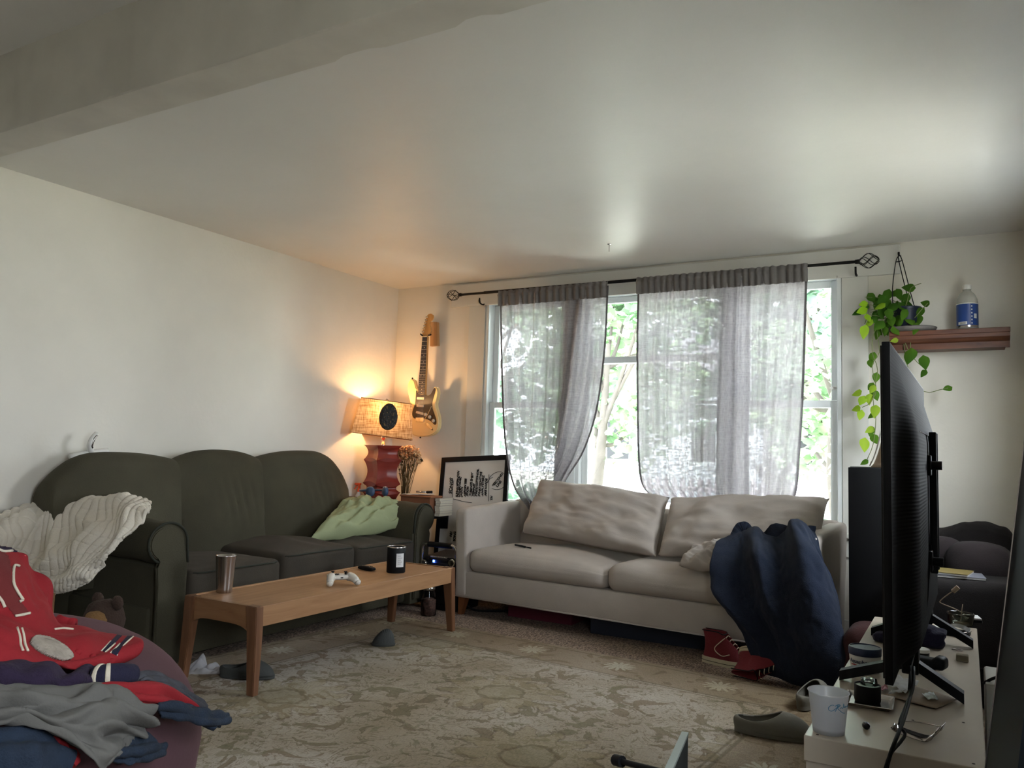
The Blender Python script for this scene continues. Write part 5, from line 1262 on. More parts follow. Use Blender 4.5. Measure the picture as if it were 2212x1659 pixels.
for k in range(n):
    w = (hi_x-lo_x); c0 = rg.uniform(-.004, .004); bk_ = thing('paperback_book', 'worn paperback in the stack behind the sofa arm, '+nm[k]+' one', 'book', (lo_x+w/2+c0, 4.93, zz), R(rg.uniform(-2, 2)), 'paperbacks stacked on the corner table')
    obj('pages', bb((-w/2+.004, -.082, .002), (w/2-.002, .082, hgt_-.002)), M('page_edges_%d' % k, (206, 200, 182), .9), bk_); cv = BM(); bb((-w/2, -.085, 0), (w/2, .085, .002), 0, cv); bb((-w/2, -.085, hgt_-.0025), (w/2, .085, hgt_-.0005), 0, cv); bb((-w/2, -.085, .002), (-w/2+.003, .085, hgt_-.0025), 0, cv); obj('cover', cv, M('cover_%d' % k, cols[k], .6), bk_)
    zz += hgt_
ph = at(905, 1064, y=4.86); pz = CT+bt_+.012
o = obj('paper_bundle', surf(lambda u, v: V((-.11+.22*u, -.05+.10*v, .004+.008*u+.004*nz(u*5, v*5))), 16, 8), MAT['paper'], None, True, recalc=False); o.location = (ph.x-.01, 4.86, pz+.001); o.rotation_euler = (0, 0, R(12)); md = o.modifiers.new('t', 'SOLIDIFY'); md.thickness = .004; tag(o, 'loose folded papers on top of the cardboard box in the corner', 'paper')
pp_ = thing('marker_pen', 'black and silver marker lying on the papers in the corner', 'pen', (ph.x+.05, 4.84, pz+.026), R(20)); obj('barrel', tube([(-.05, 0, 0), (.03, 0, .0)], .007, 10, smooth=0), MAT['steel'], pp_, True); obj('cap', tube([(.03, 0, 0), (.072, 0, .002)], .010, 10, smooth=0), MAT['black'], pp_, True)

# ================================================================== whiteboard
TLp = at(956, 989, y=5.125); upv = V((-.070, .185, .985)).normalized(); rtv = V((.998, .0, -.012)).normalized(); rtv = (rtv-upv*rtv.dot(upv)).normalized(); nrv = rtv.cross(upv).normalized()
wbt = thing('whiteboard', 'black-framed whiteboard with handwritten song list leaning beside the narrow curtain', 'whiteboard', TLp-upv*.9)
def wbp(x, y, o=0): return TLp+rtv*x-upv*y+nrv*o    # x to the right, y down from the top-left corner
def wbb(x0, y0, x1, y1, o0, o1):
    bm = BM(); q = [bm.verts.new(wbp(x, y, o)) for o in (o0, o1) for x, y in ((x0, y0), (x1, y0), (x1, y1), (x0, y1))]
    for f in ((0, 1, 2, 3), (7, 6, 5, 4), (0, 4, 5, 1), (1, 5, 6, 2), (2, 6, 7, 3), (3, 7, 4, 0)): bm.faces.new([q[i] for i in f])
    return bm
WBW, WBH = .60, TLp.z/upv.z-.02
obj('board', wbb(.01, .01, WBW-.01, WBH-.01, -.006, .004), M('dry_erase_white', (212, 208, 202), .25), wbt, world=True)
for q in ((0, 0, WBW, .038), (0, WBH-.038, WBW, WBH), (0, .038, .034, WBH-.038), (WBW-.034, .038, WBW, WBH-.038)): obj('frame', wbb(*q, -.010, .012), MAT['black'], wbt, world=True)
p = at(968, 1122, y=5.08); d = p-TLp
obj('tray_clip', wbb(d.dot(rtv)-.032, -d.dot(upv)-.075, d.dot(rtv)+.032, -d.dot(upv)+.075, .004, .022), MAT['black'], wbt, world=True)
MAT['ink'] = M('black_marker', (12, 12, 14), .7)
def bxy(px, py):
    d = (r2*((px-W/2)/F) + u2*(-(py-H/2)/F) + FWD); t = (TLp-EYE).dot(nrv)/d.dot(nrv); return EYE+d*t+nrv*.006
def btext(s, px, py, size, **k): return text('handwriting', s, size, bxy(px, py), upv, -rtv, MAT['ink'], wbt, shear=.15, rough=.005, bold=.0014, **k)
s0 = (dep*1.0)/F
btext('SONGS', 977, 1067, 9*s0*1.2, spacing=.95)
for (s, px, py, ln) in (('SUNDAY AFTERNOON', 989, 1074, 47), ('OG HEAT MUSIC', 994, 1074, 42), ('JASON', 999, 1074, 21), ('HEROIN BEE', 1006, 1074, 40), ('ZOOM', 1012, 1073, 15), ('TUESDAYS ENJOY', 1019, 1073, 52), ('TEMPLEY', 1025, 1073, 28), ('WAITE / COTTONTAIL', 1031, 1073, 58), ('WHAT DON\'T WE', 1038, 1073, 46), ('ANALYSTERZ', 1044, 1073, 43), ('FIRE ROADS', 1051, 1073, 40)):
    btext('.'+s, px, py, 5.6*s0*1.2, spacing=(ln*s0)/(len(s)*5.6*s0*1.2*.60))
text('handwriting', '*SECOND\n  LINE', 6.2*s0*1.2, bxy(1068, 1052), (upv+rtv*.75), -rtv, MAT['ink'], wbt, rough=.005, bold=.0012)
for (s, px, py) in (('HH', 976, 1160), ('SONG', 984, 1170), ('YH', 1064, 1082)): btext(s, px, py, 7.5*s0)
def ink(P, r=.0016): return tube([bxy(*q) for q in P], r, 5)
obj('ruled_line', ink([(981, 1038), (979, 1056), (978, 1074)]), MAT['ink'], wbt, world=True)
obj('ruled_line', ink([(967, 1076), (985, 1079), (1004, 1084), (1020, 1086)]), MAT['ink'], wbt, world=True)
obj('ruled_line', ink([(1057, 1025), (1057, 1050), (1056, 1083)]), MAT['ink'], wbt, world=True)
obj('circle', ink([(1066, 1031), (1058, 1036), (1054, 1044), (1060, 1030), (1072, 1021), (1084, 1020), (1094, 1030), (1094, 1045), (1085, 1055), (1073, 1058), (1063, 1055)]), MAT['ink'], wbt, world=True)

# ================================================================== guitar on the wall
GY = 5.10
def gp_(x, y, yy=GY): return at(850+x/5.187, 650+y/5.184, y=yy)
gt = thing('electric_guitar', 'cream double-cutaway electric guitar with black pickguard hanging on the wall', 'guitar', gp_(340, 1200))
MAT['gbody'] = M('aged_cream_lacquer', (222, 196, 142), .25, coat=.5); MAT['pguard'] = M('black_pickguard', (36, 24, 20), .35); MAT['maple'] = wood('maple', (176, 124, 62), (206, 156, 92), 1, (8, 8, 1), .35); MAT['rosewood'] = M('dark_fretboard', (34, 24, 20), .5)
out = [(207, 872), (232, 893), (243, 930), (252, 968), (270, 990), (300, 1000), (330, 1030), (352, 1052), (385, 1056), (415, 1038), (436, 1000), (452, 968), (472, 962), (492, 985), (498, 1030), (488, 1090), (474, 1150), (478, 1200), (496, 1255), (508, 1320), (508, 1390), (490, 1450), (450, 1492), (390, 1515), (320, 1522), (250, 1515), (205, 1490), (178, 1440), (168, 1380), (172, 1310), (188, 1240), (192, 1180), (180, 1120), (164, 1050), (154, 985), (160, 925), (182, 885)]
P = crom([V((x, y, 0)) for x, y in out+[out[0]]], 3)[:-1]
bm = prism([gp_(q.x, q.y, GY) for q in P], (0, .042, 0)); bmesh.ops.recalc_face_normals(bm, faces=bm.faces[:])
es = [e for e in bm.edges if len(e.link_faces) == 2 and max(len(f.verts) for f in e.link_faces) > 20]; bmesh.ops.bevel(bm, geom=es, offset=.007, segments=3, affect='EDGES')
obj('body', bm, MAT['gbody'], gt, 50, world=True)
pg = [(255, 1003), (270, 1008), (280, 1046), (350, 1050), (385, 1062), (422, 1040), (448, 990), (464, 974), (472, 1000), (450, 1080), (434, 1140), (436, 1200), (458, 1265), (478, 1320), (481, 1370), (466, 1388), (440, 1368), (400, 1335), (350, 1322), (262, 1322), (222, 1305), (210, 1265), (220, 1215), (240, 1160), (250, 1090)]
P = crom([V((x, y, 0)) for x, y in pg+[pg[0]]], 2)[:-1]
obj('pickguard', prism([gp_(q.x, q.y, GY-.0005) for q in P], (0, -.002, 0)), MAT['pguard'], gt, world=True)
for (x, y, an) in ((306, 1091, 0), (302, 1176, 0), (296, 1255, 10)):
    c = gp_(x, y, GY-.003); b_ = BM(); box(b_, (0, 0, 0), (.078*.93, .008, .0185), .0035, 3, Euler((0, R(an+2), 0)).to_matrix()); bmesh.ops.translate(b_, vec=c+V((0, -.002, 0)), verts=b_.verts[:]); po_ = obj('pickup', b_, MAT['felt'], gt, 40, world=True)
    pb_ = BM()
    for k in range(6): lathe([(.0026, 0), (.002, .001)], 8, pb_, c+V((-.026+.0104*k, -.0065, -.0003*k)), Euler((R(90), 0, 0)).to_matrix())
    obj('pole_pieces', pb_, MAT['steel'], po_, world=True)
for (x, y) in ((360, 1272), (408, 1301), (449, 1343)): obj('knob', lathe([(.014, 0), (.012, .010), (.009, .012)], 20, None, gp_(x, y, GY-.003), Euler((R(90), 0, 0)).to_matrix()), MAT['felt'], gt, True, world=True)
b_ = BM(); c = gp_(296, 1330, GY-.002); box(b_, c, (.078, .010, .034), .002); obj('bridge', b_, MAT['chrome'], gt, world=True)
obj('tremolo_arm', tube([gp_(338, 1335, GY-.012), gp_(365, 1300, GY-.03), gp_(400, 1240, GY-.034), gp_(424, 1180, GY-.030)], .003, 8), MAT['chrome'], gt, True, world=True)
obj('jack_plate', prism([gp_(x, y, GY-.001) for x, y in ((370, 1366), (392, 1372), (432, 1412), (440, 1432), (424, 1438), (400, 1418), (372, 1390))], (0, -.003, 0)), MAT['chrome'], gt, world=True)
for (x, y) in ((219, 868), (307, 1530), (443, 1440)): obj('strap_button', lathe([(.004, 0), (.006, .006), (.007, .010)], 10, None, gp_(x, y, GY+.01), Euler((R(90), 0, 0)).to_matrix()), MAT['black'], gt, world=True)
nk = prism([gp_(x, y, GY-.004) for x, y in ((327, 398), (378, 398), (350, 1046), (276, 1046))], (0, .024, 0)); obj('neck', nk, MAT['maple'], gt, world=True)
fbm_ = prism([gp_(x, y, GY-.0045) for x, y in ((327, 398), (378, 398), (350, 1046), (276, 1046))], (0, -.004, 0)); fb = obj('fretboard', fbm_, MAT['rosewood'], gt, world=True)
fr = BM(); T = 0
for k in range(22):
    # equal-tempered spacing seen on the board; a few frets on the body end
    T = (1-2**(-k/12))/(1-2**(-21.5/12)); y = 402+640*T; xl = 327+(276-327)*T; xr = 378+(350-378)*T
    tube([gp_(xl, y, GY-.0095), gp_(xr, y, GY-.0095)], .0011 if k else .002, 5, fr, smooth=0)
    if k in (3, 5, 7, 9, 15, 17, 19, 21) or k == 12:
        Tm = ((1-2**(-(k-.5)/12)))/(1-2**(-21.5/12)); ym = 402+640*Tm; xm = (327+(276-327)*Tm+378+(350-378)*Tm)/2
        for dx in ((0,) if k != 12 else (-17, 17)): obj('inlay_dot', lathe([(.003, 0), (.003, .0008)], 10, None, gp_(xm+dx, ym, GY-.0085), Euler((R(90), 0, 0)).to_matrix()), MAT['felt'], fb, world=True)
obj('frets', fr, MAT['chrome'], fb, world=True)
sg = BM()
for k in range(6): tube([gp_(331+k*8.4, 396, GY-.012), gp_(268+k*13.5, 1320, GY-.016)], .0004, 4, sg, smooth=0)
obj('strings', sg, MAT['steel'], gt, world=True)
hs = [(327, 398), (323, 345), (340, 290), (356, 230), (372, 172), (392, 148), (420, 142), (441, 158), (444, 185), (432, 212), (408, 232), (402, 262), (414, 300), (420, 332), (406, 366), (380, 388), (378, 398)]
obj('headstock', prism([gp_(x, y, GY-.002) for x, y in hs], (0, .014, 0)), MAT['maple'], gt, world=True)
for k in range(6):
    x, y = 330+k*8.5, 345-k*33
    obj('tuner', lathe([(.004, 0), (.004, .010), (.006, .012)], 10, None, gp_(x+14, y+4, GY-.001), Euler((R(90), 0, 0)).to_matrix()), MAT['chrome'], gt, world=True)
    obj('tuner_button', tube([gp_(x-2, y, GY+.006), gp_(x-9, y-2, GY+.006)], .005, 8, smooth=0), MAT['steel'], gt, world=True)
gw = thing('guitar_hanger', 'pale wooden wall block with a black two-prong hook holding the guitar', 'wall hook', gp_(440, 370, YW))
q = [gp_(x, y, YW) for x, y in ((378, 232), (490, 236), (496, 502), (372, 510))]
obj('block', prism([gp_(x, y, YW-.03) for x, y in ((412, 233), (488, 236), (494, 500), (408, 508))], (0, .03, 0)), MAT['pale'], gw, world=True)
obj('hook', tube([gp_(303, 370, GY-.035), gp_(318, 384, GY-.012), gp_(345, 388, GY+.02), gp_(375, 384, GY+.022), gp_(405, 384, GY-.012), gp_(418, 376, GY-.035)], .0055, 8), MAT['black'], gw, True, world=True)
obj('hook_stem', tube([gp_(360, 386, GY+.022), gp_(420, 380, YW-.03)], .005, 8, smooth=0), MAT['black'], gw, world=True)

# ================================================================== amplifier with chrome handle
AD = 4.50; ax0, ax1 = at(889, 1200, y=AD).x, at(997, 1200, y=AD).x; ax0 = max(ax0, -3.24); ax1 = min(ax1, -2.945); az = at(935, 1187, y=AD+.2).z
am = thing('portable_amplifier', 'black portable amplifier with silver knobs and padded chrome handle behind the coffee table', 'amplifier', ((ax0+ax1)/2, AD+.13, 0)); aw = (ax1-ax0)/2
obj('cabinet', bb((-aw, -.13, .0), (aw, .15, az-.03), .012), MAT['black'], am, 40)
fp = prism([(-aw+.01, -.132, az-.17), (-aw+.01, -.132, az-.055), (-aw+.01, -.10, az-.02), (-aw+.01, .14, az), (-aw+.01, .14, az-.17)], (2*aw-.02, 0, 0)); obj('control_panel', fp, M('charcoal_panel', (36, 38, 44), .35), am)
gl = BM(); bb((-aw+.02, -.136, .04), (aw-.02, -.130, az-.19), .004, gl); obj('speaker_grille', gl, MAT['blackg'], am)
for px in (916, 976):
    c = at(px, 1216, y=AD-.005)-am.location; obj('dial', lathe([(.026, 0), (.026, .004), (.020, .006), (.019, .016), (.001, .017)], 26, None, (c.x, -.134, c.z), Euler((R(90), 0, 0)).to_matrix()), MAT['chrome'], am, 40)
    obj('dial_ring', lathe([(.033, 0), (.033, .002), (.028, .002)], 26, None, (c.x, -.132, c.z), Euler((R(90), 0, 0)).to_matrix()), MAT['blackg'], am)
c = at(937, 1212, y=AD-.005)-am.location; obj('display_light', bb((c.x-.006, -.138, c.z-.008), (c.x+.006, -.133, c.z+.008)), M('blue_display', (60, 110, 255), .5, emit=6), am)
for k in range(6): c = at(929 if k < 3 else 968, 1206+(k % 3)*5, y=AD-.005)-am.location; obj('push_button', bb((c.x-.008, -.137, c.z-.003), (c.x+.008, -.132, c.z+.003), .001), MAT['blackg'], am)
c = at(930, 1203, y=AD-.005)-am.location; text('lettering', 'K08 ROCKSON MAX', .0145, am.location+V((c.x, -.1335, c.z)), (1, 0, 0), (0, 0, 1), MAT['felt'], am, spacing=1.05)
h0 = at(900, 1172, y=AD-.02).z
hxa = -aw+.004
obj('handle', tube([(hxa, -.13, az-.06), (hxa+.004, -.138, az+.0), (hxa+.035, -.14, h0-.004), (aw-.04, -.14, h0-.002), (aw-.006, -.138, az+.0), (aw-.002, -.13, az-.06)], .011, 12, smooth=8), MAT['chrome'], am, True)
obj('handle_grip', tube([(hxa+.055, -.14, h0-.003), (aw-.05, -.14, h0-.002)], .0185, 14, smooth=0), MAT['black'], am, 50)

# pen on the cream sofa
pa, pb2 = at(1113, 1177, z=.465), at(1147, 1184, z=.462)
t = thing('black_pen', 'black pen lying on the left seat of the cream sofa', 'pen', pa)
obj('barrel', tube([pa, pa.lerp(pb2, .65)], .0065, 8, smooth=0), MAT['black'], t, True, world=True); obj('clip', tube([pa.lerp(pb2, .6), pb2], .0045, 8, smooth=0), MAT['blackg'], t, True, world=True)

# squeegee on the sofa back
p = at(190, 980, x=-3.97)
sq = thing('plastic_squeegee', 'white plastic squeegee with curved handle lying on top of the green sofa back', 'squeegee', (-3.985, p.y, 1.0))
a, b_ = at(152, 988, x=-3.99), at(232, 974, x=-3.99)
bm = BM(); tube([a, a.lerp(b_, .5)+V((0, 0, .004)), b_], .017, 12, bm); obj('head', bm, MAT['whitep'], sq, True, world=True)
obj('blade', tube([a-V((-.012, 0, .012)), b_-V((-.012, 0, .012))], .0045, 6, smooth=0), MAT['steel'], sq, world=True)
hd_ = [at(196, 975, x=-3.98), at(194, 962, x=-3.965), at(199, 948, x=-3.96), at(209, 936, x=-3.965)]
bm = tube(hd_, lambda t: .016-.003*t, 10, smooth=5); obj('handle', bm, MAT['whitep'], sq, True, world=True)
obj('handle_recess', tube([q+V((.012, .004, 0)) for q in (hd_[0].lerp(hd_[1], .6), hd_[1], hd_[2], hd_[2].lerp(hd_[3], .6))], .006, 6), MAT['steel'], sq, True, world=True)

# ceiling hook
p = at(1316, 527, z=ZC)
ch = thing('ceiling_hook', 'small bare screw hook in the ceiling in front of the windows', 'hook', (p.x, p.y, ZC))
obj('flange', lathe([(.012, -.0), (.012, -.003), (.004, -.006)], 14), MAT['steel'], ch); obj('shank', tube([(0, 0, -.004), (0, 0, -.05)], .0028, 8, smooth=0), MAT['steel'], ch)
for px in (1091, 1808): 
    p = at(px, 597 if px > 1500 else 652, y=YW-.03); o = obj('screw_eye', tube([p+V((0, 0, .006)), p+V((.004, 0, -.002)), p+V((0, 0, -.01)), p+V((-.004, 0, -.002))], .0012, 6, closed=True, smooth=0), MAT['steel'], None); tag(o, 'tiny screw eye in the top %s corner of the window frame' % ('right' if px > 1500 else 'left'), 'hook')

# ================================================================== shelf, bottle, hanging plant
sx0, sx1 = -.372, .222; sz = 1.826
sf = thing('wooden_shelf', 'reddish wooden shelf with moulded front edge on the window wall at the right', 'shelf', ((sx0+sx1)/2, 5.13, sz))
obj('board', bb((sx0, 5.015, sz-.028), (sx1, YW, sz), .003), MAT['cherry'], sf, world=True)
prof = [(5.02, sz-.028), (5.005, sz-.030), (5.005, sz-.050), (5.03, sz-.066), (5.05, sz-.072), (5.05, sz-.105), (5.075, sz-.105), (5.075, sz-.028)]
ml = prism([(sx0+.002, y, z) for y, z in prof], (sx1-sx0-.004, 0, 0)); obj('moulding', ml, MAT['cherry'], sf, 30, world=True)
obj('bracket', bb((sx0+.03, 5.075, sz-.10), (sx1-.02, YW, sz-.028), .002), MAT['cherry'], sf, world=True)
p = at(2090, 708, y=5.10)
bo = thing('plastic_bottle', 'clear plastic bottle with blue label and white cap on the wooden shelf', 'bottle', (p.x, 5.10, sz))
obj('body', lathe([(.001, 0), (.048, 0), (.053, .006), (.053, .155), (.050, .178), (.038, .205), (.024, .220), (.020, .224), (.020, .236)], 36, cap=False), M('bottle_plastic', (196, 194, 184), .35, alpha=.5), bo, True)
obj('cap', lathe([(.023, .232), (.023, .256), (.021, .259), (.001, .259)], 28, cap=False), MAT['whitep'], bo, 40)
lb = obj('label', lathe([(.0545, .022), (.0545, .148)], 40, cap=False), M('blue_label', (28, 62, 128), .4), bo, True)
def onc(a0, a1, z0, z1, r=.0551): return surf(lambda u, v: V((r*math.cos(a0+(a1-a0)*u), r*math.sin(a0+(a1-a0)*u), z0+(z1-z0)*v)), 6, 1)
obj('label_stripe', lathe([(.0548, .014), (.0548, .024)], 40, cap=False), MAT['steel'], lb, True); obj('label_edge', lathe([(.0549, .145), (.0549, .149)], 40, cap=False), MAT['whitep'], lb)
for k in range(6): obj('label_icon', onc(-1.22, -1.10, .126-.019*k, .134-.019*k), MAT['whitep'], lb)
obj('label_rule', onc(-1.34, -1.32, .03, .146), MAT['whitep'], lb); obj('barcode', onc(-2.5, -1.6, .028, .044, .0552), MAT['whitep'], lb); obj('barcode', onc(-.95, -.62, .062, .088), MAT['whitep'], lb)
for k in range(12): obj('barcode_bar', onc(-2.25+.045*k, -2.23+.045*k, .030, .042, .0555), MAT['black'], lb)
p = at(1968, 714, y=5.09)
pl_ = obj('stone_plate', lathe([(.001, 0), (.10, 0), (.128, .012), (.134, .024), (.130, .030), (.118, .026), (.001, .022)], 40, cap=False), M('grey_stone', (104, 100, 96), .7, var=.2, vs=20, bump=.2, bs=40), None, True)
pl_.location = (p.x, 5.095, sz); pl_.scale = (1, .72, 1); tag(pl_, 'grey oval stone plate on the shelf under the hanging plant pot', 'plate')

hk = at(1942, 552, y=YW-.03); pt0 = at(1958, 690, y=5.10)
hpn = thing('hanging_plant', 'trailing heart-leaf plant in a dark navy pot hung on black cords', 'hanging plant', (pt0.x, 5.10, sz+.03))
pz = sz+.03
obj('pot', lathe([(.001, 0), (.055, 0), (.062, .01), (.078, .105), (.081, .108), (.081, .118), (.074, .118), (.070, .10), (.001, .095)], 32, cap=False), M('navy_pot', (22, 30, 48), .35), hpn, True)
obj('soil', lathe([(.001, .10), (.072, .099), (.072, .095)], 24), M('soil', (44, 32, 24), 1, bump=.6, bs=80), hpn)
cd = [hk+V((0, -.01, -.02)), ]
cr = BM(); knot = hk+V((0, -.012, -.045))
tube([hk, hk+V((0, -.02, .004)), hk+V((0, -.022, .016))], .006, 8, cr); lathe([(.011, 0), (.011, .006), (.001, .008)], 12, cr, hk+V((0, .025, 0)), Euler((R(90), 0, 0)).to_matrix())
obj('wall_hook', cr, MAT['black'], hpn, True, world=True)
ends = [at(1928, 622, y=5.06), at(1965, 660, y=5.17), at(1974, 658, y=5.07)]
mids = [at(1935, 566, y=5.13), at(1942, 566, y=5.16), at(1949, 563, y=5.13)]
top = hk+V((0, -.018, -.004))
for m_, e in zip(mids, ends): 
    rimp = V((pt0.x, 5.10, pz+.115))+ (V((e.x-pt0.x, e.y-5.10, 0)).normalized()*.078)
    obj('cord', tube([top, m_, e, rimp], .0028, 6, smooth=3), MAT['black'], hpn, True, world=True)
obj('cord_ring', tube([mids[0], mids[1], mids[2]], .0026, 6, smooth=0, closed=True), MAT['black'], hpn, world=True)
MAT['leafg'] = leafmat('pothos_green', (52, 92, 34), (92, 134, 44)); MAT['leafy3'] = leafmat('pothos_lime', (136, 176, 40), (170, 200, 70))
def heart(bm, c, size, roll, pitch, yawz, fold=.25):
    """heart-shaped leaf, tip along local -z before turning; faces the room (-y)"""
    q = Euler((pitch, roll, yawz), 'YXZ').to_matrix(); n = 9; rows = []
    for i in range(n+1):
        t = i/n; w = .50*(math.sin(PI*min(1, t**.62))**.85)*(1-.25*t); z = .28-1.25*t+(.10 if i == 0 else 0)
        rows.append([bm.verts.new(V(c)+q @ (V((s*w, fold*abs(s)*w*1.1-.10*math.sin(t*PI)-.25*(t-.3)**2, z+(.10*abs(s) if t < .25 else 0)))*size)) for s in (-1, -.5, 0, .5, 1)])
    for a, b in zip(rows, rows[1:]):
        for k in range(4): bm.faces.new((a[k], a[k+1], b[k+1], b[k]))
rg = random.Random(12); dk = BM(); lm = BM(); vn = BM()
L_dark = [(1918, 634, 5.06, .055, .3), (1940, 632, 5.05, .05, -.3), (1897, 655, 5.04, .055, .2), (1913, 655, 5.05, .05, -.4), (1958, 642, 5.05, .05, .5), (1905, 672, 5.03, .05, 0), (1930, 662, 5.03, .055, .6), (1948, 660, 5.03, .05, -.5),
 (1888, 690, 5.03, .05, .9), (1902, 700, 5.02, .06, .7), (1925, 690, 5.02, .05, -.2), (1942, 690, 5.02, .055, .3), (1965, 690, 5.04, .055, -.3), (1985, 688, 5.06, .05, .2), (1990, 672, 5.06, .05, .5), (1870, 662, 5.05, .045, .9), (1858, 672, 5.06, .05, 1.0),
 (1912, 712, 5.03, .04, .1), (1895, 720, 5.03, .04, .3), (1932, 712, 5.01, .045, -.5), (1978, 706, 5.02, .05, .2), (1968, 622, 5.06, .05, 1.7), (2002, 656, 5.08, .04, 1.9), (1955, 676, 5.0, .05, .4), (1920, 675, 5.0, .05, -.3), (1880, 640, 5.06, .05, -.6), (1908, 644, 5.02, .045, .8),
 (1967, 764, 4.99, .075, .05), (1996, 778, 5.03, .06, -.15), (1997, 804, 5.05, .035, .6), (2050, 838, 5.05, .04, 1.2),
 (1886, 768, 5.06, .045, .4), (1880, 782, 5.05, .04, -.2), (1893, 812, 5.06, .045, .2), (1883, 832, 5.06, .04, .5), (1890, 850, 5.05, .05, -.2), (1887, 895, 5.07, .04, .7), (1882, 928, 5.06, .045, .2), (1888, 945, 5.07, .05, -.4), (1870, 997, 5.06, .035, .9)]
L_lime = [(1868, 656, 5.0, .04, 1.3), (1866, 670, 5.0, .05, 1.2), (1874, 684, 5.0, .04, -.2), (1880, 696, 5.0, .04, .8), (1868, 712, 4.99, .058, .1), (1905, 660, 5.0, .045, .9), (1935, 735, 5.0, .03, 1.4), (1855, 848, 5.03, .045, 1.2), (1864, 862, 5.02, .05, .4), (1878, 858, 5.03, .05, -.2), (1853, 882, 5.03, .04, 1.3), (1860, 893, 5.03, .045, .3), (1891, 884, 5.02, .055, .1), (1886, 838, 5.02, .04, .4), (1882, 927, 5.04, .04, 1.0), (1868, 956, 5.02, .062, .2)]
for lst, bm in ((L_dark, dk), (L_lime, lm)):
    for (x, y, Y, s, rl) in lst: heart(bm, at(x, y, y=Y), s*1.05, rl, rg.uniform(-.5, .5), rg.uniform(-.6, .6))
for k in range(46):
    x, y = rg.gauss(1930, 24), rg.gauss(684, 22); heart(dk, at(x, min(y, 722), y=rg.uniform(5.04, 5.16)), rg.uniform(.034, .052), rg.uniform(-1.2, 1.2), rg.uniform(-.7, .7), rg.uniform(-1, 1))
c0 = V((pt0.x, 5.10, pz+.10))
for P in ([(1925, 690), (1890, 715), (1884, 760), (1896, 800), (1886, 860), (1892, 905), (1886, 960), (1872, 995)], [(1925, 690), (1895, 705), (1900, 760), (1884, 790), (1893, 840), (1880, 870), (1862, 880)],
          [(1960, 700), (1966, 735), (1967, 752)], [(1955, 700), (1955, 740), (1975, 775), (1990, 790)], [(1930, 690), (1880, 680), (1868, 700)], [(1950, 705), (1960, 790), (1995, 845), (2030, 842), (2048, 838)], [(1930, 680), (1890, 660), (1862, 660)], [(1950, 680), (1960, 650), (1968, 622), (1990, 612)], [(1970, 690), (1990, 670), (2004, 655)]):
    tube([c0]+[at(x, y, y=5.06-.03*(i > 0)) for i, (x, y) in enumerate(P)], .0022, 5, vn, smooth=3)
for k in range(30):
    x, y = rg.gauss(1925, 26), rg.gauss(680, 18); tube([c0, (c0+at(x, y, y=5.05))/2+V((0, 0, .03)), at(x, y, y=5.04)], .0014, 4, vn, smooth=3)
obj('green_leaves', dk, MAT['leafg'], hpn, True, world=True, recalc=False); obj('lime_leaves', lm, MAT['leafy3'], hpn, True, world=True, recalc=False, label='bright lime young leaves'); obj('vines', vn, M('pale_vine', (110, 120, 70), .7), hpn, True, world=True, recalc=False)

# round-edged object standing on the speaker
q = [at(1880, 1006, y=4.42), at(1890, 985, y=4.42), at(1899, 955, y=4.42), at(1904, 930, y=4.42)]
ds = thing('paper_lampshade', 'pale tan shade with a curved white rim standing on the tall speaker', 'lampshade', (q[0].x+.15, 4.42, sp0.z+.003))
r0 = .15; sh_ = q[3].z-ds.location.z
bm = surf(lambda u, v: V(((r0-.062*v**.6)*math.cos(u*2*PI), (r0-.062*v**.6)*.8*math.sin(u*2*PI), sh_*v)), 40, 12, closeu=True); bm2 = BM()
o = obj('shade', bm, MAT['kraft'], ds, True, recalc=False); md = o.modifiers.new('t', 'SOLIDIFY'); md.thickness = .003
obj('rim', tube([q_+V((-.002, -.01, 0)) for q_ in q], .0035, 6), MAT['whitep'], ds, True, world=True)

# ================================================================== dark corner behind the bench
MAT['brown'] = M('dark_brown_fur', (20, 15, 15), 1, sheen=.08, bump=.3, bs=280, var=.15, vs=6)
ac = thing('slouchy_armchair', 'dark brown plush armchair in the shadow behind the television', 'armchair', (.0, 4.75, 0))
a = at(2032, 1142, y=4.9); b_ = at(2090, 1128, y=4.95); c_ = at(2125, 1126, y=4.95); d_ = at(2170, 1140, y=4.9)
def backf(u, v):
    xs = (-.36, a.x, b_.x, c_.x, d_.x, .285); zs = (.70, a.z, b_.z, c_.z, d_.z, .62); t = u*5; i = min(4, int(t)); f = t-i; f = f*f*(3-2*f)
    x = xs[i]+(xs[i+1]-xs[i])*(t-i); zt = zs[i]+(zs[i+1]-zs[i])*f
    ang = v*PI; th = .12; y = 4.98-math.cos(ang)*th
    z = zt-.10+.10*math.sin(ang) if .2 < v < .8 else (zt-.10+.10*math.sin(ang))*(min(v, 1-v)/.2)+.02*(1-min(v, 1-v)/.2)
    return V((x, y+.015*nz(x*8, z*8), z+.006*nz(x*20, v*8)))
bm = surf(backf, 50, 40)
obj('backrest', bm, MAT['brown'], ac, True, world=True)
def blob(name, c, r, parent, mat, ns=.01, n=36, pw=.8):
    def f(u, v):
        a = u*2*PI; b = (v-.5)*PI; e = lambda t: math.copysign(abs(t)**pw, t)
        d = V((e(math.cos(a))*math.cos(b)**pw, e(math.sin(a))*math.cos(b)**pw, e(math.sin(b)))); k = 1+ns*6*nz(d.x*2+c[0]*5, d.y*2, d.z*2+c[2])
        return V(c)+V((d.x*r[0]*k, d.y*r[1]*k, d.z*r[2]*k))
    bm = surf(f, n, n//2, closeu=True); bmesh.ops.remove_doubles(bm, verts=bm.verts[:], dist=1e-5); return obj(name, bm, mat, parent, True, world=True)
MAT['brown2'] = M('brown_mohair', (34, 26, 27), 1, sheen=.12, bump=.3, bs=280, var=.12, vs=6)
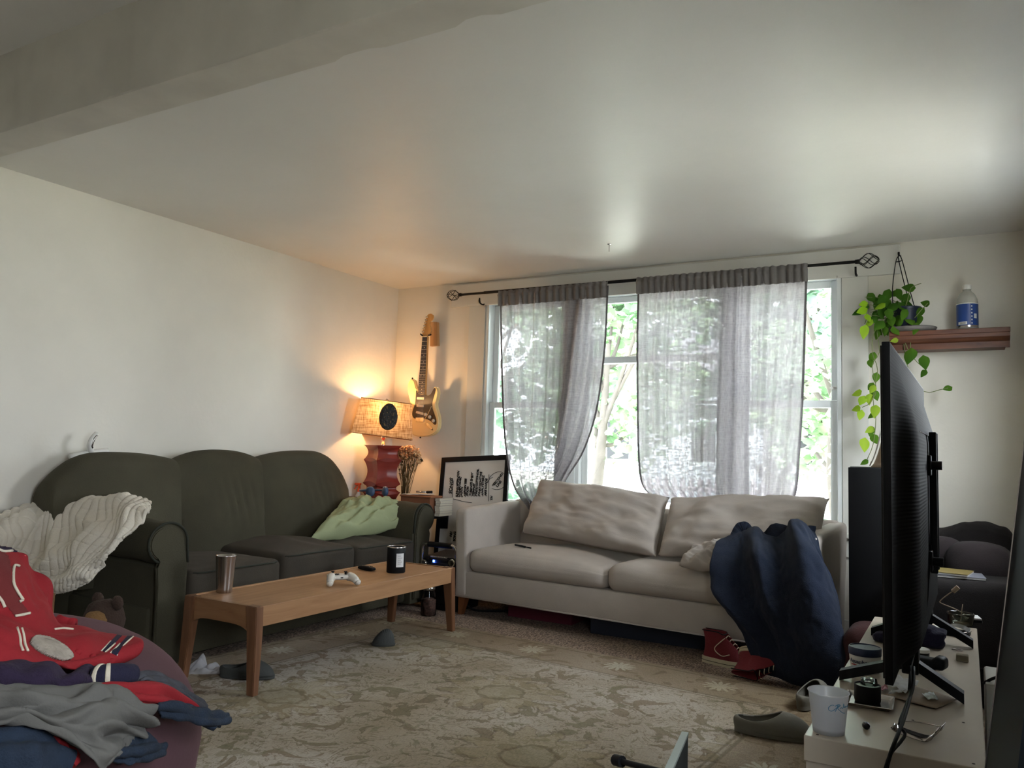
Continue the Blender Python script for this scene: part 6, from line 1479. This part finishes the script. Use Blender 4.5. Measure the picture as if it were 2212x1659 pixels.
c = at(2045, 1188, y=4.62); blob('cushion', (c.x-.02, 4.62, c.z-.02), (.10, .09, .085), ac, MAT['brown2'])
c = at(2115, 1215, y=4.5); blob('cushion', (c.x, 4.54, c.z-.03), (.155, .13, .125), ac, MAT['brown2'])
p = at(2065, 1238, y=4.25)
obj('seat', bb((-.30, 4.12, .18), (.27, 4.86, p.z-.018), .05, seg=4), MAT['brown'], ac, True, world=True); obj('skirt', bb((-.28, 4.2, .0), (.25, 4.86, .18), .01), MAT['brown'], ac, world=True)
p = at(2065, 1238, y=4.25)
for k, (nm_, col, dx, dz, rz_) in enumerate((('lower', (120, 122, 132), .02, 0, 5), ('upper', (126, 110, 62), -.03, .012, -8))):
    mgz = thing('magazine', '%s magazine of the two lying on the seat of the dark armchair' % ('white' if k == 0 else 'yellow-covered'), 'magazine', (p.x-.01+dx, 4.27, p.z-.016+dz), R(rz_), None)
    obj('pages', bb((-.12, -.09, .001), (.10, .09, .009), .001), MAT['paper'], mgz); obj('cover', bb((-.122, -.092, .009), (.102, .092, .011)), M('magazine_cover_%d' % k, col, .4), mgz)
o = obj('red_bag', rbox(lambda q, u: V((q.x+.01*nz(q.y*9, q.z*9), q.y, q.z*(1+.08*nz(q.x*5, q.y*5)))), .12, .13, .17, .08, 14), M('dark_red_fabric', (50, 14, 12), .95, bump=.3, bs=80), None, True)
p = at(1868, 1330, y=4.02); o.location = (p.x+.03, 4.03, .175); tag(o, 'dark red cloth bag on the floor between the navy blanket and the media bench', 'bag')
pu = at(2055, 1268, y=3.62); t = thing('white_cable', 'dusty white plug cable sticking up behind the far end of the media bench', 'cable', (pu.x, 3.62, .3))
P = [at(2090, 1330, y=3.62), at(2062, 1315, y=3.62), at(2033, 1303, y=3.62), at(2032, 1297, y=3.62), at(2048, 1284, y=3.62), at(2060, 1276, y=3.62)]
obj('wire', tube(P, .0022, 6), MAT['kraft'], t, True, world=True); obj('plug', tube([at(2058, 1278, y=3.62), at(2070, 1268, y=3.62)], .009, 8, smooth=0), MAT['kraft'], t, 40, world=True)

# ================================================================== things on the media bench
p = at(1790, 1580, z=SZ)
fc = thing('frosted_cup', 'frosted plastic cup with blue script at the near corner of the media bench', 'cup', (p.x, p.y, SZ))
sc_ = (p-EYE).dot(FWD)/F; ch_ = (at(1790, 1492, y=p.y).z-SZ); rt_, rb2 = 42*sc_, 31*sc_
m, N, L, b = newmat('frosted_plastic'); N.remove(b); out = N['Material Output']; d1 = N.new('ShaderNodeBsdfDiffuse'); d1.inputs[0].default_value = lin((240, 242, 248)); t1_ = N.new('ShaderNodeBsdfTranslucent'); t1_.inputs[0].default_value = lin((240, 242, 248)); g1 = N.new('ShaderNodeBsdfGlossy'); g1.inputs['Roughness'].default_value = .3
m1 = N.new('ShaderNodeMixShader'); m1.inputs[0].default_value = .55; L.new(d1.outputs[0], m1.inputs[1]); L.new(t1_.outputs[0], m1.inputs[2]); m2 = N.new('ShaderNodeMixShader'); m2.inputs[0].default_value = .06; L.new(m1.outputs[0], m2.inputs[1]); L.new(g1.outputs[0], m2.inputs[2])
tp2 = N.new('ShaderNodeBsdfTransparent'); m3 = N.new('ShaderNodeMixShader'); m3.inputs[0].default_value = .14; L.new(m2.outputs[0], m3.inputs[1]); L.new(tp2.outputs[0], m3.inputs[2]); L.new(m3.outputs[0], out.inputs[0]); MAT['frost'] = m
obj('wall', lathe([(.001, .004), (rb2, .004), (rb2+.001, 0), (rb2+.0025, .012), (rt_-.001, ch_-.004), (rt_+.0015, ch_-.001), (rt_+.0008, ch_), (rt_-.002, ch_-.003), (rb2-.001, .010), (.001, .008)], 48, cap=False), MAT['frost'], fc, True)
MAT['script'] = M('blue_script', (70, 140, 180), .5)
vdir = V((p.x, p.y, 0)).normalized(); aang = math.atan2(-vdir.y, -vdir.x)
def cupw(px, py):
    # point on the cup wall from height and angle
    s = (px-1790)*sc_; z = at(px, py, y=p.y-.03).z-SZ; rr = rb2+(rt_-rb2)*z/ch_+.0024; f = max(-.98, min(.98, s/rr)); a_ = aang+math.asin(f); return V((rr*math.cos(a_), rr*math.sin(a_), z))
def scr(P, r=.0007): return tube([cupw(*q) for q in P], r, 5, smooth=5)
obj('script_flourish', scr([(1801, 1521), (1796, 1520), (1790, 1525), (1791, 1531), (1797, 1533), (1805, 1528), (1812, 1521)]), MAT['script'], fc, True)
obj('script_letter', scr([(1808, 1521), (1806, 1529), (1803, 1535)]), MAT['script'], fc, True); obj('script_letter', scr([(1803, 1523), (1809, 1520), (1813, 1523), (1808, 1528), (1812, 1534), (1818, 1541), (1822, 1543)]), MAT['script'], fc, True)
for k, P in enumerate(([(1813, 1531), (1815, 1528), (1817, 1531), (1819, 1528)], [(1819, 1530), (1820, 1521), (1821, 1530), (1823, 1527)], [(1823, 1531), (1825, 1528), (1827, 1531), (1828, 1526)])): obj('script_letter', scr(P, .0006), MAT['script'], fc, True)

p = at(1868, 1452, z=SZ); s2 = (p-EYE).dot(FWD)/F
oj = thing('ointment_jar', 'white ointment jar with dark blue screw lid beside the television foot', 'jar', (p.x, p.y+.01, SZ)); jr = 33*s2; jh = at(1868, 1398, y=p.y).z-SZ
ob = obj('body', lathe([(.001, 0), (jr*.84, 0), (jr*.88, .003), (jr*.97, jh*.70), (jr*.9, jh*.72)], 40, cap=False), MAT['whitep'], oj, True)
obj('lid', lathe([(jr*1.0, jh*.70), (jr*1.01, jh*.96), (jr*.97, jh), (jr*.93, jh), (jr*.91, jh*.965), (.001, jh*.96)], 40, cap=False), M('dark_blue_lid', (28, 44, 78), .3), oj, 40)
# label: lettering bent round the jar, room-facing side
def wraptext(name, body, size, r_at, z, ang0, mat, parent, bold=.0):
    cu = bpy.data.curves.new(name, 'FONT'); cu.body = body; cu.size = size; cu.align_x = 'CENTER'; cu.resolution_u = 3; cu.extrude = .0002; cu.offset = bold
    o = bpy.data.objects.new(name, cu); C.objects.link(o); dg = bpy.context.evaluated_depsgraph_get(); dg.update(); me = bpy.data.meshes.new_from_object(o.evaluated_get(dg)); bpy.data.objects.remove(o); bpy.data.curves.remove(cu)
    for v in me.vertices:
        zz_ = z+v.co.y; rr = r_at(zz_)+.0006+v.co.z; a_ = ang0+v.co.x/rr; v.co = V((rr*math.cos(a_), rr*math.sin(a_), zz_))
    me.materials.clear(); me.materials.append(mat); t = bpy.data.objects.new(name, me); C.objects.link(t); t.parent = parent; return t
vj = math.atan2(-p.y, -p.x)
rat = lambda z: jr*(.88+.09*z/(jh*.70))
wraptext('lettering', 'Aquaphor', jh*.22, rat, jh*.40, vj-.42, M('navy_print', (24, 34, 70), .5), oj, .0003)
bm = surf(lambda u, v: V(((rat(jh*.34)+.0007)*math.cos(vj-1.05+1.5*u), (rat(jh*.34)+.0007)*math.sin(vj-1.05+1.5*u), jh*.30+jh*.045*v)), 16, 1); obj('label_band', bm, M('red_band', (168, 40, 44), .5), oj, True)
wraptext('lettering', 'Advanced Therapy', jh*.07, rat, jh*.20, vj-.42, MAT['nick'], oj)

p = at(1872, 1524, z=SZ)
ty_ = thing('metal_tray', 'small rectangular metal tray under the black candle on the media bench', 'tray', (p.x+.005, p.y+.02, SZ), R(2))
def trf(u, v):
    x, y = (u-.5)*.105, (v-.5)*.115; e = max(abs(2*u-1), abs(2*v-1)); return V((x*(1+.06*(e > .9)), y*(1+.06*(e > .9)), .003+(.009 if e > .97 else (.006 if e > .9 else 0))))
o = obj('pan', surf(trf, 30, 30), MAT['steel'], ty_, 40); md = o.modifiers.new('t', 'SOLIDIFY'); md.thickness = .0015
cd_ = thing('black_candle', 'black candle cup on the metal tray with a clear glass lid on top', 'candle', (p.x-.0, p.y+.022, SZ+.0055)); cr_ = 27*(p-EYE).dot(FWD)/F; chh = at(1870, 1482, y=p.y).z-SZ-.006
obj('cup', lathe([(.001, 0), (cr_*.96, 0), (cr_, .004), (cr_, chh), (cr_*.93, chh), (cr_*.92, chh-.006), (.001, chh-.007)], 40, cap=False), MAT['black'], cd_, 40)
obj('wax', lathe([(.001, chh-.004), (cr_*.92, chh-.004), (cr_*.92, chh-.006)], 30), M('mint_wax', (196, 212, 196), .5), cd_)
gl_ = thing('glass_bowl', 'small clear glass bowl resting upside down and askew on the black candle', 'bowl', (p.x+.004, p.y+.022, SZ+.006+chh)); obj('glass', lathe([(.002, .013), (.012, .016), (.018, .014), (.020, .005), (.021, .0), (.019, .0), (.017, .009), (.010, .010), (.002, .010)], 28, cap=False), glass('lid_glass', (235, 240, 240), .05), gl_, True)
p = at(1871, 1575, z=SZ)
kn_ = thing('lug_nut', 'small dark faceted metal nut on the front of the media bench', 'nut', (p.x, p.y, SZ+.008)); obj('body', lathe([(.001, -.009), (.007, -.009), (.008, -.006), (.0085, .004), (.006, .009), (.001, .010)], 9, None, (0, 0, 0), Euler((R(80), 0, R(20))).to_matrix(), cap=False), M('dark_metal', (60, 58, 60), .3, metal=1), kn_, 30)
# bent band stand
P = [at(1925, 1575, z=SZ+.012), at(1938, 1583, z=SZ+.004), at(1975, 1597, z=SZ+.002), at(2002, 1603, z=SZ+.003), at(2015, 1594, z=SZ+.006), at(2030, 1580, z=SZ+.016), at(2037, 1572, z=SZ+.016)]
q = crom(P, 6); bm = BM(); g = [[bm.verts.new(x), bm.verts.new(x+V((.004, .022, .008)))] for x in q]
for a, b_ in zip(g, g[1:]): bm.faces.new((a[0], a[1], b_[1], b_[0]))
t = thing('bent_metal_stand', 'bent grey metal stand lying by the cables on the media bench', 'stand', P[2]); o = obj('band', bm, MAT['steel'], t, True, world=True); md = o.modifiers.new('t', 'SOLIDIFY'); md.thickness = .002
P2 = [at(1925, 1572, z=SZ+.012), at(1955, 1558, z=SZ+.004), at(2000, 1563, z=SZ+.004), at(2037, 1571, z=SZ+.016)]; obj('rear_edge', tube(P2, .0014, 6), MAT['steel'], t, True, world=True)
# envelopes and slips
def sheet(name, label, pts, z, mat, cat='paper', thick=.0012, cr=.002, grp=None):
    q = [at(x, y, z=SZ+z) for x, y in pts]; f = lambda u, v: (q[0].lerp(q[1], u)).lerp(q[3].lerp(q[2], u), v)+V((0, 0, cr*nz(u*4+z*99, v*4)+cr*.6))
    o = obj(name, surf(f, 14, 10), mat, None, True, recalc=False); md = o.modifiers.new('t', 'SOLIDIFY'); md.thickness = thick; md.offset = 0; return tag(o, label, cat, grp)
sheet('kraft_envelope', 'tan paper envelope lying under the television foot', [(1910, 1503), (1968, 1478), (2068, 1512), (2022, 1532)], .003, MAT['kraft'])
sheet('white_napkin', 'crumpled white napkin behind the black candle', [(1912, 1478), (1938, 1465), (1985, 1478), (1955, 1500)], .012, MAT['paper'], cr=.010)
sheet('white_leaflet', 'folded white leaflet sticking out beside the crumpled napkin', [(1918, 1500), (1925, 1494), (1962, 1488), (1948, 1496)], .014, MAT['paper'], cr=.004)
sheet('small_receipt', 'small shiny curled receipt on the tan envelope', [(1992, 1500), (2016, 1497), (2026, 1512), (2003, 1512)], .009, M('shiny_paper', (220, 224, 228), .25), cr=.004)
sheet('red_wrapper', 'scrap of red wrapper beside the black candle', [(1900, 1485), (1916, 1480), (1918, 1490), (1903, 1493)], .006, M('red_foil', (170, 26, 36), .4), 'wrapper', cr=.004)
for (nm_, lab, px, py, kind) in (('game_grip', 'black game accessory with a handle lying behind the television foot', 2012, 1452, 'acc'),):
    p = at(px, py, z=SZ); t = thing(nm_, lab, 'gadget', (p.x-.02, p.y+.01, SZ), R(-14))
    obj('body', rbox(lambda q, u: V((q.x, q.y, q.z+.02+.01*(q.x > .03))), .062, .028, .019, .014, 12), MAT['black'], t, True)
    obj('lever', tube([(-.03, .01, .035), (-.035, .015, .05), (-.05, .02, .056)], .007, 8), MAT['black'], t, True); obj('trim_edge', tube([(-.05, -.029, .012), (0, -.031, .010), (.05, -.029, .014)], .002, 6), MAT['steel'], t, True)
p = at(1988, 1420, z=SZ); t = thing('round_tin', 'small round tin with white lid behind the television', 'tin', (p.x, p.y, SZ)); obj('body', lathe([(.001, 0), (.026, 0), (.026, .022), (.001, .022)], 28, cap=False), MAT['blackg'], t, 40); obj('lid', lathe([(.027, .018), (.027, .026), (.025, .028), (.001, .028)], 28, cap=False), MAT['whitep'], t, 40)
p = at(2008, 1395, z=SZ); t = thing('navy_cloth', 'balled navy cloth behind the television', 'cloth', (p.x, p.y, SZ)); blob('bundle', (p.x-.01, p.y+.0, SZ+.030), (.062, .055, .036), t, MAT['navy'], .04)
p = at(1896, 1385, z=SZ); blob_ = blob('navy_sock', (p.x+.02, p.y, SZ+.016), (.035, .03, .018), None, MAT['navy'], .03); tag(blob_, 'navy sock poking out on the left of the television', 'sock')
p = at(2064, 1372, z=SZ); t = thing('black_wallet', 'open black tray of small bits near the far end of the bench', 'tray', (p.x, p.y, SZ), R(-8))
obj('base', bb((-.045, -.03, 0), (.045, .03, .018), .006), MAT['black'], t, 40); obj('flap', surf(lambda u, v: V((-.04+.085*u, -.02+.05*v, .020+.012*math.sin(u*PI)+.004*v)), 12, 6), MAT['blackg'], t, True, recalc=False); obj('slip', bb((-.075, .012, .016), (-.02, .035, .0175)), MAT['paper'], t); obj('zip', tube([(.0, -.034, .012), (.03, -.032, .018), (.05, -.0, .020)], .0016, 5), MAT['steel'], t, True)
p = at(2075, 1352, z=SZ); t = thing('glass_ashtray', 'low clear glass dish at the far right of the media bench', 'dish', (p.x, p.y+.03, SZ)); obj('glass', lathe([(.001, 0), (.038, 0), (.042, .006), (.046, .034), (.048, .044), (.043, .044), (.041, .034), (.036, .008), (.001, .006)], 32, cap=False), glass('dish_glass', (210, 214, 205), .05), t, True)
obj('stub', tube([(.0, .0, .01), (.005, 0, .055), (.008, .01, .075)], .0015, 5), MAT['kraft'], t)
p = at(2103, 1342, z=SZ+.01); t = thing('folded_pamphlet', 'folded black and white pamphlet leaning behind the glass dish', 'pamphlet', (p.x-.004, p.y+.06, SZ), R(10)); obj('sheet', bb((-.03, -.04, .0), (.028, .04, .012), .002), MAT['black'], t); obj('page_edges', bb((-.028, -.038, .012), (.026, .038, .018), .001), MAT['paper'], t)
p = at(2067, 1405, z=SZ); o = obj('small_ring', tube([(p.x-.014, p.y, SZ+.002), (p.x, p.y+.008, SZ+.003), (p.x+.016, p.y-.002, SZ+.002), (p.x, p.y-.008, SZ+.002)], .0018, 6, closed=True, smooth=6), MAT['steel'], None, True); tag(o, 'thin metal ring on the far half of the media bench', 'ring')
p = at(2079, 1428, z=SZ); o = obj('beige_cube', bb((-.017, -.015, 0), (.017, .015, .020), .003), M('rough_beige', (128, 118, 96), .9, bump=.5, bs=60)); o.location = (p.x, p.y, SZ); tag(o, 'small rough beige cube on the media bench right of the black gadget', 'cube')
# white router behind the bench with its cable
p = at(2128, 1440, y=2.95); t = thing('white_router', 'white box with a black cable wedged behind the media bench', 'router', (.075, 2.93, 0)); obj('body', bb((-.035, -.10, .0), (.035, .14, .43), .008), MAT['whitep'], t, 40)
obj('cable', tube([(-.038, -.06, .42), (-.0, -.108, .45), (.02, -.115, .38), (.01, -.112, .25), (0, -.11, .1)], .0045, 7), MAT['black'], t, True)
# cables hanging from the television
P = [at(1966, 1440, y=2.2), at(1968, 1490, y=2.12), at(1962, 1520, y=2.06), at(1950, 1560, y=1.98), at(1932, 1605, y=1.90), at(1920, 1640, y=1.885), at(1908, 1690, y=1.88)]
t = thing('twisted_cables', 'twisted black cables hanging from the television over the front of the bench', 'cable', P[0])
obj('cable', tube(P, .0042, 8), MAT['black'], t, True, world=True)
obj('cable', tube([P[0]+V((.008, 0, 0)), P[1]+V((.004, 0, .004)), at(1956, 1527, y=2.05), at(1943, 1565, y=1.97), at(1955, 1585, y=1.96), at(1945, 1603, y=1.93), at(1922, 1632, y=1.885), at(1904, 1690, y=1.875)], .0035, 8), MAT['black'], t, True, world=True)
obj('cable', tube([at(2012, 1150, y=2.75)+V((.0, 0, 0)), at(2000, 1330, y=2.5), at(1978, 1400, y=2.3), at(1968, 1440, y=2.2), P[1]+V((-.004, 0, 0))], .003, 7), MAT['black'], t, True, world=True)

# ================================================================== tall dark panel at the right edge
b0 = at(2131, 1659, y=1.80); t0 = at(2214, 958, y=1.80); dv = (t0-b0)/(t0.z-b0.z); base = b0-dv*b0.z; HH = 1.72; topp = base+dv*HH
tpn = thing('tall_dark_panel', 'tall glossy dark panel with thin metal edge leaning at the right edge', 'panel', base)
bm = BM(); yv = V((0, -.62, 0)); xv = V((.03, 0, -.002)); q = []
for s in (0, 1):
    for pnt in (base, base+yv, topp+yv, topp): q.append(bm.verts.new(pnt+xv*s+V((0, 0, .004 if pnt.z < .1 else 0))))
for f in ((0, 1, 2, 3), (7, 6, 5, 4), (0, 4, 5, 1), (1, 5, 6, 2), (2, 6, 7, 3), (3, 7, 4, 0)): bm.faces.new([q[i] for i in f])
obj('face', bm, M('dark_gloss_green', (12, 15, 17), .45, spec=.08), tpn, world=True); obj('edge_strip', tube([base+V((.0, .002, .01)), topp+V((0, .002, 0))], .0022, 6, smooth=0), MAT['steel'], tpn, world=True)

# ================================================================== folding thing at the bottom edge
A = at(1474, 1582, y=1.72); B = at(1437, 1662, y=1.46); dAB = (B-A)
fs = thing('folding_stand', 'grey folding stand with a black rubber-capped rod poking up at the bottom edge', 'stand', (A.x, A.y-.2, 0))
E_ = A+dAB*1.6; n_ = V((dAB.y, -dAB.x, 0)).normalized()*-.012
bm = BM(); q = [bm.verts.new(x) for x in (A, E_, V((E_.x, E_.y, .004)), V((A.x, A.y, .004)))]; q2 = [bm.verts.new(v.co+n_) for v in q]
bm.faces.new(q); bm.faces.new(q2[::-1])
for i in range(4): bm.faces.new((q[i], q[(i+1) % 4], q2[(i+1) % 4], q2[i]))
obj('panel', bm, M('dark_grey_metal', (44, 48, 48), .6, spec=.2), fs, world=True)
eb = BM(); z_ = V((0, 0, .002)); w_ = V((dAB.y, -dAB.x, 0)).normalized()*-.012; prism([A+z_-w_*.1, A+z_+w_*1.1, E_+z_+w_*1.1, E_+z_-w_*.1], (0, 0, -.006), eb); obj('top_edge', eb, M('sage_grey_edge', (140, 148, 142), .5), fs, world=True)
ra2, rb3 = at(1335, 1643, y=1.60), at(1450, 1672, y=1.52)
obj('rod', tube([ra2, rb3], .0058, 10, smooth=0), MAT['black'], fs, 50, world=True); obj('rubber_cap', tube([ra2+(ra2-rb3).normalized()*.010, ra2+(rb3-ra2).normalized()*.014], .0115, 12, smooth=0), MAT['black'], fs, 50, world=True)
